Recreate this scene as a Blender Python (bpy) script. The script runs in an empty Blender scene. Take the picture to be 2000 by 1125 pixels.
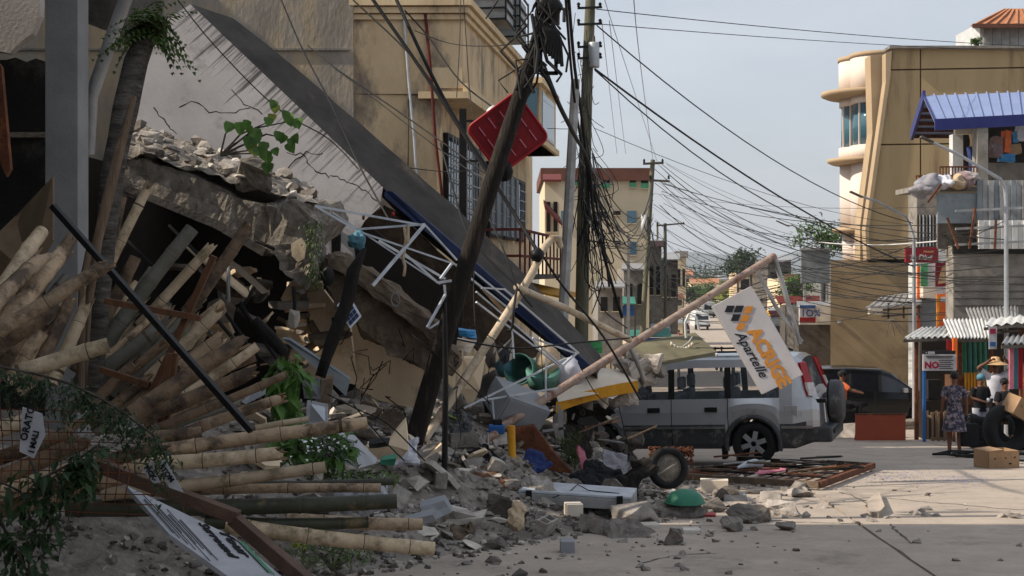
import bpy, bmesh, math, random
from mathutils import Vector, Matrix, noise
rnd = random.Random(7)
sc = bpy.context.scene
col = sc.collection
# ---------------------------------------------------------------- camera, sky, sun, exposure
F, HY, CZ = 2600.0, 530.0, 1.4          # focal length in photo pixels, horizon row, eye height
cam = bpy.data.cameras.new('camera')
cam.sensor_width = 36; cam.lens = 36*F/2000; cam.shift_y = -(562.5-HY)/2000
cam.clip_start = .1; cam.clip_end = 12000
co = bpy.data.objects.new('camera', cam); col.objects.link(co)
co.location = (0, 0, CZ); co.rotation_euler = (math.radians(90), 0, 0)
sc.camera = co
SUN_EL, SUN_AZ = math.radians(40), math.radians(-7)     # the sun stands to the left, a shade in front
sdir = Vector((-math.cos(SUN_EL)*math.cos(SUN_AZ), math.cos(SUN_EL)*math.sin(SUN_AZ), math.sin(SUN_EL)))
wd = bpy.data.worlds.new('World'); sc.world = wd; wd.use_nodes = True
nt = wd.node_tree; N = nt.nodes; L = nt.links
for n in list(N): N.remove(n)
out = N.new('ShaderNodeOutputWorld'); bg = N.new('ShaderNodeBackground'); bg.inputs[1].default_value = .1
sky = N.new('ShaderNodeTexSky'); sky.sky_type = 'NISHITA'; sky.sun_disc = False
sky.sun_elevation = SUN_EL; sky.sun_rotation = math.atan2(sdir.x, sdir.y)
sky.dust_density = 3.0; sky.air_density = 1.0; sky.ozone_density = 1.5
tc = N.new('ShaderNodeTexCoord'); mp = N.new('ShaderNodeMapping'); mp.inputs['Scale'].default_value = (1.2, 1.2, 4.5)
cn = N.new('ShaderNodeTexNoise'); cn.inputs['Scale'].default_value = 2.2; cn.inputs['Detail'].default_value = 6; cn.inputs['Roughness'].default_value = .55
cr = N.new('ShaderNodeMapRange'); cr.inputs[1].default_value = .38; cr.inputs[2].default_value = .68; cr.inputs[3].default_value = .62; cr.inputs[4].default_value = .95
mx = N.new('ShaderNodeMix'); mx.data_type = 'RGBA'
mx.inputs[7].default_value = (5.0, 5.4, 5.95, 1)
L.new(tc.outputs['Generated'], mp.inputs[0]); L.new(mp.outputs[0], cn.inputs['Vector']); L.new(cn.outputs[0], cr.inputs[0])
L.new(cr.outputs[0], mx.inputs[0]); L.new(sky.outputs[0], mx.inputs[6]); L.new(mx.outputs[2], bg.inputs[0]); L.new(bg.outputs[0], out.inputs[0])
sl = bpy.data.lights.new('sun', 'SUN'); sl.energy = 4.4; sl.angle = math.radians(.8); sl.color = (1, .9, .76)
so = bpy.data.objects.new('sun', sl); col.objects.link(so)
so.rotation_euler = (-sdir).to_track_quat('-Z', 'Y').to_euler()
so.location = (0, 0, 30)
vs = sc.view_settings; vs.view_transform = 'Standard'; vs.look = 'None'; vs.gamma = 1; vs.exposure = .45; vs.use_curve_mapping = False
sc.render.engine = 'CYCLES'

# ---------------------------------------------------------------- helpers
def W(px, py, d): return Vector(((px-1000)/F*d, d, CZ-(py-HY)/F*d))
def G(y):                                # road profile: the street runs downhill, then levels out
    if y <= 45: return -.08*y
    t = min((y-45)/40, 1); return -3.6-.08*40*(t-t*t/2)
def GP(px, py):                          # the point of the near road seen at a pixel
    return W(px, py, CZ*F/(py-HY-.08*F))
def sst(a, b, x): t = max(0, min(1, (x-a)/(b-a))); return t*t*(3-2*t)
def HR(x, y):                            # height of the debris mound above the road
    s = (x+.6)*-.818+(y-9.6)*.576
    n = noise.noise(Vector((x*.9, y*.9, 3)))*.22+noise.noise(Vector((x*2.7, y*2.7, 9)))*.09
    k = sst(0, 3.8, s)*(1-sst(-1, 2.6, x))*(1-sst(21, 25, y))
    return 1.1*k+n*min(1, k*3)-.03
def HZ(x, y): return G(y)+max(0, HR(x, y))
class MB:
    def __init__(s): s.v = []; s.f = []; s.m = []; s.sm = []
    def add(s, vs, fs, m=0, sm=False):
        o = len(s.v); s.v += [Vector(p) for p in vs]; s.f += [[i+o for i in q] for q in fs]
        s.m += [m]*len(fs); s.sm += [sm]*len(fs); return s
    def hexa(s, p, m=0):
        return s.add(p, [(3,2,1,0),(4,5,6,7),(0,1,5,4),(1,2,6,5),(2,3,7,6),(3,0,4,7)], m)
    def bx(s, x0, x1, y0, y1, z0, z1, m=0):
        return s.hexa([(x0,y0,z0),(x1,y0,z0),(x1,y1,z0),(x0,y1,z0),(x0,y0,z1),(x1,y0,z1),(x1,y1,z1),(x0,y1,z1)], m)
    def box(s, c, sz, R=None, m=0):
        a, b, h = sz[0]/2, sz[1]/2, sz[2]/2
        p = [Vector(q) for q in ((-a,-b,-h),(a,-b,-h),(a,b,-h),(-a,b,-h),(-a,-b,h),(a,-b,h),(a,b,h),(-a,b,h))]
        return s.hexa([Vector(c)+(R @ q if R else q) for q in p], m)
    def prism(s, poly, ext, m=0, m2=None):
        n = len(poly); ext = Vector(ext); p = [Vector(q) for q in poly]
        s.add(p+[q+ext for q in p], [list(range(n))[::-1], list(range(n, 2*n))], m)
        o = len(s.v)-2*n
        for i in range(n):
            j = (i+1) % n
            s.f.append([o+i, o+j, o+n+j, o+n+i]); s.m.append(m if m2 is None else m2); s.sm.append(False)
        return s
    def tube(s, pts, r, n=8, m=0, cap=True, sm=True, capm=None, ry=None):
        pts = [Vector(p) for p in pts]; k = len(pts)
        r = r if isinstance(r, (list, tuple)) else [r]*k
        t0 = (pts[1]-pts[0]).normalized()
        a = t0.cross(Vector((0, 0, 1)))
        if a.length < .05: a = t0.cross(Vector((0, 1, 0)))
        a.normalize(); vs = []
        for i, p in enumerate(pts):
            t = (pts[min(i+1, k-1)]-pts[max(i-1, 0)])
            t = t.normalized() if t.length > 1e-6 else t0
            a = a-t*a.dot(t); a.normalize(); b = t.cross(a)
            for q in range(n):
                an = 2*math.pi*q/n
                vs.append(p+a*math.cos(an)*r[i]+b*math.sin(an)*(r[i] if ry is None else ry[i]))
        fs = [(i*n+q, i*n+(q+1) % n, (i+1)*n+(q+1) % n, (i+1)*n+q) for i in range(k-1) for q in range(n)]
        s.add(vs, fs, m, sm)
        if cap:
            cm = m if capm is None else capm
            s.add(vs[:n], [list(range(n))[::-1]], cm); s.add(vs[-n:], [list(range(n))], cm)
        return s
    def bar(s, a, b, w, h, m=0, up=(0, 0, 1)):
        a, b = Vector(a), Vector(b); t = (b-a).normalized(); u = Vector(up)
        x = t.cross(u)
        if x.length < .05: x = t.cross(Vector((0, 1, 0)))
        x.normalize(); u = x.cross(t); x = x*w/2; u = u*h/2
        return s.hexa([a-x-u, a+x-u, b+x-u, b-x-u, a-x+u, a+x+u, b+x+u, b-x+u], m)
    def lathe(s, prof, c=(0, 0, 0), n=16, m=0, R=None, sm=True, a0=0, a1=2*math.pi):
        c = Vector(c); full = a1-a0 > 6.2; k = n if full else n+1; vs = []
        for r, z in prof:
            for q in range(k):
                an = a0+(a1-a0)*q/n; p = Vector((r*math.cos(an), r*math.sin(an), z)); vs.append(c+(R @ p if R else p))
        fs = []
        for i in range(len(prof)-1):
            for q in range(n):
                q2 = (q+1) % k; fs.append((i*k+q, i*k+q2, (i+1)*k+q2, (i+1)*k+q))
        return s.add(vs, fs, m, sm)
    def blob(s, c, r, n=10, m=0, amp=.15, seed=0, R=None):
        prof = [(max(.001, math.sin(math.pi*i/n)), -math.cos(math.pi*i/n)) for i in range(n+1)]
        o = len(s.v); s.lathe(prof, (0, 0, 0), n+4, m)
        for i in range(o, len(s.v)):
            p = s.v[i]; k = 1+amp*noise.noise(p*1.8+Vector((seed*3.1, seed, 0)))
            q = Vector((p.x*r[0], p.y*r[1], p.z*r[2]))*k; s.v[i] = Vector(c)+(R @ q if R else q)
        return s
    def leaf(s, b, d, L_, w, m=0, droop=.25):
        d = Vector(d).normalized(); x = d.cross(Vector((rnd.uniform(-.4, .4), rnd.uniform(-.4, .4), 1)))
        if x.length < .05: x = Vector((1, 0, 0))
        x.normalize(); n_ = x.cross(d); b = Vector(b); p1 = b+d*L_*.45-n_*L_*.03; t = b+d*L_-Vector((0, 0, L_*droop))
        return s.add([b, p1+x*w/2+n_*w*.18, t, p1-x*w/2+n_*w*.18, p1], [(0, 4, 1), (1, 4, 2), (0, 3, 4), (3, 2, 4)], m)
    def build(s, name, mat, parent=None, local=False, bevel=0, sub=0, disp=0, dsc=3, uvf=None, recalc=True, smooth=None):
        base = Vector((0, 0, 0))
        if not local:
            xs = [p.x for p in s.v]; ys = [p.y for p in s.v]; zs = [p.z for p in s.v]
            base = Vector(((min(xs)+max(xs))/2, (min(ys)+max(ys))/2, min(zs)))
        me = bpy.data.meshes.new(name); me.from_pydata([p-base for p in s.v], [], s.f)
        for ms in (mat if isinstance(mat, (list, tuple)) else [mat]): me.materials.append(M[ms])
        for i, p in enumerate(me.polygons): p.material_index = s.m[i]; p.use_smooth = s.sm[i] if smooth is None else smooth
        if recalc or bevel or sub:
            bm = bmesh.new(); bm.from_mesh(me)
            if sub or bevel: bmesh.ops.remove_doubles(bm, verts=bm.verts, dist=1e-5)
            bmesh.ops.recalc_face_normals(bm, faces=bm.faces)
            if bevel:
                ed = [e for e in bm.edges if len(e.link_faces) == 2 and e.calc_face_angle(0) > .5]
                bmesh.ops.bevel(bm, geom=ed, offset=bevel, segments=2, affect='EDGES', profile=.6, clamp_overlap=True)
            if sub:
                bmesh.ops.triangulate(bm, faces=[f for f in bm.faces if len(f.verts) > 4])
                for _ in range(sub):
                    bmesh.ops.subdivide_edges(bm, edges=bm.edges, cuts=1, use_grid_fill=True)
            if disp:
                bm.normal_update()
                for v in bm.verts:
                    q = (v.co+base)*dsc
                    k = noise.noise(q)*.6+noise.noise(q*2.3)*.4+noise.noise(q*5.1)*.2
                    v.co += v.normal*disp*k+Vector((noise.noise(q+Vector((9, 0, 0))), noise.noise(q+Vector((0, 9, 0))), noise.noise(q+Vector((0, 0, 9)))))*disp*.5
            bm.to_mesh(me); bm.free()
        if uvf:
            uv = me.uv_layers.new(name='UVMap')
            for lp in me.loops: uv.data[lp.index].uv = uvf(me.vertices[lp.vertex_index].co+base)
        o = bpy.data.objects.new(name, me); col.objects.link(o); o['wb'] = list(base)
        if parent is not None:
            o.parent = parent
            pb = Vector(parent['wb']) if (not local and 'wb' in parent) else Vector((0, 0, 0))
            o.location = base-pb
        else: o.location = base
        return o
def tag(o, label=None, cat=None, group=None, kind=None):
    if label: o['label'] = label
    if cat: o['category'] = cat
    if group: o['group'] = group
    if kind: o['kind'] = kind
    return o
def thing(name, label, cat, loc, group=None, rot=None):
    o = bpy.data.objects.new(name, None); col.objects.link(o); o.location = loc; o['wb'] = list(loc); o.empty_display_size = .1
    if rot: o.rotation_euler = rot
    return tag(o, label, cat, group)
def dup(o, parent=None):
    c = o.copy(); col.objects.link(c)
    if parent: c.parent = parent
    for ch in list(o.children): dup(ch, c)
    return c
def jag(poly, n=5, amp=.05, close=True, seed=1, keep=()):
    r = random.Random(seed); o = []
    k = len(poly)
    for i in range(k if close else k-1):
        a, b = Vector(poly[i]), Vector(poly[(i+1) % k]); o.append(a)
        if i in keep: continue
        for j in range(1, n):
            t = (j+r.uniform(-.3, .3))/n
            o.append(a.lerp(b, t)+Vector((r.uniform(-amp, amp), 0, r.uniform(-amp, amp))))
    if not close: o.append(Vector(poly[-1]))
    return o
def text(name, s, o, right, up, size, mat, parent, shear=0, bold=0, ext=.002, cx='LEFT', sx=1):
    cu = bpy.data.curves.new('t', 'FONT'); cu.body = s; cu.size = size; cu.shear = shear; cu.offset = bold; cu.extrude = ext; cu.align_x = cx; cu.resolution_u = 2
    t = bpy.data.objects.new('t', cu); col.objects.link(t); bpy.context.view_layer.update()
    me = bpy.data.meshes.new_from_object(t.evaluated_get(bpy.context.evaluated_depsgraph_get()))
    bpy.data.objects.remove(t); me.materials.clear(); me.materials.append(M[mat]); me.name = name
    r = Vector(right).normalized(); u = Vector(up); u = (u-r*u.dot(r)).normalized(); nn = r.cross(u)
    for v in me.vertices: v.co = r*v.co.x*sx+u*v.co.y+nn*v.co.z
    ob = bpy.data.objects.new(name, me); col.objects.link(ob); ob.parent = parent; ob.location = Vector(o)-Vector(parent['wb'])
    return ob
# ---------------------------------------------------------------- materials
M = {}
def s2l(c): return tuple(((v/255)/12.92 if v/255 <= .04045 else ((v/255+.055)/1.055)**2.4) for v in c)+(1,)
def mat(name, c1, c2=None, scale=4, rough=.85, metal=0, bump=.15, bs=30, var=0, spec=.3, c3=None, t3=.62, s3=1.3, stretch=(1, 1, 1), coat=0, trans=0):
    m = bpy.data.materials.new(name); m.use_nodes = True; M[name] = m
    t = m.node_tree; nn = t.nodes; b = nn['Principled BSDF']; lk = t.links.new
    b.inputs['Roughness'].default_value = rough; b.inputs['Metallic'].default_value = metal; b.inputs['Specular IOR Level'].default_value = spec
    if coat: b.inputs['Coat Weight'].default_value = coat; b.inputs['Coat Roughness'].default_value = .08
    if trans: b.inputs['Transmission Weight'].default_value = 0
    c1 = s2l(c1); c2 = s2l(c2) if c2 else tuple(v*.72 for v in c1[:3])+(1,)
    g = nn.new('ShaderNodeNewGeometry'); mp_ = nn.new('ShaderNodeMapping'); mp_.inputs['Scale'].default_value = stretch; lk(g.outputs['Position'], mp_.inputs[0])
    n1 = nn.new('ShaderNodeTexNoise'); n1.inputs['Scale'].default_value = scale; n1.inputs['Detail'].default_value = 7; n1.inputs['Roughness'].default_value = .62
    lk(mp_.outputs[0], n1.inputs['Vector'])
    r = nn.new('ShaderNodeMapRange'); r.inputs[1].default_value = .32; r.inputs[2].default_value = .68; lk(n1.outputs[0], r.inputs[0])
    x = nn.new('ShaderNodeMix'); x.data_type = 'RGBA'; x.inputs[6].default_value = c1; x.inputs[7].default_value = c2; lk(r.outputs[0], x.inputs[0]); cur = x.outputs[2]
    if c3:
        n3 = nn.new('ShaderNodeTexNoise'); n3.inputs['Scale'].default_value = s3; n3.inputs['Detail'].default_value = 8; n3.inputs['Roughness'].default_value = .7; lk(mp_.outputs[0], n3.inputs['Vector'])
        r3 = nn.new('ShaderNodeMapRange'); r3.inputs[1].default_value = t3-.07; r3.inputs[2].default_value = t3+.07; lk(n3.outputs[0], r3.inputs[0])
        y = nn.new('ShaderNodeMix'); y.data_type = 'RGBA'; y.inputs[7].default_value = s2l(c3); lk(cur, y.inputs[6]); lk(r3.outputs[0], y.inputs[0]); cur = y.outputs[2]
    if var:
        oi = nn.new('ShaderNodeObjectInfo'); vr = nn.new('ShaderNodeMapRange'); vr.inputs[3].default_value = 1-var; vr.inputs[4].default_value = 1+var; lk(oi.outputs['Random'], vr.inputs[0])
        hs = nn.new('ShaderNodeHueSaturation'); lk(vr.outputs[0], hs.inputs['Value']); lk(cur, hs.inputs['Color']); cur = hs.outputs[0]
    lk(cur, b.inputs['Base Color'])
    if bump:
        nb = nn.new('ShaderNodeTexNoise'); nb.inputs['Scale'].default_value = bs; nb.inputs['Detail'].default_value = 5; lk(mp_.outputs[0], nb.inputs['Vector'])
        bu = nn.new('ShaderNodeBump'); bu.inputs['Strength'].default_value = bump; bu.inputs['Distance'].default_value = .02; lk(nb.outputs[0], bu.inputs['Height']); lk(bu.outputs[0], b.inputs['Normal'])
    return m
def glass(name, tint, alpha, rough=.03):
    m = bpy.data.materials.new(name); m.use_nodes = True; M[name] = m; t = m.node_tree; nn = t.nodes; b = nn['Principled BSDF']
    b.inputs['Base Color'].default_value = s2l(tint); b.inputs['Roughness'].default_value = rough; b.inputs['Alpha'].default_value = alpha; b.inputs['Specular IOR Level'].default_value = .7
def leafmat(name, c1, c2, var=.2):
    m = mat(name, c1, c2, 9, .55, bump=0, var=var, spec=.4); b = m.node_tree.nodes['Principled BSDF']
    t = m.node_tree; o = t.nodes['Material Output']; tr = t.nodes.new('ShaderNodeBsdfTranslucent'); ad = t.nodes.new('ShaderNodeMixShader'); ad.inputs[0].default_value = .3
    src = b.inputs['Base Color'].links[0].from_socket; t.links.new(src, tr.inputs[0]); t.links.new(b.outputs[0], ad.inputs[1]); t.links.new(tr.outputs[0], ad.inputs[2]); t.links.new(ad.outputs[0], o.inputs[0])
mat('road', (178,164,150), (150,138,127), 1.6, .9, bump=.5, bs=45, c3=(122,113,104), t3=.61, s3=1.1, var=.06)
for n_ in M['road'].node_tree.nodes:
    if n_.type == 'TEX_NOISE' and n_.inputs['Scale'].default_value < 30: n_.inputs['Detail'].default_value = 14; n_.inputs['Roughness'].default_value = .78
mat('earth', (120,112,100), (90,82,72), 2, .95, bump=.5, bs=20, c3=(70,78,48), t3=.66)
mat('debris', (140,131,122), (98,91,84), 7, .95, bump=.9, bs=26, c3=(160,152,142), t3=.6, s3=6)
mat('conc', (146,140,132), (112,106,99), 3, .92, bump=.4, bs=30, c3=(92,86,80), t3=.62)
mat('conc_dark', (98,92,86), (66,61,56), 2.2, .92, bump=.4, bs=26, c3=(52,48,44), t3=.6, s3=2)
mat('conc_broken', (138,130,119), (88,80,72), 7, .96, bump=1.0, bs=22, c3=(168,160,150), t3=.62, s3=5)
mat('conc_brown', (118,102,86), (78,66,55), 5, .95, bump=.8, bs=25, c3=(140,126,108), t3=.62, s3=4)
mat('rubble', (160,152,144), (118,110,103), 9, .95, bump=.7, bs=40, var=.3)
mat('rubble_dark', (112,104,97), (70,64,59), 9, .95, bump=.7, bs=40, var=.3)
mat('rubble_pale', (200,192,182), (160,152,142), 9, .92, bump=.4, bs=40, var=.15)
mat('pillar', (142,141,140), (122,121,120), 2.5, .9, bump=.2, bs=40, c3=(100,98,96), t3=.68)
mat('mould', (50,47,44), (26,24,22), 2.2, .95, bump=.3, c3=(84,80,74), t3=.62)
mat('plaster', (196,188,182), (178,170,165), 1.5, .9, bump=.15, bs=30)
mat('cream', (226,204,174), (206,184,154), 2.2, .9, bump=.15, bs=30, c3=(150,128,100), t3=.66)
mat('yellow', (218,194,156), (190,164,128), 1.6, .9, bump=.4, bs=22, c3=(132,118,104), t3=.56, s3=1.5, stretch=(1, 1, .5))
mat('yellow_trim', (222,198,160), (196,172,136), 2, .88, bump=.15, bs=24, c3=(120,104,84), t3=.64, s3=2.5, stretch=(1, 1, .3))
mat('firewall', (162,153,141), (124,116,106), 1.4, .93, bump=.5, bs=18, c3=(176,154,122), t3=.56, s3=.8, stretch=(1, 1, .4))
mat('beige', (208,192,164), (194,178,150), .8, .9, bump=.1)
mat('tan', (176,152,114), (160,137,102), .5, .9, bump=.1, bs=8, c3=(136,114,86), t3=.6, s3=.8, stretch=(1.6, 1.6, .22))
mat('tan_low', (160,138,106), (134,114,86), .6, .92, bump=.2, bs=12, c3=(120,100,74), t3=.58, s3=.5)
mat('groove', (84,66,44), (70,54,36), 2, .9)
mat('tower', (216,202,192), (204,188,176), .7, .85, bump=.05)
mat('tower_trim', (172,150,122), (160,138,110), 1, .85, bump=.05)
mat('brown_roof', (112,72,58), (92,58,46), 1.5, .85, bump=.2)
mat('tile_roof', (176,120,84), (150,98,68), 3, .8, bump=.3, bs=12)
mat('blue_roof', (132,146,182), (118,132,170), 1.2, .5, metal=.1, bump=.05)
mat('blue_trim', (38,44,110), (30,36,92), 2, .5, bump=.05)
mat('blue_band', (26,42,82), (16,26,52), 3, .6, bump=.2, c3=(60,70,90), t3=.68)
mat('slabedge', (78,73,69), (52,48,45), 2, .93, bump=.5, bs=24, c3=(104,92,80), t3=.64, s3=1.2)
mat('dark', (26,24,22), (14,13,12), 3, .9, bump=.1)
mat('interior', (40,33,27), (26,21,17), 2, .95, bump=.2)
mat('blackmetal', (30,29,29), (20,19,19), 6, .55, metal=.3, bump=.1)
mat('blackpole', (38,31,26), (18,15,13), 5, .9, bump=.9, bs=18, stretch=(3, 3, .5), c3=(66,55,45), t3=.6, s3=5)
mat('greenpole', (112,110,92), (86,84,70), 3, .9, bump=.5, bs=20, stretch=(3, 3, .4))
mat('steel', (176,178,180), (150,152,156), 3, .45, metal=.5, bump=.1)
mat('whitemetal', (200,204,210), (166,172,180), 6, .45, metal=.2, bump=.1, c3=(128,108,92), t3=.66, s3=5)
mat('galv', (172,172,172), (132,130,128), 3, .5, metal=.4, bump=.2, c3=(120,104,90), t3=.66)
mat('galv_white', (216,216,214), (188,188,186), 2, .5, metal=.15, bump=.1, c3=(168,160,150), t3=.66)
mat('rust', (110,66,42), (70,40,28), 7, .9, bump=.5, c3=(140,84,50), t3=.6, s3=5)
mat('rustpipe', (168,150,138), (136,112,98), 9, .6, metal=.2, bump=.3, c3=(112,72,54), t3=.58, s3=5)
mat('whitepipe', (198,182,158), (168,150,126), 6, .65, bump=.3, c3=(122,98,78), t3=.58, s3=5)
mat('bamboo', (178,154,126), (140,118,95), 7, .62, bump=.4, bs=34, var=.3, c3=(84,70,56), t3=.54, s3=6)
mat('bamboo_dark', (128,106,84), (92,74,58), 8, .65, bump=.45, bs=34, var=.25, c3=(62,50,40), t3=.52, s3=6)
mat('bamboo_pale', (190,170,142), (158,138,112), 6, .6, bump=.35, bs=30, var=.2, c3=(112,98,74), t3=.58, s3=5)
mat('bamboo_green', (66,68,52), (46,46,36), 4, .55, bump=.2, var=.1, c3=(140,118,84), t3=.64, s3=2)
mat('bamboo_grey', (114,110,100), (88,85,76), 6, .7, bump=.3, var=.15, c3=(84,92,70), t3=.6, s3=4)
mat('bamboo_node', (84,66,50), (56,43,32), 12, .8, bump=.3)
mat('bamboo_end', (128,104,78), (92,72,52), 14, .85, bump=.3)
mat('bark', (92,86,79), (42,38,35), 7, .95, bump=1, bs=16, stretch=(1, 1, 3.2), c3=(120,114,105), t3=.64, s3=6)
mat('split_wood', (128,108,88), (80,64,50), 4, .9, bump=.6, stretch=(6, 6, .6))
mat('brownwood', (104,70,46), (76,50,32), 4, .8, bump=.4, bs=24, stretch=(3, 3, 1))
mat('framewood', (98,76,64), (74,56,48), 4, .85, bump=.4)
mat('burnt', (40,34,30), (20,17,15), 5, .95, bump=.8, stretch=(3, 3, .6))
mat('plywood', (124,104,82), (104,86,66), 2, .85, bump=.15, stretch=(4, 4, .5))
mat('paper', (170,170,174), (150,150,155), 6, .9, bump=.1)
mat('ink', (24,24,28), None, 3, .8, bump=0)
mat('signwhite', (190,186,186), (174,170,172), 3, .55, bump=.03, c3=(168,160,152), t3=.66, s3=5)
mat('signblack', (28,30,36), None, 3, .6, bump=0)
mat('signorange', (200,134,56), (186,122,48), 3, .6, bump=0)
mat('signblue', (48,84,150), None, 3, .6, bump=0)
mat('red', (168,24,36), (140,16,28), 4, .5, bump=.05)
mat('redsign', (140,20,32), (112,14,26), 4, .5, bump=.05, c3=(84,20,26), t3=.6, s3=3)
mat('orangesign', (224,116,40), (206,80,36), 3, .6, bump=.03)
mat('magenta', (150,20,60), None, 3, .6, bump=0)
mat('shutter', (134,142,146), (108,114,118), 3, .7, bump=.2)
mat('teal', (70,132,120), (54,106,98), 3, .7, bump=.1)
mat('greenpaint', (92,168,124), (74,148,106), 3, .7, bump=.1)
mat('redbrown', (106,42,34), (80,30,26), 3, .8, bump=.2)
mat('silver', (184,186,190), (174,176,180), 2, .3, metal=.6, bump=0, coat=.5, c3=(150,148,146), t3=.66, s3=3)
mat('cladding', (66,67,69), (54,55,57), 3, .5, metal=.2, bump=.05, c3=(128,122,114), t3=.62, s3=4)
mat('carblack', (9,9,11), (6,6,8), 3, .16, metal=0, bump=0, spec=.25, coat=.15)
mat('chrome', (190,192,196), None, 3, .2, metal=.9, bump=0)
mat('rubber', (30,30,31), (18,18,19), 9, .85, bump=.4, bs=40)
mat('alloy', (178,180,184), (150,152,156), 3, .35, metal=.6, bump=0)
mat('seat', (92,96,104), (70,74,82), 5, .9, bump=.2)
mat('taillight', (170,14,28), (140,10,22), 4, .2, bump=0, coat=.6)
mat('lampclear', (210,206,204), (180,176,176), 20, .2, bump=.2, coat=.5)
glass('carglass', (120,130,136), .16); glass('tintglass', (10,13,22), .97); glass('winglass', (70,104,124), .9); glass('blueglass', (58,96,112), .9)
leafmat('leaf', (96,132,52), (58,92,36)); leafmat('leaf_dark', (56,80,40), (34,52,28)); leafmat('leaf_yellow', (160,164,60), (110,126,44)); leafmat('grassm', (86,104,52), (60,76,38))
mat('flower', (236,236,236), None, 3, .8, bump=0)
mat('cardboard', (160,130,100), (140,112,84), 5, .9, bump=.15)
mat('orangepanel', (150,72,46), (136,62,40), 2.5, .7, bump=.1, c3=(150,64,40), t3=.66)
mat('yellowpaint', (206,150,36), (180,122,26), 4, .75, bump=.3, c3=(130,84,34), t3=.64, s3=5)
mat('greenplastic', (52,124,96), (40,100,80), 3, .5, bump=.05)
mat('barrel', (96,140,124), (72,112,102), 4, .55, bump=.1, c3=(130,150,140), t3=.66)
mat('barrelblue', (88,136,150), (66,108,124), 4, .55, bump=.1)
mat('beigebag', (190,170,142), (160,138,112), 5, .9, bump=.6, bs=14)
mat('cabinet', (142,144,148), (122,124,128), 2, .6, bump=.1)
mat('whiteslab', (216,204,188), (196,182,164), 2, .85, bump=.15)
mat('greenlabel', (60,140,80), None, 3, .6)
mat('bluepaint', (44,96,160), (34,78,136), 4, .6)
mat('blueplastic', (60,140,190), (44,114,166), 12, .4, bump=.6, bs=20)
mat('pink', (206,130,146), (180,104,122), 6, .9, bump=.4)
mat('tarp_olive', (112,106,84), (92,86,68), 3, .8, bump=.1)
mat('skin', (112,76,56), (98,64,48), 4, .6, bump=.05)
mat('hair', (24,20,18), (14,12,11), 20, .6, bump=.5)
mat('dress', (40,42,58), (54,54,70), 17, .9, bump=.1, c3=(150,134,140), t3=.54, s3=13)
mat('whitecloth', (206,206,214), (180,180,190), 6, .9, bump=.3, bs=12)
mat('blackcloth', (26,26,30), (16,16,19), 6, .9, bump=.3, bs=12)
mat('greycloth', (146,144,150), (120,118,124), 6, .9, bump=.3, bs=12)
mat('bluecloth', (46,60,110), (34,46,88), 6, .9, bump=.3, bs=12)
mat('redcloth', (180,28,48), (150,20,38), 6, .9, bump=.3, bs=12)
mat('orangecloth', (226,120,70), (206,98,56), 6, .9, bump=.3, bs=12)
mat('straw', (206,172,130), (176,140,100), 12, .9, bump=.5)
mat('hill', (44,62,66), (36,52,56), .002, .95, bump=0)
mat('wire', (34,33,33), (24,23,23), 5, .7, bump=0)
mat('wiregrey', (132,132,134), (104,104,106), 5, .6, bump=0)
mat('cloth_multi', (150,110,90), (70,96,130), 3, .9, bump=.6, bs=8, c3=(196,186,170), t3=.56, s3=3)
mat('glasscrumb', (112,110,150), (150,150,176), 20, .3, bump=0, var=.2)
# white plaster with dirt runs starting at the old top edge (u along the edge, v away from it)
def dripmat():
    m = mat('drip', (230,216,203), (206,192,181), 1.8, .9, bump=.25, bs=20, c3=(176,164,152), t3=.62, s3=2); t = m.node_tree; nn = t.nodes; lk = t.links.new; b = nn['Principled BSDF']
    src = b.inputs['Base Color'].links[0].from_socket
    uv = nn.new('ShaderNodeUVMap'); mp_ = nn.new('ShaderNodeMapping'); mp_.inputs['Scale'].default_value = (15, .5, 1); lk(uv.outputs[0], mp_.inputs[0])
    n1 = nn.new('ShaderNodeTexNoise'); n1.inputs['Scale'].default_value = 1; n1.inputs['Detail'].default_value = 4; n1.inputs['Roughness'].default_value = .7; lk(mp_.outputs[0], n1.inputs['Vector'])
    sp = nn.new('ShaderNodeSeparateXYZ'); lk(uv.outputs[0], sp.inputs[0])
    fd = nn.new('ShaderNodeMapRange'); fd.inputs[1].default_value = 0; fd.inputs[2].default_value = 1.5; fd.inputs[3].default_value = .44; fd.inputs[4].default_value = .78; lk(sp.outputs[1], fd.inputs[0])
    sb = nn.new('ShaderNodeMath'); sb.operation = 'SUBTRACT'; lk(n1.outputs[0], sb.inputs[0]); lk(fd.outputs[0], sb.inputs[1])
    mr = nn.new('ShaderNodeMapRange'); mr.inputs[1].default_value = 0; mr.inputs[2].default_value = .12; mr.inputs[4].default_value = .85; lk(sb.outputs[0], mr.inputs[0])
    x = nn.new('ShaderNodeMix'); x.data_type = 'RGBA'; x.inputs[7].default_value = s2l((70,62,58)); lk(src, x.inputs[6]); lk(mr.outputs[0], x.inputs[0]); lk(x.outputs[2], b.inputs['Base Color'])
dripmat()
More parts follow.
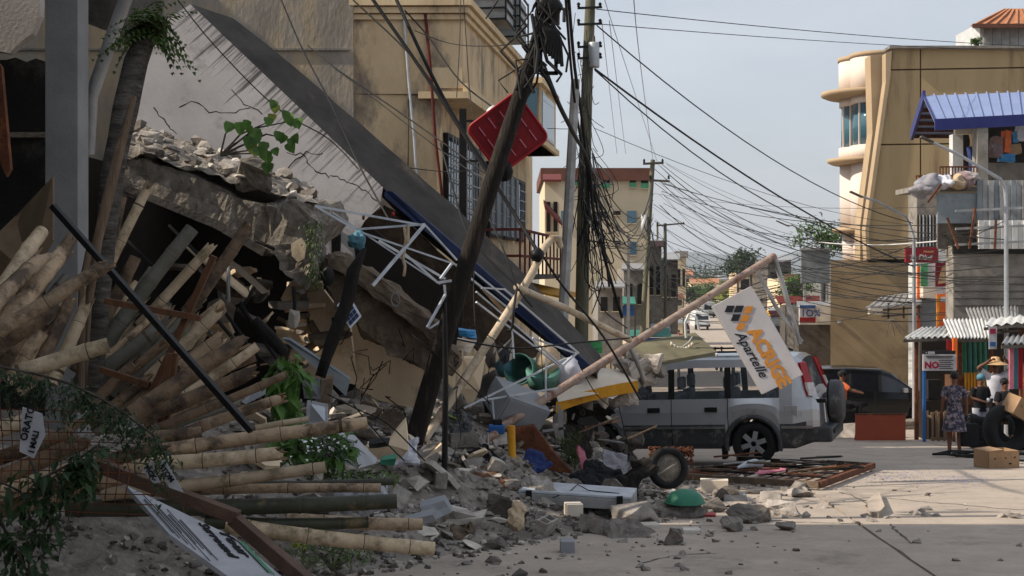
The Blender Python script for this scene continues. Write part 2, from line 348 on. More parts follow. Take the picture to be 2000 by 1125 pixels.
# ---------------------------------------------------------------- the setting
def strip(name, x0f, x1f, ys, dz, mt, parent=None, nx=1):
    mb = MB(); vs = []
    for y in ys:
        for i in range(nx+1):
            vs.append((x0f(y)+(x1f(y)-x0f(y))*i/nx, y, G(y)+dz))
    k = nx+1
    mb.add(vs, [(j*k+i, j*k+i+1, (j+1)*k+i+1, (j+1)*k+i) for j in range(len(ys)-1) for i in range(nx)], 0, True)
    return mb.build(name, mt, parent, recalc=False)
yy = [-30, 0, 20, 45, 49, 53, 57, 61, 65, 69, 73, 77, 81, 85, 150, 300, 700, 1500, 3000, 6000]
tag(strip('ground', lambda y: -60-abs(y)*1.2, lambda y: 60+abs(y)*1.2, yy, -.16, 'earth'), kind='structure')
sx = lambda y: -1.0+.146*(y-27)                       # line of the left-hand house fronts
road = tag(strip('road', lambda y: -7.5 if y < 45 else sx(y)+.8, lambda y: 16 if y < 45 else sx(y)+9.5, [-5, 10, 25, 44.9, 45, 49, 53, 57, 61, 65, 69, 73, 77, 81, 85, 150, 300, 600], -.04, 'road'), kind='structure')
r2 = random.Random(3)
for j in range(8):
    for i in range(5):
        y0 = -.5+j*4.42+.02; y1 = y0+4.4; xo = lambda y: 3.32+.1*(y-12.8)
        a = [(-2, -1, 0, 1, 2)[i]*4.1, ((-2, -1, 0, 1, 2)[i]+1)*4.1]
        if j == 7: y1 = 44.6
        q = []
        for (ax, ay) in ((a[0], y0), (a[1], y0), (a[1], y1), (a[0], y1)): q.append(Vector((xo(ay)+ax+(.018 if ax == a[0] else -.018), ay+.04*(ax-2), 0)))
        pts = []
        for e in range(4):
            p, n_ = q[e], q[(e+1) % 4]
            for s in range(9):
                t = s/9; w = p.lerp(n_, t)
                if s: w += Vector((r2.uniform(-.012, .012), r2.uniform(-.012, .012), 0))
                pts.append(Vector((w.x, w.y, G(w.y)+r2.uniform(-.004, .004)*0)))
        MB().prism(pts, (0, 0, -.1)).build('paving_slab', 'road', road)
rk_ = random.Random(12)
for pts in [[(1640, 962), (1668, 968), (1690, 980), (1700, 996), (1706, 1012)], [(1728, 972), (1780, 978), (1850, 984), (1960, 994), (2030, 998)], [(1500, 1016), (1560, 1020), (1640, 1022), (1700, 1024)], [(1740, 1024), (1752, 1042), (1790, 1066)], [(1250, 1100), (1310, 1086), (1420, 1080)]]:
    P = [GP(*p) for p in pts]; q = []
    for a, b in zip(P, P[1:]):
        for j in range(6): q.append(a.lerp(b, j/6)+Vector((rk_.uniform(-.03, .03), rk_.uniform(-.04, .04), 0)))
    vs = []
    for i, p in enumerate(q):
        t = (q[min(i+1, len(q)-1)]-q[max(i-1, 0)]).normalized(); s = Vector((-t.y, t.x, 0))*rk_.uniform(.004, .016); z = G(p.y)+.003; vs += [Vector((p.x+s.x, p.y+s.y, z)), Vector((p.x-s.x, p.y-s.y, z))]
    MB().add(vs, [(2*i, 2*i+1, 2*i+3, 2*i+2) for i in range(len(q)-1)]).build('crack', 'conc_dark', road)
# far hills and the low town below them
mb = MB(); vs = []; fs = []
for i in range(61):
    x = -2600+i*90; h = 45+36*noise.noise(Vector((i*.13, 2, 0)))+12*noise.noise(Vector((i*.5, 7, 0)))+(22 if i > 38 else 0)
    vs += [(x, 3600, -30), (x, 4200, h)]
mb.add(vs, [(2*i, 2*i+2, 2*i+3, 2*i+1) for i in range(60)], 0, True)
tag(mb.build('hills', 'hill'), kind='structure')
# the mound of pulverised debris
mb = MB(); nx, ny = 110, 120; X0, X1, Y0, Y1 = -8.5, 3.4, 6.0, 25.5; vs = []
for j in range(ny+1):
    for i in range(nx+1):
        x = X0+(X1-X0)*i/nx; y = Y0+(Y1-Y0)*j/ny
        vs.append((x, y, G(y)+HR(x, y)+.05*noise.noise(Vector((x*8, y*8, 1)))*sst(.02, .2, HR(x, y))-.012))
mb.add(vs, [(j*(nx+1)+i, j*(nx+1)+i+1, (j+1)*(nx+1)+i+1, (j+1)*(nx+1)+i) for j in range(ny) for i in range(nx)], 0, False)
tag(mb.build('debris_mound', 'debris', recalc=False), kind='structure')
# ---------------------------------------------------------------- rubble chunks
def rockmesh(seed, flat=1, sub=False):
    r = random.Random(seed); bm = bmesh.new()
    for _ in range(16): bm.verts.new((r.uniform(-1, 1), r.uniform(-1, 1), r.uniform(-1, 1)*flat))
    h = bmesh.ops.convex_hull(bm, input=bm.verts)
    bmesh.ops.delete(bm, geom=[v for v in bm.verts if not v.link_faces], context='VERTS')
    if sub:
        bmesh.ops.triangulate(bm, faces=bm.faces)
        for _ in range(2): bmesh.ops.subdivide_edges(bm, edges=bm.edges, cuts=1, use_grid_fill=True)
        bm.normal_update()
        for v in bm.verts: v.co += v.normal*(.16*noise.noise(v.co*2.2+Vector((seed, 0, 0)))+.09*noise.noise(v.co*6+Vector((seed, 0, 0))))
    bmesh.ops.recalc_face_normals(bm, faces=bm.faces)
    me = bpy.data.meshes.new('rubble_chunk'); bm.to_mesh(me); bm.free(); return me
RK = {}
def rock(p, size, seed, mt, name='rubble_chunk', flat=.6, sub=False, parent=None, rot=None, sink=.3):
    k = (seed % 9, flat, mt, sub)
    if k not in RK:
        me = rockmesh(seed % 9+1, flat, sub); me.materials.append(M[mt]); RK[k] = me
    o = bpy.data.objects.new(name, RK[k]); col.objects.link(o)
    r = random.Random(seed); s = (size, size, size) if not isinstance(size, tuple) else size
    o.scale = (s[0]/2, s[1]/2, s[2]/2); o.rotation_euler = rot or (r.uniform(-.35, .35), r.uniform(-.35, .35), r.uniform(0, 6.3))
    o.location = Vector(p)+Vector((0, 0, s[2]*flat*(.5-sink)))
    if parent is not None: o.parent = parent; o.location = o.location-Vector(parent['wb'])
    return o
r3 = random.Random(11); cnt = 0; tries = 0; fine = MB()
fm = [rockmesh(i+1, .6) for i in range(6)]
while cnt < 285 and tries < 20000:
    tries += 1
    py = r3.uniform(850, 1105); px = r3.uniform(560, 1660); d = CZ*F/(py-HY-.08*F)
    x = (px-1000)/F*d; y = d*r3.uniform(.9, 1.25)
    s = (x+.6)*-.818+(y-9.6)*.576
    if s < -1.3 or y > 18 or y < 8.6 or x < -3.2 or x > 3.8: continue
    if s < .25 and r3.random() > .13+.1*(s+1.3): continue
    sz = .06+.34*r3.random()**4+(.04 if s > .6 else 0)
    if s < 0: sz *= .7
    mt = r3.choices(['rubble', 'rubble_dark', 'rubble_pale'], [7, 3, 2])[0]
    pale = mt == 'rubble_pale'
    flat = .3 if pale else r3.choice([.16, .35, .55, .8])
    o = rock((x, y, HZ(x, y)), sz*(1, 1.15)[pale], int(r3.random()*9999), mt, flat=flat)
    tag(o, {'rubble': 'grey chunk of broken concrete in the rubble spread before the wreck', 'rubble_dark': 'dark chunk of broken masonry in the rubble spread before the wreck', 'rubble_pale': 'pale flat piece of broken plaster or tile in the rubble spread'}[mt], 'rubble', {'rubble': 'grey rubble chunks', 'rubble_dark': 'dark rubble chunks', 'rubble_pale': 'pale plaster pieces'}[mt]); cnt += 1
for k in range(15000):
    x = r3.uniform(-3.4, 7.6); y = r3.uniform(8.4, 21)
    s = (x+.6)*-.818+(y-9.6)*.576
    s -= max(0, x-1.6)*1.1
    if s < -6 or (s < .2 and r3.random() > .16*math.exp(s*.55)): continue
    me = fm[k % 6]; sz = .012+.04*r3.random()**2; c = Vector((x, y, HZ(x, y)+sz*.12)); Rm = Matrix.Rotation(r3.uniform(0, 6), 3, 'Z') @ Matrix.Rotation(r3.uniform(-.6, .6), 3, 'X')
    fine.add([c+Rm @ (v.co*sz) for v in me.vertices], [list(p.vertices) for p in me.polygons], r3.choices([0, 1, 2], [7, 3, 2])[0])
tag(fine.build('gravel', ['rubble', 'rubble_dark', 'rubble_pale'], recalc=False), 'fine grey crushed concrete scattered over road and heap', 'gravel', kind='stuff')
for (px, py, w, h, dp, mt, lab) in [
    (1322, 1008, 96, 34, .5, 'rubble', 'long broken block of grey concrete before the silver metal box'),
    (1468, 1020, 86, 34, .4, 'rubble_dark', 'dark rounded lump of concrete on the road, left of the mossy one'),
    (1530, 1006, 62, 32, .4, 'rubble', 'mossy grey lump of concrete at the right end of the rubble'),
    (1432, 1032, 44, 22, .3, 'rubble', 'small grey lump on the road in front of the dark lump'),
    (1230, 1046, 100, 34, .45, 'rubble', 'jagged grey chunk at the front edge of the rubble'),
    (1308, 1062, 46, 34, .25, 'rubble_dark', 'upright broken brick shard at the front edge of the rubble'),
    (945, 962, 70, 60, .45, 'rubble', 'large upright grey concrete lump beside the yellow post'),
    (862, 945, 60, 50, .4, 'rubble', 'pale grey concrete lump near the foot of the leaning pole'),
    (980, 1030, 62, 30, .35, 'rubble_dark', 'reddish brown block in the middle of the rubble spread'),
    (1045, 1010, 60, 34, .35, 'rubble', 'grey block below the silver metal box')]:
    p = GP(px, py); x, y = p.x, p.y; z = HZ(x, y)
    dd = y; p = Vector((x, y, z))
    tag(rock(p, (w*dd/F*1.15, dp, h*dd/F*1.9), px, mt, name='concrete_lump', flat=.75, sub=True, rot=(0, 0, (px % 7-3)*.08)), lab, 'rubble')
for k, (px, py, a) in enumerate([(905, 1000, .3), (1065, 1048, 1.2), (975, 985, .8), (1160, 1040, 2.2), (860, 1030, 1.7), (1180, 1000, .5)]):
    p = GP(px, py); x, y = p.x, p.y; Rm = Matrix.Rotation(a, 3, 'Z') @ Matrix.Rotation(.5*math.sin(k*2.3), 3, 'X'); c = Vector((x, y, HZ(x, y)+.07))
    t = thing('hollow_block', ['grey hollow concrete block left of the middle of the rubble', 'hollow concrete block at the rubble front', 'hollow concrete block below the yellow post', 'hollow concrete block right of the rubble front', 'hollow concrete block near the bamboo ends', 'hollow concrete block under the silver case'][k], 'block', c-Vector((0, 0, .07)))
    mb = MB(); mb.box(c+Rm @ Vector((0, -.045, 0)), (.3, .02, .14), Rm); mb.box(c+Rm @ Vector((0, .045, 0)), (.3, .02, .14), Rm)
    for q in (-.14, 0, .14): mb.box(c+Rm @ Vector((q, 0, 0)), (.02, .07, .138), Rm)
    mb.build('shell', 'rubble', t, sub=1, disp=.008, dsc=14)
# glass crumbs on the road
mb = MB()
for k in range(900):
    px = rnd.gauss(1745, 40) if k % 2 else rnd.gauss(1870, 38); py = 930+rnd.gauss(0, 7)+(px-1745)*(.0 if k % 2 else .05)
    p = GP(px, max(912, py)); a = rnd.uniform(0, 6); s = rnd.uniform(.008, .02)
    mb.add([p+Vector((math.cos(a+q*2.1)*s, math.sin(a+q*2.1)*s, .004+.006*(q == 1))) for q in range(3)], [(0, 1, 2)])
tag(mb.build('glass_crumbs', 'glasscrumb', recalc=False), 'bluish crumbs of shattered glass strewn across the road', 'glass', kind='stuff')
# tilted corner broken out of the paving
t = thing('broken_paving', 'tilted broken corner of concrete paving in the sunlit strip of road', 'paving', GP(1708, 1000))
q = [GP(1694, 985), GP(1716, 972), GP(1728, 1003), GP(1716, 1012), GP(1697, 1008)]
MB().prism([p+Vector((0, 0, .05+.03*(i in (1, 2)))) for i, p in enumerate(q)], (0, 0, -.09)).build('slab_piece', 'road', t)
for i, (px, py) in enumerate([(1690, 1010), (1730, 1012), (1702, 1018), (1800, 1000), (1812, 1008), (1790, 1006), (1806, 996), (1780, 1002), (1640, 1018), (1605, 992), (1570, 990), (1830, 1008), (1960, 1010), (1975, 1004), (1985, 1012), (1620, 1012)]):
    tag(rock(GP(px, py), rnd.uniform(.07, .16), i*7+3, 'rubble', flat=.5), 'small chip of concrete lying on the sunlit strip of road', 'rubble', 'chips on the sunlit road').name = 'concrete_chip'
# ---------------------------------------------------------------- buildings
def RB(mb, px0, px1, py0, py1, d, th, m=0):           # a box whose front shows at these pixels at distance d
    a = W(px0, py1, d); b = W(px1, py0, d); return mb.bx(a.x, b.x, d, d+th, a.z, b.z, m)
def PRS(mb, pts, d, th, m=0): return mb.prism([W(x, y, d) for x, y in pts], (th[0], th[1], 0) if isinstance(th, tuple) else (0, th, 0), m)
def rbo(name, mt, par, *a, bevel=0): return RB(MB(), *a).build(name, mt, par, bevel=bevel)
KB = .72                                               # the yellow house stands 19.4 m away
YB = 27*KB; zb_ = lambda z: CZ+(z-CZ)*KB
C0 = Vector((-.99*KB, YB, 0)); U_ = Vector((.145, .989, 0)); Nn = Vector((.989, -.145, 0))
def FP(s, o, z): return C0+U_*s*KB+Nn*o*KB+Vector((0, 0, zb_(z)))
def fbox(mb, s0, s1, o0, o1, z0, z1, m=0):
    return mb.hexa([FP(s0,o0,z0),FP(s0,o1,z0),FP(s1,o1,z0),FP(s1,o0,z0),FP(s0,o0,z1),FP(s0,o1,z1),FP(s1,o1,z1),FP(s1,o0,z1)], m)
yb = thing('yellow_building', 'weathered yellow corner house with overhanging upper floor behind the collapsed roof', 'building', (-1.8, 21, G(20)))
flat2 = lambda p: Vector((p.x, p.y, 0))
plan = lambda o, x0, s1: [Vector((x0*KB, YB, 0)), flat2(FP(0, o, 0)), flat2(FP(s1, o, 0)), flat2(FP(s1, -6, 0)), Vector((x0*KB, 33*KB, 0))]
def vol(name, mt, o, x0, s1, z0, z1, y=0):
    return MB().prism([p+Vector((0, y*KB, zb_(z0))) for p in plan(o, x0, s1)], (0, 0, (z1-z0)*KB)).build(name, mt, yb)
vol('upper_wall', 'yellow', 0, -3.25, 8, 5.0, 6.86); vol('lower_wall', 'yellow', -.55, -3.25, 15, -6, 4.99)
vol('soffit', 'yellow_trim', .1, -1.9, 8.1, 4.9, 5.04, -.08)
for i, (e, z0, z1) in enumerate([(.07, 6.5, 6.6), (.13, 6.62, 6.74), (.2, 6.76, 6.9)]):
    MB().prism([Vector((-3.28*KB, YB-e*KB, zb_(z0))), FP(-e, e, z0), FP(8+e, e, z0), FP(8+e, -.5, z0), Vector((-3.28*KB, YB+.3, zb_(z0)))], (0, 0, (z1-z0)*KB)).build('cornice', 'yellow_trim', yb)
MB().prism([FP(-.06, .1, 5.04), FP(8.1, .1, 5.04), FP(8.1, 0, 5.04), FP(-.06, 0, 5.04)], (0, 0, .12)).build('string_course', 'yellow_trim', yb)
rbo('wall_panel', 'yellow_trim', yb, 842, 903, 132, 172, YB-.02, .05)
bay = fbox(MB(), 9.6, 13.6, -.5, .35, 4.9, 6.7).build('bay', 'yellow', yb)
for z in (4.9, 6.55): fbox(MB(), 9.5, 13.7, -.5, .45, z, z+.16).build('bay_trim', 'yellow_trim', yb)
wn = fbox(MB(), 10.2, 13.0, .33, .37, 5.2, 6.4).build('window', 'winglass', yb)
fbox(MB(), 10.1, 13.1, .34, .4, 5.14, 5.22).build('sill', 'whitemetal', wn)
fbox(MB(), 9.55, 9.6, .0, .3, 5.2, 6.4).build('window', 'winglass', yb)
for (s0, s1, z0, z1, mt) in [(.7, 4.6, 2.45, 4.25, 'winglass'), (6.1, 8.2, 2.3, 4.1, 'shutter'), (8.6, 10.6, 2.3, 4.0, 'shutter'), (11.2, 12.6, 2.3, 4.0, 'winglass')]:
    w = fbox(MB(), s0, s1, -.56, -.52, z0, z1).build('window', 'winglass' if mt == 'winglass' else 'dark', yb)
    fr = MB()
    for z in (z0, z1): fbox(fr, s0-.06, s1+.06, -.54, -.44, z-.04, z+.04)
    for s in (s0, s1): fbox(fr, s-.05, s+.05, -.54, -.44, z0, z1)
    fr.build('frame', 'blackmetal', w)
    if mt == 'shutter':
        k = 4
        for i in range(k): fbox(MB(), s0+(s1-s0)*i/k+.03, s0+(s1-s0)*(i+1)/k-.03, -.53, -.4+.05*(i % 2), z0+.03, z1-.03).build('shutter', 'shutter', w)
    g = MB()
    n = int((s1-s0)/.3)
    for i in range(1, n): g.bar(FP(s0+(s1-s0)*i/n, -.4, z0), FP(s0+(s1-s0)*i/n, -.4, z1), .02, .02)
    for i in range(1, 6): g.bar(FP(s0, -.4, z0+(z1-z0)*i/6), FP(s1, -.4, z0+(z1-z0)*i/6), .02, .02)
    g.build('grille', 'galv', w)
# balcony, awning
fbox(MB(), 3.2, 12.5, -.55, .75, 1.2, 1.32).build('balcony_floor', 'conc_dark', yb)
rl = MB()
for z in (1.75, 2.35): fbox(rl, 3.2, 12.5, .68, .74, z-.03, z+.03); fbox(rl, 3.2, 3.26, -.5, .74, z-.03, z+.03)
rl.build('balcony_rail', 'redbrown', yb)
for i in range(12): fbox(MB(), 3.2+i*.84, 3.25+i*.84, .69, .73, 1.3, 2.35).build('baluster', 'redbrown', yb)
MB().prism([FP(7, -.5, 1.15), FP(7, 1.3, .75), FP(7, 1.3, .7), FP(7, -.5, 1.08)], U_*5*KB).build('awning', 'yellowpaint', yb)
# roof terrace: teal shed with air conditioner cages
fbox(MB(), 2.2, 8, -3.5, -.7, 6.9, 9.4).build('terrace_room', 'teal', yb)
for i in range(6): fbox(MB(), 2.4+i*.9, 2.46+i*.9, -.69, -.66, 6.9, 9.4).build('terrace_batten', 'greenpaint', yb)
for s in (3.3, 5.6):
    a = fbox(MB(), s, s+1.3, -.6, .35, 7.15, 8.1).build('air_conditioner', 'galv', yb)
    c = MB()
    for z in (7.1, 7.35, 7.6, 7.85, 8.15): fbox(c, s-.1, s+1.4, .36, .4, z, z+.04); fbox(c, s-.12, s-.08, -.6, .4, z, z+.04)
    for q in (s-.1, s+1.4): fbox(c, q-.02, q+.02, .37, .41, 7.1, 8.2)
    c.build('cage', 'blackmetal', a)
# outside bits on the wall facing us
MB().tube([W(786, 0, YB-.05), W(800, 180, YB-.05), W(808, 260, YB-.05), W(815, 360, YB-.05)], .02, 6).build('drain_pipe', 'whitemetal', yb)
MB().tube([W(828, -5, YB-.05), W(842, 150, YB-.05), W(850, 270, YB-.05), W(868, 420, YB-.05)], .025, 6).build('drain_pipe', 'redbrown', yb)
MB().tube([W(797, 330, YB-.05), W(798, 130, YB-.05)], .012, 5).build('conduit', 'conc_dark', yb)
tag(RB(RB(RB(MB(), 897, 911, 212, 560, 18.9, .14), 911, 960, 234, 238, 18.9, .06), 911, 940, 312, 316, 18.9, .06).build('steel_post', 'blackmetal'), 'black square steel post before the yellow house with two side arms', 'post')
fw = thing('firewall', 'tall bare grey concrete side wall left of the yellow house', 'wall', (-7.6, 19.3, G(19.3)))
MB().prism([Vector((-14, 19.3, -3)), Vector((W(690, 0, 19.3).x, 19.3, -3)), Vector((-2.5, 24, -3)), Vector((-14, 24, -3))], (0, 0, 8.9)).build('wall', 'firewall', fw)
for z in (2.1, 4.6, 7): MB().bx(-14, -2.36, 19.27, 19.3, z, z+.03).build('joint_band', 'conc', fw)
# far beige block with brown parapet
bb = thing('apartment_block', 'distant beige four storey block with brown parapet and green top windows', 'building', (5, 78, G(78)))
rbo('wall', 'beige', bb, 1062, 1268, 350, 720, 75, 12); rbo('parapet', 'brown_roof', bb, 1056, 1274, 328, 352, 74.7, 12.6)
for (x0, x1, y0, y1, mt) in [(1122, 1132, 349, 362, 'greenpaint'), (1174, 1191, 349, 368, 'greenpaint'), (1230, 1242, 349, 366, 'greenpaint'), (1252, 1266, 349, 368, 'greenpaint'), (1172, 1184, 413, 425, 'dark'), (1198, 1212, 412, 420, 'dark'), (1225, 1243, 412, 436, 'winglass'), (1228, 1243, 472, 498, 'winglass'), (1096, 1104, 412, 440, 'winglass'), (1158, 1168, 360, 368, 'shutter'), (1200, 1212, 470, 478, 'dark')]:
    w = rbo('window', 'dark', bb, x0, x1, y0, y1, 74.96, .06); rbo('pane', mt, w, x0, x1, y0+(y1-y0)*(.45 if mt == 'greenpaint' else 0), y1, 74.9, .05); rbo('sill', 'beige', w, x0-1, x1+1, y1, y1+1.5, 74.85, .2)
# lower roofs and small fronts between the yellow house and the block
def hut(label, px0, px1, py0, py1, d, wall, roof, th=4, over=.5, slope=8, name='low_house', wins=2):
    t = thing(name, label, 'house', W((px0+px1)/2, py1, d))
    rbo('wall', wall, t, px0, px1, py0, py1+70, d, th)
    MB().prism([W(px0-4, py0+3, d-over), W(px1+4, py0+3, d-over), W(px1+4, py0-slope, d+th), W(px0-4, py0-slope, d+th)], (0, 0, .08)).build('roof', roof, t)
    for i in range(wins):
        x = px0+(px1-px0)*(i+.5)/wins; w = (px1-px0)/wins*.28
        o = rbo('window', 'dark', t, x-w, x+w, py0+(py1-py0)*.25, py0+(py1-py0)*.6, d-.04, .05); rbo('sill', 'beige', o, x-w-1, x+w+1, py0+(py1-py0)*.6, py0+(py1-py0)*.6+1.5, d-.1, .15)
    return t
hut('narrow pale house with red tiled lean-to beside the yellow house', 1064, 1092, 352, 520, 48, 'beige', 'redbrown')
MB().prism([W(1064, 400, 46), W(1098, 436, 46), W(1098, 442, 46), W(1064, 408, 46)], (0, 2, .3)).build('lean_to', 'redbrown', bpy.data.objects['low_house'])
hut('dim pinkish house front below the tangled cables', 1168, 1216, 560, 640, 60, 'conc', 'galv')
hut('grey shop house front right of the tangled cables', 1218, 1262, 525, 640, 66, 'conc', 'galv')
hut('tall narrow grey house behind the second crossarm pole', 1266, 1292, 480, 640, 84, 'conc', 'brown_roof')
hut('dark grey shop house down the street left side', 1292, 1324, 505, 630, 96, 'conc_dark', 'galv')
hut('far cream house under the last pole', 1322, 1340, 500, 600, 120, 'beige', 'conc_dark')
for (x0, x1, y0, y1, d, wl, rf, lb) in [(1350, 1400, 552, 580, 320, 'beige', 'tile_roof', 'far low house with orange roof among trees'), (1405, 1450, 545, 575, 340, 'conc', 'galv', 'far low grey house under the blue hills'), (1440, 1500, 530, 590, 210, 'yellow', 'brown_roof', 'far ochre house behind the hanging sign'), (1500, 1545, 508, 600, 150, 'conc_dark', 'galv', 'dark grey house behind the sign frame legs'), (1535, 1570, 545, 640, 110, 'cream', 'redbrown', 'pinkish house right of the sign frame legs'), (1310, 1350, 535, 575, 400, 'conc', 'tile_roof', 'tiny far roof at the end of the street'), (1452, 1480, 518, 545, 480, 'beige', 'bluepaint', 'tiny far house with bright blue roof')]:
    hut(lb, x0, x1, y0, y1, d, wl, rf, th=8)
r6 = random.Random(8)
for k in range(16):                                    # awnings and boards crowding the far kerb
    d = r6.uniform(58, 120); x = sx(d)+r6.uniform(.4, 2.6); z = G(d)+r6.uniform(2.0, 4.6); w = r6.uniform(1, 2.4); t = thing('shop_awning', 'small dull awning with hanging board crowding the far left kerb', 'awning', Vector((x, d, G(d))), 'awnings at the far left kerb')
    MB().prism([Vector((x-w/2, d, z)), Vector((x+w/2, d, z)), Vector((x+w/2, d+1, z+.35)), Vector((x-w/2, d+1, z+.35))], (0, 0, .05)).build('canopy', r6.choice(['galv', 'shutter', 'brown_roof', 'conc', 'teal', 'beige']), t)
    MB().bx(x-w*.4, x+w*.4, d+.05, d+.1, z-.55, z-.04).build('hanging_board', r6.choice(['signwhite', 'conc_dark', 'beige', 'bluepaint', 'redbrown', 'conc']), t)
    for q in (-.45, .45): MB().bx(x+q*w-.04, x+q*w+.04, d, d+.08, G(d), z).build('post', 'conc_dark', t)
for k in range(12):
    d = r6.uniform(66, 125); x = sx(d)+r6.uniform(8.8, 10.6); z = G(d)+r6.uniform(2.2, 5); w = r6.uniform(1, 2.6); t = thing('shop_awning', 'small dull awning with hanging board at the far right kerb', 'awning', Vector((x, d, G(d))), 'awnings at the far right kerb')
    MB().prism([Vector((x-w/2, d, z)), Vector((x+w/2, d, z)), Vector((x+w/2, d+1, z+.35)), Vector((x-w/2, d+1, z+.35))], (0, 0, .05)).build('canopy', r6.choice(['galv', 'shutter', 'brown_roof', 'conc', 'redbrown', 'yellowpaint']), t)
    MB().bx(x-w*.4, x+w*.4, d+.05, d+.1, z-.7, z-.04).build('hanging_board', r6.choice(['signwhite', 'conc_dark', 'pink', 'shutter', 'redbrown', 'conc']), t)
    for q in (-.45, .45): MB().bx(x+q*w-.04, x+q*w+.04, d, d+.08, G(d), z).build('post', 'conc_dark', t)
rs = hut('small shop front with white fascia at the right street side', 1560, 1622, 600, 700, 58, 'conc_dark', 'galv', wins=0)
rbo('fascia', 'galv_white', rs, 1562, 1624, 596, 634, 57, .2)
sg = thing('shop_sign', 'small white shop sign with blue top and red foot by the tan wall', 'sign', W(1578, 632, 56.8))
rbo('board', 'signwhite', sg, 1562, 1593, 596, 631, 56.8, .1); rbo('band', 'signblue', sg, 1562, 1593, 596, 602, 56.76, .03); rbo('band', 'redsign', sg, 1562, 1593, 620, 630, 56.76, .03)
text('lettering', '1O%', W(1564, 618, 56.75), (1, 0, 0), (0, 0, 1), .42, 'signblue', sg, bold=.01)
bl = thing('billboard', 'blank grey billboard on thin posts beside the tan wall', 'billboard', W(1592, 640, 62))
rbo('board', 'shutter', bl, 1565, 1621, 488, 553, 62, .15); rbo('frame', 'steel', bl, 1563, 1623, 485, 489, 61.9, .3)
for x in (1570, 1614): rbo('post', 'steel', bl, x, x+4, 553, 745, 62, .15)
# ------------------------------------------------ tan building with round tower
tb = thing('tan_building', 'large tan building with slanted front edge at the right street corner', 'building', W(1800, 800, 50))
PRS(MB(), [(1742, 99), (2030, 92), (2030, 520), (1696, 512), (1694, 450), (1739, 150)], 50, (2.9, 9)).build('upper_block', 'groove', tb)
PRS(MB(), [(1622, 508), (2030, 508), (2030, 860), (1622, 860)], 50, (2.9, 9)).build('lower_wall', 'tan_low', tb)
for pts in [[(1743, 96), (1796.5, 95), (1796.5, 134), (1741, 135)], [(1799.5, 95), (2030, 89), (2030, 130), (1799.5, 134)], [(1740, 138), (1796.5, 137), (1796.5, 280), (1720, 281), (1737, 150)],
            [(1799.5, 137), (2030, 133), (2030, 277), (1799.5, 280)], [(1719.5, 284), (1796.5, 283), (1796.5, 506), (1697, 506), (1695, 450)], [(1799.5, 283), (2030, 280), (2030, 506), (1799.5, 506)]]:
    PRS(MB(), pts, 49.94, .06).build('panel', 'tan', tb)
PRS(MB(), [(1730, 104), (1742, 98), (1739, 150), (1697, 450), (1699, 508), (1693, 508), (1690, 450), (1730, 160)], 49.8, .5).build('edge_pilaster', 'tower_trim', tb)
PRS(MB(), [(1700, 108), (1732, 104), (1732, 150), (1688, 450), (1688, 508), (1680, 508), (1680, 440), (1704, 260)], 50.5, .8).build('side_wall', 'tower_trim', tb)
rbo('coping', 'conc', tb, 1738, 2030, 89, 94, 49.7, .8)
rbo('tap', 'whitemetal', tb, 1637, 1642, 626, 631, 49.9, .1)
tw = thing('round_tower', 'pale lobed corner tower with round ledges and curved glass on the tan building', 'tower', W(1665, 508, 51))
cz = lambda py: CZ-(py-HY)/F*52
c1 = W(1712, 0, 52.6); c2 = W(1684, 0, 53.6)
def lob(name, mt, y0, y1, r1, r2_, cap=True, par=None):
    mb = MB()
    for c, r in ((c1, r1), (c2, r2_)):
        z0, z1 = cz(y1), cz(y0); mb.lathe([(.01, z0), (r, z0), (r, z1), (.01, z1)], (c.x, c.y, 0), 28)
    return mb.build(name, mt, par or tw, recalc=True)
lob('parapet', 'tower', 108, 172, 1.02, .92); lob('parapet_cap', 'tower_trim', 101, 109, 1.06, .96)
def ledge(y0, y1, px, nm):
    r = (1690-px)*52/F; mb = MB(); z0, z1 = cz(y1), cz(y0)
    mb.lathe([(.01, z0+.02), (r*.86, z0), (r, z0+.1), (r, z1), (.01, z1+.16)], (W(1690, 0, 53).x, 53, 0), 36); mb.build(nm, 'tower_trim', tw)
ledge(174, 186, 1604, 'ledge'); ledge(307, 318, 1616, 'ledge'); ledge(445, 455, 1626, 'ledge')
lob('lintel', 'tower', 186, 200, 1.0, .9); wl = lob('curved_window', 'blueglass', 198, 284, .93, .82)
for a in (-2.6, -2.2, -1.8): MB().bx(c1.x+.94*math.cos(a)-.03, c1.x+.94*math.cos(a)+.03, c1.y+.94*math.sin(a)-.03, c1.y+.94*math.sin(a)+.03, cz(284), cz(198)).build('mullion', 'tower', wl)
for a in (-2.9, -2.4): MB().bx(c2.x+.83*math.cos(a)-.03, c2.x+.83*math.cos(a)+.03, c2.y+.83*math.sin(a)-.03, c2.y+.83*math.sin(a)+.03, cz(284), cz(198)).build('mullion', 'tower', wl)
lob('sill', 'tower', 282, 306, 1.02, .92); lob('shaft', 'tower', 318, 445, 1.0, .88); lob('foot', 'tower', 456, 512, .9, .78)
cu_ = thing('roof_cupola', 'small pale rooftop room with brown hipped tile roof on the tan building', 'roof room', W(1970, 92, 55))
rbo('wall', 'galv_white', cu_, 1914, 2040, 44, 92, 55, 3)
for i in range(7): rbo('wall_sheet', 'galv', cu_, 1922+i*17, 1936+i*17, 46, 92, 54.95, .05)
a, b, c, d_ = W(1898, 52, 54), W(2050, 46, 54), W(2050, 46, 59), W(1898, 52, 59)
MB().add([a, b, c, d_, W(1962, 17, 56), W(2010, 17, 56)], [(0, 1, 5, 4), (1, 2, 5), (2, 3, 4, 5), (3, 0, 4), (3, 2, 1, 0)]).build('roof', 'tile_roof', cu_)
for i in range(8): MB().bar(a.lerp(b, i/7)+Vector((0, -.02, .03)), W(1962+i*6, 18, 55.9), .1, .06).build('roof_rib', 'tile_roof', cu_)
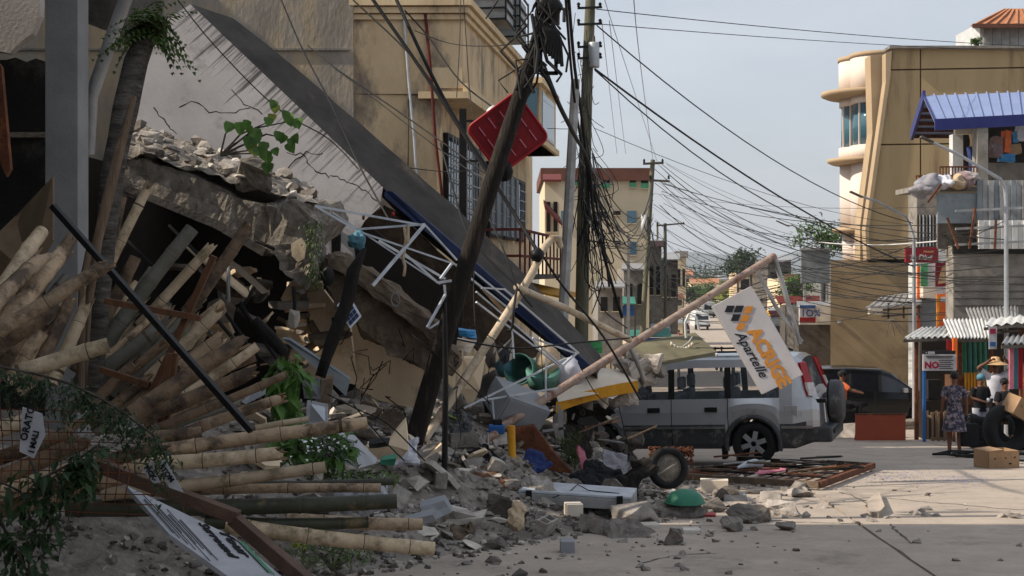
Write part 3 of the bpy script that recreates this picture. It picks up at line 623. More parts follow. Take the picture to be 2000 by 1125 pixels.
rbo('fascia', 'brown_roof', cu_, 1900, 2050, 46, 54, 53.9, .08)
# ------------------------------------------------ blue roofed house
bh = thing('blue_roofed_house', 'half built house with blue metal roof and cluttered open upper floor', 'house', W(1900, 840, 35))
e0, e1, g0, g1 = W(1826, 237, 35), W(2050, 225, 35), W(1803, 187, 37.6), W(2050, 178, 37.6)
rf = MB().prism([e0, e1, g1, g0], (0, 0, -.06)).build('roof', 'blue_roof', bh)
for i in range(13): MB().bar(e0.lerp(e1, i/12)+Vector((0, 0, .03)), g0.lerp(g1, i/12)+Vector((0, 0, .03)), .035, .05).build('roof_seam', 'blue_trim' if i == 0 else 'blue_roof', rf)
MB().prism([e0+Vector((0, -.02, .06)), e1+Vector((0, -.02, .06)), e1+Vector((0, -.02, -.24)), e0+Vector((0, -.02, -.24))], (0, .06, 0)).build('fascia', 'blue_trim', bh)
bk = W(1779, 264, 40.5); MB().prism([g0, g1, W(2050, 262, 40.5), bk], (0, 0, -.06)).build('roof', 'blue_roof', bh)
MB().bar(g0+Vector((0, -.1, 0)), bk+Vector((0, -.1, -.02)), .08, .3).build('barge_board', 'blue_trim', bh)
for i in range(5):
    p = g0.lerp(bk, .25+.17*i); MB().bar(p+Vector((.05, 0, -.12)), p+Vector((3, 0, -.12)), .06, .1).build('purlin', 'rust', bh)
rbo('column', 'galv_white', bh, 1861, 1881, 262, 400, 36.4, .3); rbo('column', 'conc', bh, 1909, 1930, 236, 352, 35, .4)
rbo('gable_plate', 'whiteslab', bh, 1866, 1909, 236, 262, 35.6, .15)
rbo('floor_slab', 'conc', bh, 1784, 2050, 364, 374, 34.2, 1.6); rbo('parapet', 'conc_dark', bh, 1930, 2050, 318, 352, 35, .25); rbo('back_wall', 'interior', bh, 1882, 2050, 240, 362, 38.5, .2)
rbo('lower_wall', 'conc', bh, 1862, 2050, 480, 862, 34, .6); rbo('wall_strip', 'mould', bh, 1862, 2050, 480, 496, 33.95, .1)
for i in range(5): rbo('block_course', 'conc_dark', bh, 1864, 2050, 540+i*14, 541.5+i*14, 33.97, .04)
for i in range(13): rbo('corrugated_sheet', 'galv' if i % 3 else 'shutter', bh, 1909+i*11, 1919+i*11, 352, 432, 33.7+.05*(i % 2), .06)
for i in range(13): rbo('corrugated_sheet', 'galv_white', bh, 1912+i*11, 1922+i*11, 430, 486, 33.5+.05*(i % 2), .06)
rbo('sheet_panel', 'shutter', bh, 1831, 1908, 378, 436, 33.8, .06); rbo('back_panel', 'conc_dark', bh, 1832, 1908, 436, 486, 34.4, .1)
for y in (412, 447, 478): MB().bar(W(1866, y, 33.3), W(2040, y-8, 33.3), .06, .06).build('scaffold_bar', 'galv', bh)
for (x0, y0, x1, y1) in [(1905, 405, 1893, 486), (1850, 425, 1872, 486), (1945, 430, 1943, 486), (1812, 395, 1838, 360)]: MB().bar(W(x0, y0, 33.2), W(x1, y1, 33.2), .05, .05).build('prop', 'rust', bh)
rl = MB()
for y in (328, 345): rl.bar(W(1788, y+16, 34), W(1838, y+14, 34), .04, .04); rl.bar(W(1836, y-2, 34), W(1908, y-2, 34), .04, .04)
for i in range(9): rl.bar(W(1790+i*6, 344, 34), W(1790+i*6, 364, 34), .025, .025)
for i in range(13): rl.bar(W(1836+i*6, 326, 34), W(1836+i*6, 362, 34), .025, .025)
rl.build('railing', 'rust', bh)
for i, (px, py, sz, mt, lb) in enumerate([(1812, 360, 24, 'greycloth', 'bulging grey-white sack on the balcony edge, leftmost'), (1842, 356, 20, 'whitecloth', 'white sack on the balcony edge, right of the first'), (1798, 372, 20, 'greycloth', 'grey sack hanging over the balcony corner'), (1868, 356, 20, 'beigebag', 'beige sack behind the balcony rail'), (1890, 350, 18, 'cloth_multi', 'mixed bundle behind the balcony rail')]):
    p = W(px, py, 33.9); tag(MB().blob(p, (sz*.0131, .35, sz*.0085), 9, 0, .35, i).build('sack', mt, sub=1, disp=.16, dsc=3.5), lb, 'sack')
for i, (x0, x1, y0, y1, mt, nm, lb) in enumerate([(1894, 1906, 286, 352, 'bluecloth', 'hanging_cloth', 'long blue cloth hanging beside the concrete column'), (1897, 1910, 262, 300, 'straw', 'hanging_cloth', 'tan cloth bundle hung above the blue cloth'), (1958, 1972, 255, 300, 'orangecloth', 'hanging_cloth', 'orange cloth hanging in the open upper floor'), (1974, 1984, 258, 280, 'blueplastic', 'bundle', 'bright blue bundle in the open upper floor'), (1950, 1978, 300, 316, 'blueplastic', 'bundle', 'turquoise sheet heaped on the parapet'), (1984, 1998, 243, 276, 'whitecloth', 'hanging_cloth', 'white papers hung in the open upper floor'), (1968, 1990, 282, 302, 'cardboard', 'carton', 'brown carton on the upper floor shelf'), (1936, 1956, 268, 308, 'cloth_multi', 'bundle', 'heap of household goods behind the parapet')]):
    a = W((x0+x1)/2, (y0+y1)/2, 36); tag(MB().box(a, ((x1-x0)*.0138, .3, (y1-y0)*.0138), Matrix.Rotation(.12*(i % 3-1), 3, 'Y')).build(nm, mt, bevel=.02, sub=2, disp=.05, dsc=3), lb, 'cloth' if 'cloth' in nm else nm)
# narrow white shopfront between tan wall and grey house
ws = thing('white_shop', 'narrow white shopfront with barred window next to the grey house', 'shop', W(1826, 840, 45.5))
rbo('wall', 'galv_white', ws, 1791, 1863, 486, 862, 45.5, 1); rbo('upper_wall', 'conc', ws, 1791, 1863, 374, 486, 45.7, 1)
w = rbo('window', 'dark', ws, 1793, 1832, 420, 482, 45.6, .06)
for i in range(6): rbo('window_bar', 'whitemetal' if i % 2 else 'conc', w, 1796+i*6.5, 1798.5+i*6.5, 420, 482, 45.5, .05)
for (x, y0, y1) in [(1845, 380, 486), (1856, 400, 486), (1838, 390, 486)]: rbo('pilaster', 'whiteslab', ws, x, x+6, y0, y1, 45.4, .2)
w = rbo('window', 'greenpaint', ws, 1799, 1812, 515, 560, 45.45, .06); rbo('sill', 'whiteslab', w, 1797, 1816, 560, 566, 45.3, .2)
rbo('ledge', 'whiteslab', ws, 1803, 1830, 560, 582, 45.0, .5); rbo('door_panel', 'shutter', ws, 1796, 1830, 585, 640, 45.4, .1)
for x in (1792, 1856): rbo('pilaster', 'pink' if x > 1800 else 'orangesign', ws, x, x+5, 520, 660, 45.35, .1)
sg = thing('red_shop_sign', 'wide red sign with white script on the narrow white shopfront', 'sign', W(1801, 515, 44.6))
rbo('board', 'redsign', sg, 1769, 1833, 483, 513, 44.6, .15, bevel=.01)
text('lettering', 'Ta Ding', W(1775, 508, 44.58), (1, 0, .04), (0, 0, 1), .24, 'signwhite', sg, shear=.3, bold=.008); text('lettering', 'House', W(1803, 494, 44.58), (1, 0, .04), (0, 0, 1), .13, 'straw', sg, shear=.3)
sg = thing('food_banner', 'upright red and yellow food banner below the wide red sign', 'sign', W(1839, 562, 44.8))
rbo('board', 'redsign', sg, 1828, 1850, 513, 560, 44.8, .08); PRS(MB(), [(1832, 555), (1836, 535), (1841, 520), (1847, 518), (1845, 535), (1849, 552)], 44.77, .02).build('picture', 'straw', sg)
sg = thing('food_banner', 'tall orange and yellow banner above the corrugated awnings', 'sign', W(1842, 636, 44.4))
PRS(MB(), [(1830, 575), (1852, 573), (1850, 605), (1843, 636), (1830, 640)], 44.4, .08).build('board', 'orangesign', sg); PRS(MB(), [(1830, 578), (1835, 577), (1834, 634), (1830, 636)], 44.37, .02).build('picture', 'yellowpaint', sg); rbo('picture', 'signwhite', sg, 1837, 1848, 580, 590, 44.37, .02)
# shed roof on the tan wall
DS = 0
sh = thing('shed_roof', 'grey lean-to roof with sagging steel frame against the tan wall', 'roof', W(1750, 622, 44))
MB().prism([W(1690, 601, 44.5), W(1800, 590, 44.5), W(1800, 568, 48), W(1720, 580, 48)], (0, 0, -.08)).build('roof_sheet', 'galv', sh)
for i in range(7): MB().bar(W(1700+i*16, 600-i*1.5, 44.45), W(1725+i*12, 579-i*1.7, 47.9), .05, .05).build('roof_rib', 'galv', sh)
rbo('gutter', 'whiteslab', sh, 1698, 1724, 602, 614, 44.4, .2)
for y in (606, 618): MB().bar(W(1722, y, 44.6), W(1800, y-6, 44.6), .05, .05).build('frame_bar', 'conc_dark', sh)
for x in (1735, 1765, 1795): MB().bar(W(x, 592, 44.6), W(x, 622, 44.6), .05, .05).build('frame_bar', 'conc_dark', sh)
for i, x in enumerate((1730, 1742, 1750, 1756)): MB().tube([W(1738+i*2, 624, 43), W(x+i*6, 660-i*3, 44.5)], .015, 5).build('loose_strand', 'wiregrey', sh)
# ------------------------------------------------ market awnings
def corr(name, mt, par, a, b, c, d_, n, amp=.03):      # corrugated sheet a-b front, d_-c back
    vs = []; 
    for i in range(n*4+1):
        t = i/(n*4); o = Vector((0, 0, amp*math.sin(t*n*2*math.pi))); vs += [a.lerp(b, t)+o, d_.lerp(c, t)+o]
    k = n*4; mb = MB().add(vs, [(2*i, 2*i+2, 2*i+3, 2*i+1) for i in range(k)], 0, True)
    mb.add([p-Vector((0, 0, .02)) for p in vs], [(2*i+1, 2*i+3, 2*i+2, 2*i) for i in range(k)], 0, True)
    return mb.build(name, mt, par, recalc=False)
def awning(label, pts, mt, n, posts):
    t = thing('market_awning', label, 'awning', posts[0] if posts else pts[0]); corr('roof_sheet', mt, t, *pts, n)
    MB().bar(pts[0]-Vector((0, 0, .06)), pts[1]-Vector((0, 0, .06)), .06, .06).build('front_beam', 'conc_dark', t)
    for p in posts:
        top = min(pts[0].z, pts[1].z)-.05; MB().bx(p.x-.04, p.x+.04, p.y-.04, p.y+.04, G(p.y), top).build('post', 'rust', t)
    return t
def gp(px, d): p = W(px, 0, d); p.z = G(d); return p
awning('flat pale awning sheet reaching left over the notice board', [W(1764, 661, 30), W(1882, 656, 30), W(1882, 638, 33), W(1800, 640, 33)], 'galv_white', 10, [gp(1790, 30.2), gp(1875, 30.2)])
awning('steep corrugated awning with bright ribs, middle one of the stalls', [W(1858, 660, 29.6), W(1938, 660, 29.6), W(1930, 622, 32), W(1842, 624, 32)], 'galv_white', 12, [gp(1936, 29.8)])
awning('upper corrugated awning behind the steep one', [W(1905, 648, 30.6), W(1990, 640, 30.6), W(1988, 598, 33.4), W(1886, 602, 33.4)], 'galv', 14, [])
awning('thick pale flat awning at the right edge, upper', [W(1922, 637, 28.6), W(2040, 626, 28.6), W(2040, 612, 31.5), W(1934, 622, 31.5)], 'galv_white', 6, [gp(1995, 28.8)])
awning('grey awning at the right edge, lower', [W(1956, 672, 26.5), W(2050, 668, 26.5), W(2050, 648, 29), W(1966, 656, 29)], 'galv', 8, [gp(2003, 26.7)])
st = thing('market_stall', 'dim market stall with teal curtains under the corrugated awnings', 'stall', gp(1915, 31))
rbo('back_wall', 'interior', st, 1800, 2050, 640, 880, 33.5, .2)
for i in range(6): p = W(1883+i*10, 665, 30.6); MB().tube([p, p+Vector((.03, .04, -1)), p+Vector((-.01, 0, -1.35))], [.05, .065, .07], 8).build('curtain', 'teal' if i % 3 else 'greenplastic', st)
rbo('counter', 'brownwood', st, 1862, 1920, 735, 790, 30.4, .6)
for i in range(7): rbo('slat', 'yellowpaint', st, 1884+i*6, 1888+i*6, 728, 762, 30.2, .05)
for i, mt in enumerate(['pink', 'barrelblue', 'redcloth', 'teal']): rbo('hanging_towel', mt, st, 1972+i*9, 1980+i*9, 680, 760, 26.9+.04*i, .05)
rbo('orange_strip', 'orangesign', st, 1862, 1870, 660, 722, 29.5, .08); rbo('poster', 'redsign', st, 1850, 1862, 663, 684, 29.6, .04)
rbo('shelf', 'plywood', st, 1866, 1900, 765, 772, 29.9, .5)
hp = thing('hanging_packet', 'pink and white printed packet hanging from the awning corner', 'packet', W(1940, 684, 28.3))
rbo('sheet', 'paper', hp, 1932, 1947, 638, 682, 28.3, .03); rbo('print', 'magenta', hp, 1934, 1945, 642, 652, 28.28, .01); rbo('print', 'bluepaint', hp, 1934, 1945, 668, 676, 28.28, .01)
nb = thing('notice_board', 'white notice board reading NO in red with lines of small print', 'sign', W(1838, 724, 29))
rbo('board', 'signwhite', nb, 1803, 1868, 692, 724, 29, .05); rbo('header', 'signblack', nb, 1804, 1866, 685, 692, 29, .05)
text('lettering', 'NO', W(1806, 719, 28.99), (1, 0, 0), (0, 0, 1), .195, 'magenta', nb, bold=.01)
text('lettering', '\u2022 IIIIIIII', W(1808, 691.5, 28.99), (1, 0, 0), (0, 0, 1), .075, 'signwhite', nb, bold=.004)
for i in range(2): rbo('print_line', 'ink', nb, 1808+i*3, 1862-i*3, 695+i*3.2, 696.5+i*3.2, 28.99, .012)
for i in range(5): rbo('print_line', 'ink', nb, 1834, 1863-(i*5) % 9, 703+i*4, 704.3+i*4, 28.99, .012)
for x in (1806, 1864): MB().bx(W(x, 0, 29.06).x-.03, W(x, 0, 29.06).x+.03, 29.06, 29.12, G(29), W(0, 700, 29).z).build('leg', 'bluepaint' if x < 1850 else 'rust', nb)
# ------------------------------------------------ ruined frame at the near left
rb = thing('ruined_building', 'dim concrete frame building with stained wall and grey pillar at the left edge', 'building', (-5.5, 11, G(11)))
p0, p1 = W(88, 0, 10.6), W(152, 0, 10.6)
MB().bx(p0.x, p1.x, 10.6, 10.87, G(11)-.3, 4.2).build('pillar', 'pillar', rb, bevel=.006)
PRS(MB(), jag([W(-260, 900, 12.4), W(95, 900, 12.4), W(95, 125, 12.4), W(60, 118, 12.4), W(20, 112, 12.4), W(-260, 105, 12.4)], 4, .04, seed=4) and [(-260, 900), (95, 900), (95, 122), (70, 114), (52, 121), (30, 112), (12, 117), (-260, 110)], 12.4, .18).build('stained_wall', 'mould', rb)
PRS(MB(), [(-260, -60), (80, -60), (77, 30), (62, 66), (45, 78), (30, 92), (18, 104), (0, 100), (-260, 100)], 12.2, .12).build('upper_wall', 'plaster', rb)
rbo('ring_beam', 'conc_dark', rb, -260, 88, 258, 268, 12.3, .1)
MB().prism([W(168, -30, 11.6), W(250, -30, 11.6), W(247, 40, 11.6), (W(236, 66, 11.6)), W(200, 55, 11.6), W(168, 46, 11.6)], (0, 1.2, .1)).build('beam_end', 'conc_dark', rb, sub=1, disp=.03, dsc=5)
MB().bx(-11, -3.45, -8, 11.6, 4.2, 4.45).build('floor_slab', 'conc', rb)
MB().bx(-11, -4.6, -8, 11.5, 4.45, 7.4).build('upper_storey', 'conc_dark', rb)  # slab and storey stretched out of view, to shade road and left foreground
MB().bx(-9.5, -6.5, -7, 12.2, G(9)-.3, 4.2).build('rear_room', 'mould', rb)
MB().bx(-4.0, -3.7, 5.4, 5.7, G(5)-.2, 4.2).build('pillar', 'pillar', rb)
MB().bx(-14, -8.6, 15.2, 19.1, G(19)-.4, 9.0).build('shade_block', 'conc_dark', rb)  # block outside the view, added to shade the toppled wall and firewall
tag(PRS(MB(), [(-14, 110), (2, 130), (20, 330), (12, 345), (-6, 300)], 9.6, .05).build('plank', 'rust'), 'reddish brown plank hanging at the left edge of the picture', 'plank')
b0 = thing('roof_beam', 'grey pipe leaning behind the pillar towards the tree trunk', 'pipe', W(182, 180, 11.2))
MB().tube([W(252, -20, 10.9), W(214, 84, 11), W(178, 190, 11.1), W(172, 300, 11.2)], .055, 10).build('pipe', 'galv', b0)
# ---------------------------------------------------------------- the collapsed building
cb = thing('collapsed_building', 'collapsed concrete building with toppled white wall and broken floor slabs', 'building', Vector((-2.2, 15.5, G(15.5))))
EA, EB = W(372, 8, 17.0), W(1162, 724, 17.4); ed = (EB-EA).normalized()
wp = [(372, 8, 17.0), (748, 366, 17.0), (742, 404, 16.9), (712, 432, 16.8), (690, 470, 16.7), (688, 515, 16.6), (640, 500, 16.5), (596, 440, 16.5), (500, 396, 16.4), (380, 345, 16.3), (230, 300, 16), (215, 250, 15.8), (262, 130, 16.3), (318, 40, 16.8)]
pv = [W(*p) for p in wp]; nrm = (pv[1]-pv[0]).cross(pv[9]-pv[0]).normalized()
if nrm.y > 0: nrm = -nrm
# flatten onto one plane
pv = [p-nrm*(p-pv[0]).dot(nrm) for p in pv]
perp = nrm.cross(ed); perp = perp if perp.z < 0 else -perp
def drip_uv(p): q = p-EA; return (q.dot(ed), q.dot(perp))
wl = MB().prism(pv, -nrm*.05, 0, 1).build('toppled_wall', ['drip', 'slabedge'], cb, uvf=drip_uv)
def crack(par, pts, d, w=.012, mt='dark', proud=None):
    r = random.Random(int(pts[0][0])); P = [W(x, y, d) for x, y in pts]; q = [P[0]]
    for a, b in zip(P, P[1:]):
        for j in range(1, 5): q.append(a.lerp(b, j/4)+Vector((r.uniform(-.02, .02), 0, r.uniform(-.02, .02))))
    if proud is not None:                              # drop the pixels onto a plane (point, normal)
        o, n = proud; cam0 = Vector((0, 0, CZ)); q = [cam0+(p-cam0)*((o-cam0).dot(n)/((p-cam0).dot(n))) for p in q]; q = [p+n*.004*(1 if n.y < 0 else -1) for p in q]
    mb = MB(); vs = []
    for i, p in enumerate(q):
        t = (q[min(i+1, len(q)-1)]-q[max(i-1, 0)]).normalized(); s = t.cross(Vector((0, 1, 0))).normalized()*w*r.uniform(.4, 1); vs += [p+s, p-s]
    mb.add(vs, [(2*i, 2*i+1, 2*i+3, 2*i+2) for i in range(len(q)-1)]); return mb.build('crack', mt, par)
PL = (pv[0], nrm)
for pts in [[(560, 298), (592, 302), (612, 330), (640, 345), (662, 345), (680, 358), (712, 372), (735, 395)], [(350, 210), (380, 198), (410, 220), (450, 222), (490, 212)], [(300, 210), (325, 240), (345, 262)], [(452, 175), (478, 205), (512, 222)], [(630, 300), (600, 298), (560, 330)]]: crack(wl, pts, 16.9, .008, proud=PL)
# dark upper edge of the wall (its old top face) and the blue painted band under it
up = [W(372, 8, 17.0), W(520, 150, 17.02), W(748, 366, 17.02), W(900, 505, 17.1), EB, W(1172, 694, 18.3), W(1010, 520, 18.1), W(884, 398, 18), W(700, 238, 17.8), W(560, 118, 17.7), W(458, 36, 17.6)]
MB().prism(up, (.1, .5, -.25)).build('wall_top_edge', 'slabedge', cb, sub=2, disp=.035, dsc=2.5)
bl_ = [W(752, 373, 16.86), W(766, 374, 16.84), W(905, 492, 16.98), W(1010, 585, 17.08), W(1162, 722, 17.3), W(1146, 726, 17.28), W(1003, 606, 17.05), W(886, 498, 16.95), W(750, 383, 16.84)]
MB().prism(bl_, (.02, .12, 0)).build('painted_band', 'blue_band', cb)
MB().prism([W(700, 436, 17.4), W(752, 400, 17.3), W(800, 440, 17.3), W(930, 560, 17.4), W(1060, 690, 17.5), W(960, 720, 17.7), W(830, 560, 17.7), W(730, 500, 17.7)], (0, .3, 0)).build('torn_concrete', 'conc_brown', cb, sub=2, disp=.07, dsc=3)
# broken floor slab at the upper left, heaped with rubble
fs_ = [(236, 300), (300, 318), (360, 338), (440, 372), (500, 398), (560, 404), (600, 408), (612, 440), (600, 480), (560, 520), (520, 498), (470, 474), (420, 446), (330, 404), (236, 376)]
MB().prism(jag([W(x, y, 13) for x, y in fs_], 3, .03, seed=2), (0, 2.6, .22)).build('broken_slab', 'conc_broken', cb, sub=1, disp=.06, dsc=4)
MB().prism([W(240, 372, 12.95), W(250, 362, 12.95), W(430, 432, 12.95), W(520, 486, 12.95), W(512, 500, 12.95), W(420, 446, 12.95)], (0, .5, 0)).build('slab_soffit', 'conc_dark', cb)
he = MB(); vs = []; nx, ny = 36, 14
for j in range(ny+1):
    for i in range(nx+1):
        t = i/nx; s = j/ny; px = 232+t*390; front = 304+t*104-16*math.sin(t*3); back = 236+t*120+46*max(0, t-.55)
        p = W(px, front+(back-front)*s, 12.95+s*1.9); q = p*3.2; p += Vector((0, -.06, .1))*noise.noise(q)*1.0+Vector((0, 0, .05))*noise.noise(q*3); vs.append(p)
he.add(vs, [(j*(nx+1)+i, j*(nx+1)+i+1, (j+1)*(nx+1)+i+1, (j+1)*(nx+1)+i) for j in range(ny) for i in range(nx)])
he.build('rubble_crust', 'conc_broken', cb, recalc=False)
r4 = random.Random(21)
for k in range(120):
    t = r4.random(); s = r4.random(); px = 240+t*375; front = 304+t*104-16*math.sin(t*3); back = 236+t*120+46*max(0, t-.55); py = front+(back-front)*s
    tag(rock(W(px, py, 12.9+s*1.9), .06+.2*r4.random()**3, k*31, r4.choice(['rubble', 'rubble', 'rubble_dark', 'rubble_pale']), flat=.6, name='concrete_fragment', sink=.2, parent=cb))
tag(rock(W(498, 360, 12.8), (.42, .4, .5), 77, 'conc_broken', name='concrete_lump', flat=.8, sub=True), 'big angular lump on the slab right below the seedling', 'rubble')
tag(rock(W(468, 345, 12.75), (.16, .12, .1), 5, 'rubble_pale', name='tile_shard', flat=.4), 'white tile shard catching light on the slab', 'shard')
# the slab's broken end hanging down
MB().prism([W(x, y, 12.85) for x, y in [(520, 402), (560, 392), (606, 398), (618, 425), (604, 470), (612, 520), (604, 560), (590, 556), (572, 540), (548, 520), (520, 480)]], (0, .9, .05)).build('slab_end', 'conc_broken', cb, sub=2, disp=.11, dsc=4)
PRS(MB(), [(568, 476), (588, 464), (598, 478), (594, 505), (582, 512), (570, 500)], 12.72, .03).build('plaster_patch', 'cream', cb)
mb = MB()
for k in range(260):
    p = W(rnd.gauss(612, 9), rnd.uniform(430, 560), 12.75+rnd.uniform(-.1, .1)); mb.leaf(p, (rnd.uniform(-.6, .6), -.6, rnd.uniform(-1, .4)), rnd.uniform(.03, .08), .02)
tag(mb.build('moss_tuft', 'grassm', recalc=False), 'moss and weeds hanging down the broken slab end', 'moss', kind='stuff')
# cavity below the slab: back and side walls of the crushed storey
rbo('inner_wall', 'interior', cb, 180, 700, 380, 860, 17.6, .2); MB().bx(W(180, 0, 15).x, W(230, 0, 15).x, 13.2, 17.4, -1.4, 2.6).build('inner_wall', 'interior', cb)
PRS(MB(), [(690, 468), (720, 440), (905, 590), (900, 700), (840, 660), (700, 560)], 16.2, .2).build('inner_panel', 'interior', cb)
crack(cb, [(862, 560), (846, 590), (838, 618), (826, 650)], 16.18, .012)
PRS(MB(), [(610, 420), (700, 470), (720, 560), (640, 520), (600, 480)], 16.6, .15).build('plaster_remnant', 'plaster', cb, )
PRS(MB(), [(646, 428), (664, 424), (664, 500), (648, 502)], 16.5, .1).build('door_stub', 'burnt', cb)
# diagonal beam below
PRS(MB(), jag([W(x, y, 13.4) for x, y in [(634, 500), (664, 500), (760, 570), (850, 650), (900, 700), (880, 730), (838, 722), (760, 690), (700, 640), (655, 600), (640, 560)]], 3, .02, seed=9) and [(634, 500), (664, 500), (760, 570), (850, 650), (900, 700), (880, 730), (838, 722), (760, 690), (700, 640), (655, 600), (640, 560)], 13.4, .6).build('fallen_beam', 'conc_brown', cb, sub=3, disp=.085, dsc=4.5)
PRS(MB(), [(636, 494), (668, 496), (770, 562), (850, 632), (872, 662), (850, 668), (760, 600), (640, 516)], 13.2, .5).build('beam_lip', 'conc_brown', cb, sub=3, disp=.05, dsc=6)
# cream wall with torn brick edge
PRS(MB(), [(600, 572), (632, 566), (650, 590), (668, 612), (684, 640), (690, 690), (696, 752), (664, 744), (618, 690), (606, 640)], 14.0, .12).build('cream_wall', 'cream', cb)
PRS(MB(), [(680, 622), (760, 660), (850, 724), (846, 790), (800, 796), (740, 782), (694, 756), (688, 690)], 14.25, .12).build('cream_wall', 'cream', cb)
for k in range(11):
    px = 590+rnd.uniform(-5, 7)+(k > 5)*6; py = 572+k*16; rock(W(px, py, 13.95), (.13, .18, .1), k*5+1, 'conc_broken' if k % 2 else 'rubble_pale', name='broken_block', flat=.7, parent=cb, rot=(0, .2*(k % 3-1), .3))
for y in (620, 640, 664): RB(MB(), 648, 656, y, y+9, 13.98, .05).build('block_hole', 'dark', cb)
# torn ceiling boards, pipes and rods in the cavity
for pts in [[(356, 478), (404, 500), (484, 566), (488, 582), (476, 580), (380, 500)], [(440, 500), (470, 520), (524, 570), (512, 574), (452, 520)]]: PRS(MB(), pts, 13.6, .04).build('torn_board', 'whiteslab', cb)
for (a, b) in [((447, 520), (447, 590)), ((572, 560), (574, 620)), ((330, 440), (396, 505)), ((250, 470), (300, 520)), ((470, 590), (500, 640)), ((496, 560), (472, 600)), ((500, 470), (550, 492)), ((420, 620), (470, 680)), ((440, 610), (500, 700)), ((470, 600), (540, 700))]:
    MB().tube([W(*a, 12.9), W((a[0]+b[0])/2+rnd.uniform(-3, 3), (a[1]+b[1])/2, 12.85), W(*b, 12.9)], .018, 6).build('bent_rod', 'galv' if a[0] % 2 else 'blackmetal', cb)
tag(rock(W(576, 632, 12.8), (.12, .1, .24), 4, 'rubble_pale', name='hanging_lump', flat=.9), 'white lump dangling from a rod in the dark cavity', 'rubble')
# big grey slab pieces left of the plant under the cream wall
sg = thing('roof_sheet', 'long grey-blue roofing sheet slanting down before the cream wall', 'roofing sheet', W(620, 760, 12.6))
MB().prism([W(552, 662, 12.3), W(566, 664, 12.3), W(684, 742, 12.6), (W(676, 774, 12.6)), W(640, 740, 12.5)], (0, .03, .02)).build('sheet', 'shutter', sg)
for a, b, lb in [([(590, 742), (624, 738), (626, 780), (594, 778)], 12.2, 'upper pale blue tile leaning in the plants'), ([(600, 782), (640, 790), (640, 832), (596, 830)], 12.0, 'lower pale blue tile leaning in the plants'), ([(452, 770), (500, 752), (545, 756), (480, 790)], 11.5, 'pale blue sheet scrap behind the bamboo ends')]:
    tag(MB().prism([W(x, y, b+.1*(i % 2)) for i, (x, y) in enumerate(a)], (0, .03, 0)).build('tile_sheet', 'cabinet' if 'upper' in lb else 'whitemetal'), lb, 'tile')
for i, (pts, d, mt, lb) in enumerate([([(626, 742), (650, 738), (646, 790), (640, 820), (628, 790)], 12.1, 'conc_brown', 'brown broken block beside the pale blue tiles'), ([(654, 850), (690, 860), (735, 905), (700, 915), (668, 905)], 10.6, 'paper', 'crumpled white cracked sheet in the weeds'), ([(716, 872), (756, 868), (792, 822), (798, 880), (784, 896), (730, 898)], 11.6, 'cream', 'curved cream board at the foot of the leaning pole'), ([(720, 866), (760, 862), (758, 872), (722, 874)], 11.4, 'blackmetal', 'short black bar on the rubble left of the pole'), ([(745, 898), (774, 896), (770, 910), (742, 908)], 11.0, 'greenplastic', 'small dark green plastic piece near the cream board'), ([(820, 990), (868, 978), (884, 1002), (850, 1012)], 9.6, 'cabinet', 'pale blue tile lying in the rubble, larger one'), ([(790, 1020), (845, 1004), (850, 1016), (800, 1032)], 9.2, 'cabinet', 'pale blue tile lying in the rubble, lower one')]):
    o = MB().prism([W(x, y, d+.08*(k % 3)) for k, (x, y) in enumerate(pts)], (0, .07, .03)); tag(o.build('board_scrap', mt, sub=1, disp=.015, dsc=6), lb, 'scrap')
# small solar panel, burnt timber
sp_ = thing('solar_panel', 'small dark solar panel with white frame stuck on the fallen beam', 'solar panel', W(690, 638, 12.9))
q = [W(658, 596, 12.95), W(680, 574, 13.05), W(706, 618, 12.95), W(684, 642, 12.85)]
MB().prism(q, (0, .03, 0)).build('frame', 'whitemetal', sp_)
cc = sum(q, Vector())/4
for i in range(3):
    for j in range(5):
        def bil(a, b): return q[0].lerp(q[1], a).lerp(q[3].lerp(q[2], a), b)
        a0, a1, b0, b1 = .1+.27*i, .34+.27*i, .07+.175*j, .22+.175*j
        MB().prism([cc+(bil(x, y)-cc)+Vector((0, -.008, 0)) for x, y in ((a0, b0), (a1, b0), (a1, b1), (a0, b1))], (0, .006, 0)).build('cell', 'blue_band', sp_)
tag(MB().tube([W(626, 736, 11.8), W(648, 670, 11.85), W(678, 590, 11.9), W(690, 530, 11.95), W(712, 486, 12)], [.05, .06, .062, .058, .02], 7).build('burnt_timber', 'burnt', sub=1, disp=.015, dsc=8), 'charred black timber standing before the cream wall', 'timber')
tag(MB().tube([W(496, 625, 11.5), W(528, 660, 11.5), W(556, 690, 11.5)], [.05, .06, .05], 7).build('burnt_timber', 'burnt'), 'short charred timber in the dark cavity right of the bamboo', 'timber')
tag(MB().blob(W(640, 540, 12.9), (.06, .06, .1), 8, 0, .2, 3).build('cable_ball', 'blackmetal'), 'round dark lump hanging at the slab end', 'lump')
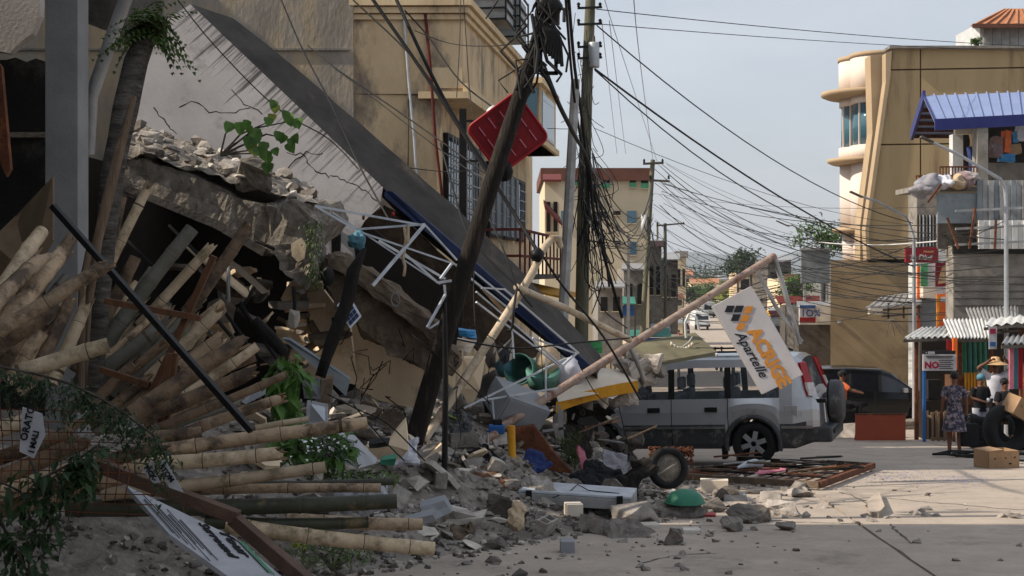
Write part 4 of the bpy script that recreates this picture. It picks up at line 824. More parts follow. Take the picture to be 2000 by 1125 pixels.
# white folding frame (collapsed canopy frame) strung over the wreck
cf = thing('canopy_frame', 'bent white metal canopy frame hanging across the wreck', 'frame', W(860, 640, 13.3))
for (x0, y0, d0, x1, y1, d1, w) in [(615, 402, 12.9, 826, 440, 13.2, 7), (615, 402, 12.9, 694, 448, 13, 7), (694, 448, 13, 830, 438, 13, 7), (830, 438, 12.9, 728, 558, 12.6, 9), (830, 440, 13, 892, 508, 13.3, 6), (650, 415, 13.4, 860, 555, 13.6, 5), (694, 450, 13.4, 900, 520, 13.8, 6), (740, 470, 13.6, 870, 545, 13.6, 8), (790, 495, 13.3, 855, 552, 13.3, 7), (855, 552, 13.2, 882, 548, 13.2, 9), (868, 556, 13.2, 870, 578, 13.2, 8), (870, 575, 13.2, 834, 640, 12.9, 7), (860, 545, 13.3, 882, 515, 13.4, 7), (872, 620, 13.2, 838, 642, 13, 5), (920, 545, 14.2, 990, 600, 14.5, 7), (930, 570, 14.3, 1100, 715, 15, 6), (985, 565, 14.6, 1130, 690, 15.4, 7), (1040, 660, 15, 1124, 690, 15.4, 7), (1128, 688, 15.4, 1096, 716, 15.2, 8), (925, 530, 14.4, 1010, 600, 14.8, 6), (940, 562, 14.2, 985, 565, 14.4, 6)]:
    MB().bar(W(x0, y0, d0), W(x1, y1, d1), w*.003, w*.003).build('strut', 'whitemetal', cf)
for k, (x, y) in enumerate([(768, 418), (800, 470), (710, 425)]): MB().blob(W(x, y, 12.9), (.015, .015, .025), 6).build('knot', 'rust' if k else 'red', cf)
tag(MB().tube([W(790, 445, 12.85), W(794, 465, 12.8), W(790, 480, 12.8), W(786, 500, 12.8), W(791, 520, 12.8), W(789, 540, 12.8)], [.012, .02, .014, .02, .012, .014], 6).build('rag', 'beigebag', sub=1, disp=.012, dsc=14), 'knotted pinkish rag hanging from the white frame', 'rag')
tag(MB().tube([W(797, 440, 12.8), W(796, 475, 12.8)], [.015, .02], 6).build('rag', 'beigebag'), 'short ochre rag tied to the white frame', 'rag')
tag(MB().blob(W(697, 470, 13.2), (.09, .08, .09), 9, 0, .5, 5).build('plastic_bag', 'barrelblue', sub=1, disp=.02, dsc=12), 'blue and white plastic bag snagged on the white frame', 'bag')
lp = MB(); lp.tube([W(772+8*math.cos(a*.5), 585+14*math.sin(a*.5), 13) for a in range(14)], .008, 5); tag(lp.build('wire_loop', 'wiregrey'), 'thin wire loop sticking up from the fallen beam', 'wire')
# seedling on the slab
sd = thing('seedling', 'young plant with heart shaped green leaves growing from the tilted slab', 'plant', W(430, 305, 12.6))
base = W(430, 304, 12.6)
tips = [(452, 245), (470, 244), (488, 250), (502, 256), (496, 266), (488, 272), (525, 235), (538, 202), (532, 228), (565, 230), (572, 238), (580, 236), (545, 262), (556, 268), (570, 275), (575, 268), (565, 283), (492, 290), (502, 292), (515, 282), (522, 300), (535, 295), (545, 265), (528, 308), (522, 322), (514, 300), (538, 210), (498, 262), (560, 222), (484, 240)]
stm = MB()
for (a, b) in [((440, 262), (455, 240)), ((450, 285), (490, 262)), ((470, 262), (525, 238)), ((470, 296), (520, 288)), ((460, 300), (530, 300)), ((500, 250), (572, 236)), ((520, 262), (565, 272))]:
    m_ = (W(a[0], a[1], 12.6)); stm.tube([base, m_, W(b[0], b[1], 12.55)], [.012, .009, .005], 6)
stm.build('stem', 'bark', sd)
for i, (x, y) in enumerate(tips):
    L_ = rnd.uniform(.08, .125); p = W(x, y-6, 12.5+rnd.uniform(-.12, .12)); mb = MB(); ax = Vector((rnd.uniform(-.5, .5), rnd.uniform(-.4, .1), -1)).normalized(); sd_ = ax.cross(Vector((rnd.uniform(-.5, .5), 1, 0))).normalized(); nn_ = ax.cross(sd_)
    o = [(0, 0), (.5, .1), (.56, .42), (.32, .78), (0, 1.1), (-.32, .78), (-.56, .42), (-.5, .1)]
    mb.add([p+sd_*a*L_*.9+ax*b*L_+nn_*abs(a)*.25*L_ for a, b in o]+[p+ax*L_*.5], [(k, (k+1) % 8, 8) for k in range(8)]); mb.build('leaf', 'leaf_yellow' if i % 9 == 8 else 'leaf', sd, recalc=False)
# ---------------------------------------------------------------- near left: trunk, bamboo, signboard, vines
def bamboo(a, b, r, mt='bamboo', split=False, seed=0):
    rr = random.Random(seed); r *= rr.uniform(.74, .96); mt = rr.choice(['bamboo', 'bamboo_dark', 'bamboo_dark', 'bamboo_pale']) if mt == 'bamboo' else mt; L_ = (b-a).length; t = (b-a).normalized(); pts = []; rs = []; s = 0; nodes = []
    bend = Vector((rr.uniform(-1, 1), 0, rr.uniform(-1, 1)))*L_*.018
    gap = rr.uniform(.26, .42); x = L_-rr.uniform(.06, .2)
    while x > 0: nodes.append(x); x -= gap*rr.uniform(.85, 1.15)
    st = [(0, 1.0)]
    for n in sorted(nodes): st += [(n-.03, 1.0), (n-.01, 1.08), (n-.003, 1.1), (n+.002, .97), (n+.009, 1.06), (n+.035, .99)]
    st += [(L_, 1.0)]; st = [q for q in st if 0 <= q[0] <= L_]; last = -1
    for q, k in st:
        if q <= last+1e-4: continue
        last = q; pts.append(a+t*q+bend*math.sin(math.pi*q/L_)); rs.append(r*k*(1.06-.16*q/L_))
    mb = MB(); mb.tube(pts, rs, 12, 0, cap=False)
    if rr.random() < .45:                              # splintered cut
        for q in range(12): mb.v[(len(pts)-1)*12+q] += t*rr.uniform(-.05, .05)
    k = 12
    for i in range(len(pts)-1):                       # darken the node rings with their own material
        if (pts[i+1]-pts[i]).length < .0068:
            for q in range(k): mb.m[i*k+q] = 1
    e = len(pts)-1; ring = mb.v[e*k:(e+1)*k]; c = pts[-1]
    inner = [c+(p-c)*.72 for p in ring]; deep = [p-t*.08 for p in inner]
    mb.add(ring+inner, [(q, (q+1) % k, k+(q+1) % k, k+q) for q in range(k)], 2); mb.add(inner+deep, [(q, (q+1) % k, k+(q+1) % k, k+q) for q in range(k)], 2); mb.add(deep, [list(range(k))], 3)
    mb.add(mb.v[:k], [list(range(k))[::-1]], 2)
    return mb.build('bamboo_pole', [mt, 'bamboo_node', 'bamboo_end', 'dark'], recalc=False)
UL = 'tan bamboo pole of the bundle left of the tree trunk'; BT = 'bamboo pole pointing up behind the tree trunk, below the tilted slab'; FN = 'tan bamboo pole in the fan of poles under the black bar'; LH = 'tan bamboo pole lying almost level in the lower stack'; NB = 'tan bamboo pole behind the vine covered wire net'
BO = []
GB = {UL: 'bamboo left of the trunk', BT: 'bamboo behind the trunk', FN: 'bamboo fan', LH: 'level bamboo stack', NB: 'bamboo behind the net'}
for i, (x0, y0, d0, x1, y1, d1, r, mt, lb) in enumerate([
    (-30, 640, 6.9, 81, 453, 7.7, .05, 'bamboo', UL), (-60, 640, 6.6, 85, 500, 7.2, .058, 'bamboo', UL), (-40, 700, 6.8, 122, 494, 7.4, .052, 'bamboo', UL), (20, 650, 7.4, 139, 466, 8, .05, 'bamboo', UL),
    (-40, 668, 6.3, 210, 516, 6.5, .046, 'bamboo', 'long bamboo pole crossing in front of the others with its end at the trunk'), (-60, 712, 6.4, 95, 608, 6.6, .056, 'bamboo', UL), (10, 745, 6.8, 82, 648, 6.9, .046, 'bamboo', UL), (62, 745, 7.1, 142, 578, 7.3, .046, 'bamboo', UL),
    (30, 732, 6.1, 212, 674, 6.2, .05, 'bamboo', 'mottled bamboo pole lying across the foot of the trunk above the vine'), (-40, 780, 6.6, 40, 655, 6.7, .05, 'bamboo', UL), (100, 750, 7.6, 170, 590, 7.8, .045, 'bamboo', UL),
    (180, 590, 9.4, 291, 362, 9.6, .046, 'bamboo', BT), (212, 520, 9.6, 241, 385, 9.7, .036, 'bamboo', BT), (196, 640, 9, 265, 502, 9.1, .056, 'bamboo', 'thick bamboo pole with splintered end beside the trunk'), (220, 640, 9.1, 298, 525, 9.3, .045, 'bamboo_grey', 'grey bamboo pole next to the splintered one'),
    (150, 760, 8.4, 376, 446, 8.7, .054, 'bamboo_grey', 'thick greyish bamboo pole rising highest in the middle of the pile'), (250, 660, 8.7, 411, 482, 8.8, .042, 'bamboo', BT), (364, 612, 8.3, 480, 446, 8.4, .048, 'bamboo', 'pale clean bamboo pole crossing the brown wooden strut at the top'),
    (290, 740, 8.2, 429, 606, 8.3, .052, 'bamboo', FN), (300, 756, 8, 434, 656, 8.1, .046, 'bamboo', FN), (257, 810, 7.1, 471, 668, 7.3, .049, 'bamboo', 'long tan bamboo pole crossing in front of the black bar'), (360, 775, 7.8, 503, 676, 7.9, .04, 'bamboo', FN), (390, 740, 7.9, 498, 697, 8, .034, 'bamboo', FN),
    (270, 815, 7.5, 498, 724, 7.6, .046, 'bamboo', FN), (300, 840, 7.3, 561, 731, 7.4, .028, 'bamboo', 'thin bright bamboo pole reaching furthest right in the fan'), (330, 860, 7.6, 551, 778, 7.7, .04, 'bamboo', FN), (280, 858, 7, 394, 846, 7.05, .044, 'bamboo', FN),
    (180, 740, 8.3, 304, 646, 8.4, .05, 'bamboo_grey', FN), (180, 788, 8.1, 267, 705, 8.2, .045, 'bamboo', FN), (220, 752, 8.2, 320, 672, 8.25, .04, 'bamboo', FN), (200, 810, 7.9, 290, 742, 8, .04, 'bamboo', FN), (185, 690, 8.7, 262, 610, 8.8, .05, 'bamboo_grey', FN), (215, 720, 8.5, 290, 630, 8.6, .042, 'bamboo', FN),
    (250, 800, 7.9, 345, 716, 8, .042, 'bamboo', FN), (310, 815, 7.75, 440, 745, 7.8, .04, 'bamboo', FN), (330, 800, 7.8, 455, 700, 7.95, .04, 'bamboo', FN), (240, 690, 8.5, 330, 600, 8.7, .04, 'bamboo', FN),
    (250, 890, 6.9, 717, 826, 7.1, .042, 'bamboo', 'longest tan bamboo pole sticking out to the right at mid height'), (200, 908, 6.8, 547, 885, 6.9, .044, 'bamboo', LH), (200, 966, 6.8, 636, 912, 6.9, .042, 'bamboo', LH), (300, 960, 7, 744, 953, 7.1, .032, 'bamboo', LH), (400, 945, 7.3, 770, 940, 7.4, .028, 'bamboo_green', 'thin greenish bamboo pole at the top of the lower stack'),
    (130, 992, 6.8, 775, 979, 7, .05, 'bamboo_green', 'thick dark green bamboo pole lying level above the signboard'), (400, 1020, 6.9, 720, 1020, 7, .044, 'bamboo_green', 'dark bamboo pole just below the thick green one'), (560, 1014, 7.3, 825, 1024, 7.4, .044, 'bamboo', LH), (440, 1026, 6.7, 848, 1072, 6.9, .05, 'bamboo', 'lowest brown bamboo pole with orange tinted end above the grass'),
    (498, 836, 7.7, 602, 818, 7.8, .018, 'bamboo', 'very thin bamboo stick behind the longest pole'),
    (-60, 856, 6.2, 50, 822, 6.3, .05, 'bamboo', NB), (-60, 962, 6.3, 165, 862, 6.4, .05, 'bamboo', NB), (-60, 985, 6.2, 180, 900, 6.3, .05, 'bamboo', NB), (20, 970, 6.5, 320, 868, 6.6, .044, 'bamboo', NB), (-60, 915, 6.5, 140, 850, 6.5, .046, 'bamboo', NB), (-60, 1010, 6.5, 230, 930, 6.6, .05, 'bamboo', NB)]):
    BO.append((lb, y1, tag(bamboo(W(x0, y0, d0), W(x1, y1, d1), r, mt, seed=i), lb, 'bamboo', GB.get(lb, 'bamboo poles'))))
ORD = ['topmost', 'second', 'third', 'fourth', 'fifth', 'sixth', 'seventh', 'eighth', 'ninth', 'tenth', 'eleventh', 'twelfth', 'thirteenth', 'fourteenth', 'fifteenth', 'sixteenth', 'seventeenth', 'eighteenth', 'nineteenth']
for g_ in GB:                                          # each pole is told apart by the height of its cut end
    for k, (l_, y_, o_) in enumerate(sorted([b_ for b_ in BO if b_[0] == g_], key=lambda b_: b_[1])): o_['label'] = g_+', '+ORD[k]+(' one' if k == 0 else ' from the top')
r5 = random.Random(17)
for k in range(62):
    x0, y0 = r5.uniform(120, 330), r5.uniform(690, 850); an = math.radians(r5.uniform(18, 62)); ln = r5.uniform(90, 200); d = r5.uniform(8.3, 9.3)
    if k > 46: x0, y0, an, ln, d = r5.uniform(-40, 60), r5.uniform(640, 800), math.radians(r5.uniform(30, 65)), r5.uniform(80, 150), r5.uniform(7.6, 8.2)
    tag(bamboo(W(x0, y0, d), W(x0+math.cos(an)*ln, y0-math.sin(an)*ln, d+.2), r5.uniform(.024, .042), r5.choice(['bamboo', 'bamboo', 'bamboo_grey']), seed=100+k), 'slim bamboo pole deep in the pile, mostly covered by others', 'bamboo', 'bamboo deep in the pile')
# tree trunk with fern crown
tr = thing('leaning_tree', 'slim ringed tree trunk leaning by the pillar with a tuft of leaves on top', 'tree', W(182, 760, 8.3))
MB().tube([W(178, 800, 8.2), W(186, 690, 8.25), W(196, 580, 8.3), (W(208, 450, 8.4)), W(222, 330, 8.5), W(244, 215, 8.6), W(266, 120, 8.7), W(288, 66, 8.75)], [.056, .058, .06, .064, .07, .08, .076, .06], 12).build('trunk', 'bark', tr, sub=1, disp=.012, dsc=14)
mb = MB(); top = W(292, 62, 8.75)
for k in range(46):
    d_ = Vector((rnd.uniform(-1, 1), rnd.uniform(-1, .6), rnd.uniform(-.7, 1.1))).normalized(); L_ = rnd.uniform(.2, .42); q = top+Vector((rnd.uniform(-.06, .06), 0, rnd.uniform(-.04, .12)))
    for j in range(9):
        t = j/9; p = q+d_*L_*t-Vector((0, 0, .16*t*t)); sd_ = d_.cross(Vector((0, 0, 1)))
        for s in (-1, 1): mb.leaf(p, d_*.5+sd_*s+Vector((0, 0, -.3)), .11*(1.1-t), .026)
mb.build('crown', 'grassm', tr, recalc=False)
tag(MB().tube([W(164, 760, 8.0), W(172, 600, 8.05), W(190, 470, 8.1), W(232, 300, 8.2), W(262, 190, 8.3)], [.02, .028, .035, .035, .02], 6).build('split_pole', 'split_wood', sub=1, disp=.01, dsc=10), 'split grey-brown pole standing against the tree trunk', 'pole')
tag(MB().tube([W(158, 770, 7.9), W(160, 560, 7.95), W(176, 480, 8)], [.022, .022, .02], 6).build('split_pole', 'split_wood'), 'thin upright stick left of the tree trunk', 'pole')
tag(MB().bar(W(103, 402, 7.0), W(492, 842, 6.7), .042, .03).build('black_bar', 'blackmetal', bevel=.003), 'long black steel bar slanting across the bamboo pile', 'bar')
# brown wooden trestle
wt = thing('wooden_trestle', 'broken brown wooden trestle standing in the bamboo pile', 'trestle', W(310, 850, 7.6))
for (x0, y0, x1, y1, d) in [(418, 500, 282, 800, 7.9), (206, 588, 392, 622, 7.85), (332, 690, 312, 850, 7.6), (342, 690, 322, 850, 7.62), (196, 722, 292, 752, 7.9)]: MB().bar(W(x0, y0, d), W(x1, y1, d), .05, .035).build('timber', 'brownwood', wt)
# plywood sheet
q = [(-20, 470), (30, 422), (70, 385), (103, 345), (103, 470), (60, 540), (-20, 600)]
tag(MB().prism([W(x, y, 8.6+.3*math.sin(i)) for i, (x, y) in enumerate(q)], (0, .03, 0)).build('plywood_sheet', 'plywood'), 'curved sheet of tan plywood leaning at the left edge', 'plywood')
# signboard with frame
sb = thing('fallen_signboard', 'fallen white signboard with brown wooden frame and black lettering', 'signboard', W(400, 1150, 6.0))
bp = [W(246, 948, 6.1), W(430, 1018, 5.95), W(462, 1034, 5.93), W(592, 1160, 5.6), W(520, 1190, 5.4), W(330, 1042, 5.75)]
pn = (bp[3]-bp[0]).cross(bp[5]-bp[0]).normalized(); pn = pn if pn.y < 0 else -pn
bp = [p-pn*(p-bp[0]).dot(pn) for p in bp]; MB().prism(bp, -pn*.02).build('board', 'paper', sb)
def onpl(x, y): c0 = Vector((0, 0, CZ)); v = W(x, y, 6)-c0; return c0+v*((bp[0]-c0).dot(pn)/v.dot(pn))+pn*.004
MB().bar(onpl(186, 908), onpl(462, 1020)+pn*.02, .05, .06, 0, pn).build('frame', 'framewood', sb, bevel=.004); MB().bar(onpl(455, 1014), onpl(600, 1150)+pn*.02, .05, .06, 0, pn).build('frame', 'framewood', sb, bevel=.004)
rt, upv = onpl(510, 1125)-onpl(410, 1020), onpl(470, 1040)-onpl(440, 1060)
text('lettering', 'Your', onpl(424, 1036), rt, upv, .062, 'ink', sb, shear=.3, bold=.002, sx=1.9); text('lettering', 'Surround', onpl(386, 1022), rt, upv, .056, 'ink', sb, shear=.3, bold=.0015, sx=1.5)
for i in range(11):
    a = onpl(278+i*8-(i % 3)*6, 966+i*5+(i % 2)*6); b = a+rt.normalized()*(.28+.05*(i % 4)); MB().bar(a, b, .0025, .002, 0, pn).build('print_line', 'signblack', sb)
for i in range(3): a = onpl(462+i*6, 1056+i*2); MB().bar(a, a+rt.normalized()*.3, .004, .002, 0, pn).build('print_line', 'greenpaint' if i else 'ink', sb)
def note(label, q, d, lines):
    t = thing('paper_note', label, 'paper', W(q[3][0], q[3][1], d)); P = [W(x, y, d) for x, y in q]; MB().prism(P, (0, .004, 0)).build('sheet', 'paper', t)
    for s, (x, y), r, u, sz in lines: text('lettering', s, W(x, y, d-.006), Vector((r[0], 0, -r[1])), Vector((u[0], 0, -u[1])), sz, 'ink', t, bold=.001)
note('white paper note hanging in the vine net at the left', [(44, 795), (82, 808), (88, 850), (66, 895), (38, 882)], 5.5, [('ORATO', (52, 862), (14, -58), (-30, -6), .042), ('I MALI', (66, 885), (14, -58), (-30, -6), .034)])
note('narrow paper strip reading PICK above the signboard', [(276, 915), (298, 900), (312, 942), (300, 945)], 5.7, [('PICK-', (281, 914), (24, 32), (16, -12), .03)])
note('narrow paper strip reading STOM above the signboard', [(312, 900), (322, 898), (358, 962), (330, 952)], 5.7, [('STOM', (310, 912), (30, 40), (16, -12), .032)])
# wire net with vine
wn = thing('wire_net', 'rusty square wire netting in the lower left corner', 'net', W(110, 1000, 5.9))
for i in range(15): x = -20+i*19; MB().tube([W(x, 770+i*9, 5.9), W(x+5+3*math.sin(i), 880+i*3, 5.85), W(x-4, 1010-i*2, 5.9)], .0025, 4).build('net_wire', 'rust', wn)
for j in range(11): y = 800+j*20; MB().tube([W(-20, y, 5.9), W(90, y+4*math.sin(j), 5.86), W(max(120, min(300, (y-700)*1.7)), y+6, 5.9)], .0025, 4).build('net_wire', 'rust', wn)
def vine(label, stems, n, d, Ls, ws, mt, drop=60, name='vine'):
    t = thing(name, label, 'vine' if name == 'vine' else 'plant', W(stems[0][0][0], stems[0][0][1]+drop, d)); ms = MB(); ml = MB()
    for st in stems:
        P = [W(x, y, d) for x, y in st]; ms.tube(P, .006, 5)
        for k in range(n):
            u = rnd.random()*(len(P)-1); i = int(u); p = P[i].lerp(P[min(i+1, len(P)-1)], u-i); p = p+Vector((rnd.gauss(0, .03), rnd.gauss(0, .05), -abs(rnd.gauss(0, drop))*d/F)); ml.leaf(p, (rnd.uniform(-1, 1), rnd.uniform(-1, .2), rnd.uniform(-1, .3)), rnd.uniform(*Ls), rnd.uniform(*ws))
    ms.build('stem', 'bark', t); ml.build('foliage', mt, t, recalc=False); return t
vine('dark leafy vine draped along the top of the wire net', [[(-20, 712), (70, 730), (140, 750), (200, 780), (255, 815), (300, 850), (325, 895)]], 1500, 5.75, (.015, .045), (.008, .018), 'leaf_dark', 38)
vine('sprawling vine with broad leaves hanging down the lower left corner', [[(-20, 930), (40, 960), (70, 1040), (50, 1140)], [(-20, 990), (20, 1050), (60, 1130)], [(60, 900), (90, 960), (100, 1040)], [(150, 880), (160, 930)], [(90, 930), (150, 900), (190, 870)]], 110, 5.6, (.03, .08), (.02, .045), 'leaf_dark', 30)
def bush(name, label, cx, cy, w, h, d, n, Ls, ws, mt, dep=.25, hang=-.1):
    b0 = W(cx, cy+h/2, d); t = thing(name, label, 'plant', b0); ms = MB(); ml = MB()
    for k in range(6): ms.tube([b0, W(cx+rnd.uniform(-w, w)*.3, cy, d), W(cx+rnd.uniform(-w, w)*.5, cy-h*.4, d+rnd.uniform(-.1, .1))], [.012, .008, .003], 5)
    for k in range(n):
        a = rnd.uniform(0, 6.28); q = math.sqrt(rnd.random()); p = W(cx+math.cos(a)*q*w/2, cy+math.sin(a)*q*h/2, d+rnd.uniform(-dep, dep)); ml.leaf(p, (rnd.uniform(-1, 1), rnd.uniform(-1, .3), rnd.uniform(-.8, .6)+hang), rnd.uniform(*Ls), rnd.uniform(*ws))
    ms.build('stem', 'bark', t); ml.build('foliage', mt, t, recalc=False); return t
bush('leafy_shrub', 'broad leaved green shrub between bamboo ends and blue tiles', 562, 752, 62, 130, 10.4, 90, (.12, .2), (.06, .12), 'leaf', hang=-.5)
bush('leafy_shrub', 'green shrub half hidden below the longest bamboo pole', 610, 868, 150, 90, 9.6, 150, (.09, .18), (.05, .1), 'leaf')
fl = bush('flowering_weed', 'weed with small white flowers beside the cracked white sheet', 645, 872, 60, 40, 9.0, 50, (.05, .1), (.02, .05), 'leaf_dark')
mb = MB()
for k in range(70):
    p = W(rnd.gauss(630, 26), rnd.gauss(866, 14), 8.95+rnd.uniform(-.2, .2)); mb.leaf(p, (rnd.uniform(-1, 1), -1, rnd.uniform(-.5, 1)), .03, .022)
mb.build('flowers', 'flower', fl, recalc=False)['kind'] = 'stuff'
bush('low_weed', 'low green weeds and small white blooms by the rubble edge', 712, 928, 140, 26, 9.4, 160, (.04, .09), (.015, .03), 'grassm', .4)
bush('low_weed', 'yellow green weeds right behind the leaning pole', 862, 852, 70, 90, 14.6, 240, (.06, .14), (.03, .06), 'leaf_yellow', .4)
bush('low_weed', 'weeds growing along the dark bank below the lowest bamboo', 650, 1085, 160, 60, 8.6, 300, (.06, .15), (.008, .018), 'grassm', .4, hang=.7)
bush('low_weed', 'small bright yellow green weed on the dark bank', 582, 1058, 34, 16, 8.2, 40, (.03, .05), (.02, .03), 'leaf_yellow', .1)
bush('dry_grass', 'dry upright grass tuft beside the pink cloth', 1115, 900, 46, 80, 15.6, 160, (.15, .34), (.008, .014), 'grassm', .15, hang=1.6)
# ---------------------------------------------------------------- vehicles
def lerp_tab(tab, x):
    if x <= tab[0][0]: return tab[0][1]
    for (a, va), (b, vb) in zip(tab, tab[1:]):
        if x <= b: t = (x-a)/(b-a) if b > a else 1; return va+(vb-va)*t
    return tab[-1][1]
def wheel(root, loc, R, wd_, spokes, side, mt='alloy', steer=0):
    t = bpy.data.objects.new('wheel', None); col.objects.link(t); t.parent = root; t.location = loc; t.empty_display_size = .1; t.rotation_euler = (0, 0, steer)
    Rx = Matrix.Rotation(math.pi/2, 3, 'X')
    MB().lathe([(R*.62, -wd_/2), (R*.9, -wd_/2), (R*.985, -wd_*.38), (R, -wd_*.2), (R, wd_*.2), (R*.985, wd_*.38), (R*.9, wd_/2), (R*.62, wd_/2), (R*.6, 0), (R*.62, -wd_/2)], (0, 0, 0), 32, 0, Rx).build('tyre', 'rubber', t, True)
    MB().lathe([(R*.64, -wd_*.42), (R*.6, -wd_*.36), (R*.57, -wd_*.1), (.001, -wd_*.05)], (0, 0, 0), 28, 0, Rx).build('rim_well', 'dark', t, True)
    MB().lathe([(R*.64, -wd_*.5), (R*.66, -wd_*.46), (R*.58, -wd_*.36), (R*.56, -wd_*.42), (R*.64, -wd_*.5)], (0, 0, 0), 28, 0, Rx).build('rim', mt, t, True)
    for k in range(spokes):
        a = 2*math.pi*k/spokes+.3; d = Vector((math.cos(a), 0, math.sin(a))); MB().bar(d*R*.12+Vector((0, -wd_*.4, 0)), d*R*.58+Vector((0, -wd_*.38, 0)), .075 if spokes < 7 else .045, .03, 0, (0, 1, 0)).build('spoke', mt, t, True, bevel=.006)
    MB().lathe([(.001, -wd_*.46), (R*.13, -wd_*.45), (R*.16, -wd_*.38)], (0, 0, 0), 14, 0, Rx).build('hub_cap', mt, t, True)
    if side > 0: t.rotation_euler = (0, 0, math.pi)
    return t
def car(name, label, P):
    root = thing(name, label, P['cat'], P['loc']); root.rotation_euler = P['rot']
    top, bot, belt, hw, Ln = P['top'], P['bot'], P['belt'], P['hw'], P['len']
    xs = sorted(set([round(i*.05, 3) for i in range(int(Ln/.05)+1)]+[Ln]+P.get('xtra', [])))
    rings = []
    for x in xs:
        zt, zb, zl, w = lerp_tab(top, x), lerp_tab(bot, x), lerp_tab(belt, x), lerp_tab(hw, x)
        for cx, cz_, R in P['arches']:
            if abs(x-cx) < R: zb = max(zb, cz_+math.sqrt(R*R-(x-cx)**2))
        zl = min(zl, zt-.03); zb = min(zb, zl-.05)
        tb_ = P['tumble']; r = [(0, zb), (.8*w, zb), (.965*w, zb+.03), (.985*w, zb+.12*(zl-zb)), (w, zb+.5*(zl-zb)), (.992*w, zb+.74*(zl-zb)), (.945*w, zl)]
        k = (zt-zl); f = max(0, min(1, k/.5))
        for q in range(1, 6): r.append((.945*w+(tb_*w-.945*w)*(q/5)*f-(0 if f > .99 else .04*(1-f)*(q/5)*w), zl+(k-.06*f-.012)*(q/5)))
        r += [((tb_-.1)*w, zt-.012), (.3*w, zt+.012), (0, zt+.015)]
        rings.append(r)
    nR = len(rings[0]); parts = {}
    def put(nm, quad, m): parts.setdefault(nm, MB()).add(quad, [(0, 1, 2, 3)], m, True)
    for i in range(len(xs)-1):
        xm = (xs[i]+xs[i+1])/2
        for j in range(nR-1):
            zm = (rings[i][j][1]+rings[i+1][j+1][1])/2
            for s in (-1, 1):
                q = [Vector((xs[i], s*rings[i][j][0], rings[i][j][1])), Vector((xs[i+1], s*rings[i+1][j][0], rings[i+1][j][1])), Vector((xs[i+1], s*rings[i+1][j+1][0], rings[i+1][j+1][1])), Vector((xs[i], s*rings[i][j+1][0], rings[i][j+1][1]))]
                if s > 0: q = q[::-1]
                nm = 'body'; m = 1 if zm < P['clad'] else 0
                if 6 <= j <= 10:
                    for a, b, n_ in P['side_win']:
                        if a <= xm <= b and j in P['win_rows']: nm = n_+('' if s < 0 else '#')
                    if nm == 'body' and P['blackpillar'][0] <= xm <= P['blackpillar'][1] and j in P['win_rows']: m = 2
                if j >= 11:
                    for a, b, n_ in P['top_win']:
                        if a <= xm <= b: nm = n_
                if nm == 'body' and s < 0 and 2 <= j <= 5:
                    for a, b, n_ in P['doors']:
                        if a <= xm <= b: nm = n_; q = [p+Vector((0, -.008, 0)) for p in q]
                put(nm, q, m)
    for e in (0, -1):
        x = xs[e]; r = rings[e]; pts = [Vector((x, -y, z)) for y, z in r]+[Vector((x, y, z)) for y, z in r[::-1]][1:-1]
        parts['body'].add(pts, [list(range(len(pts)))], 0)
    made = {}
    for nm, mb in parts.items():
        g = nm.rstrip('#'); isg = 'window' in g or g == 'windscreen'
        o = mb.build(g, P['glass'] if isg else [P['paint'], P['cladmat'], 'dark'], root, True, recalc=not isg); made[nm] = o
    for a, b, n_ in P['doors']:
        if n_ not in made: continue
        for x in (a, b):
            i = min(range(len(xs)), key=lambda k: abs(xs[k]-x)); r = rings[i]; MB().tube([Vector((xs[i], -y-.009, z)) for y, z in r[2:7]], .006, 4).build('seam', 'dark', made[n_], True)
        if P.get('handles'):
            hx = b-.28; MB().box((hx, -lerp_tab(hw, hx)-.018, P['handles']), (.2, .03, .075)).build('handle', 'blackmetal', made[n_], True, bevel=.008)
    for cx, cz_, R in P['arches']:
        for s in (-1, 1):
            wheel(root, (cx, s*(lerp_tab(hw, cx)-.1), cz_), P['wr'], .2, P['spokes'], s)
            if P.get('flare'):
                fl = MB(); fl.tube([Vector((cx+(R+.02)*math.cos(a), s*(lerp_tab(hw, cx)+.0), cz_+(R+.02)*math.sin(a))) for a in [math.pi*(-.08+1.16*k/20) for k in range(21)]], .055, 8, ry=[.04]*21); fl.build('arch_flare', P['cladmat'], root, True)
        MB().bx(cx-.06, cx+.06, -.7, .7, cz_-.06, cz_+.06).build('axle', 'dark', root, True)
    MB().bx(.6, Ln-.5, -.62, .62, P['clad']-.25, P['clad']-.05).build('floor_pan', 'dark', root, True)
    return root
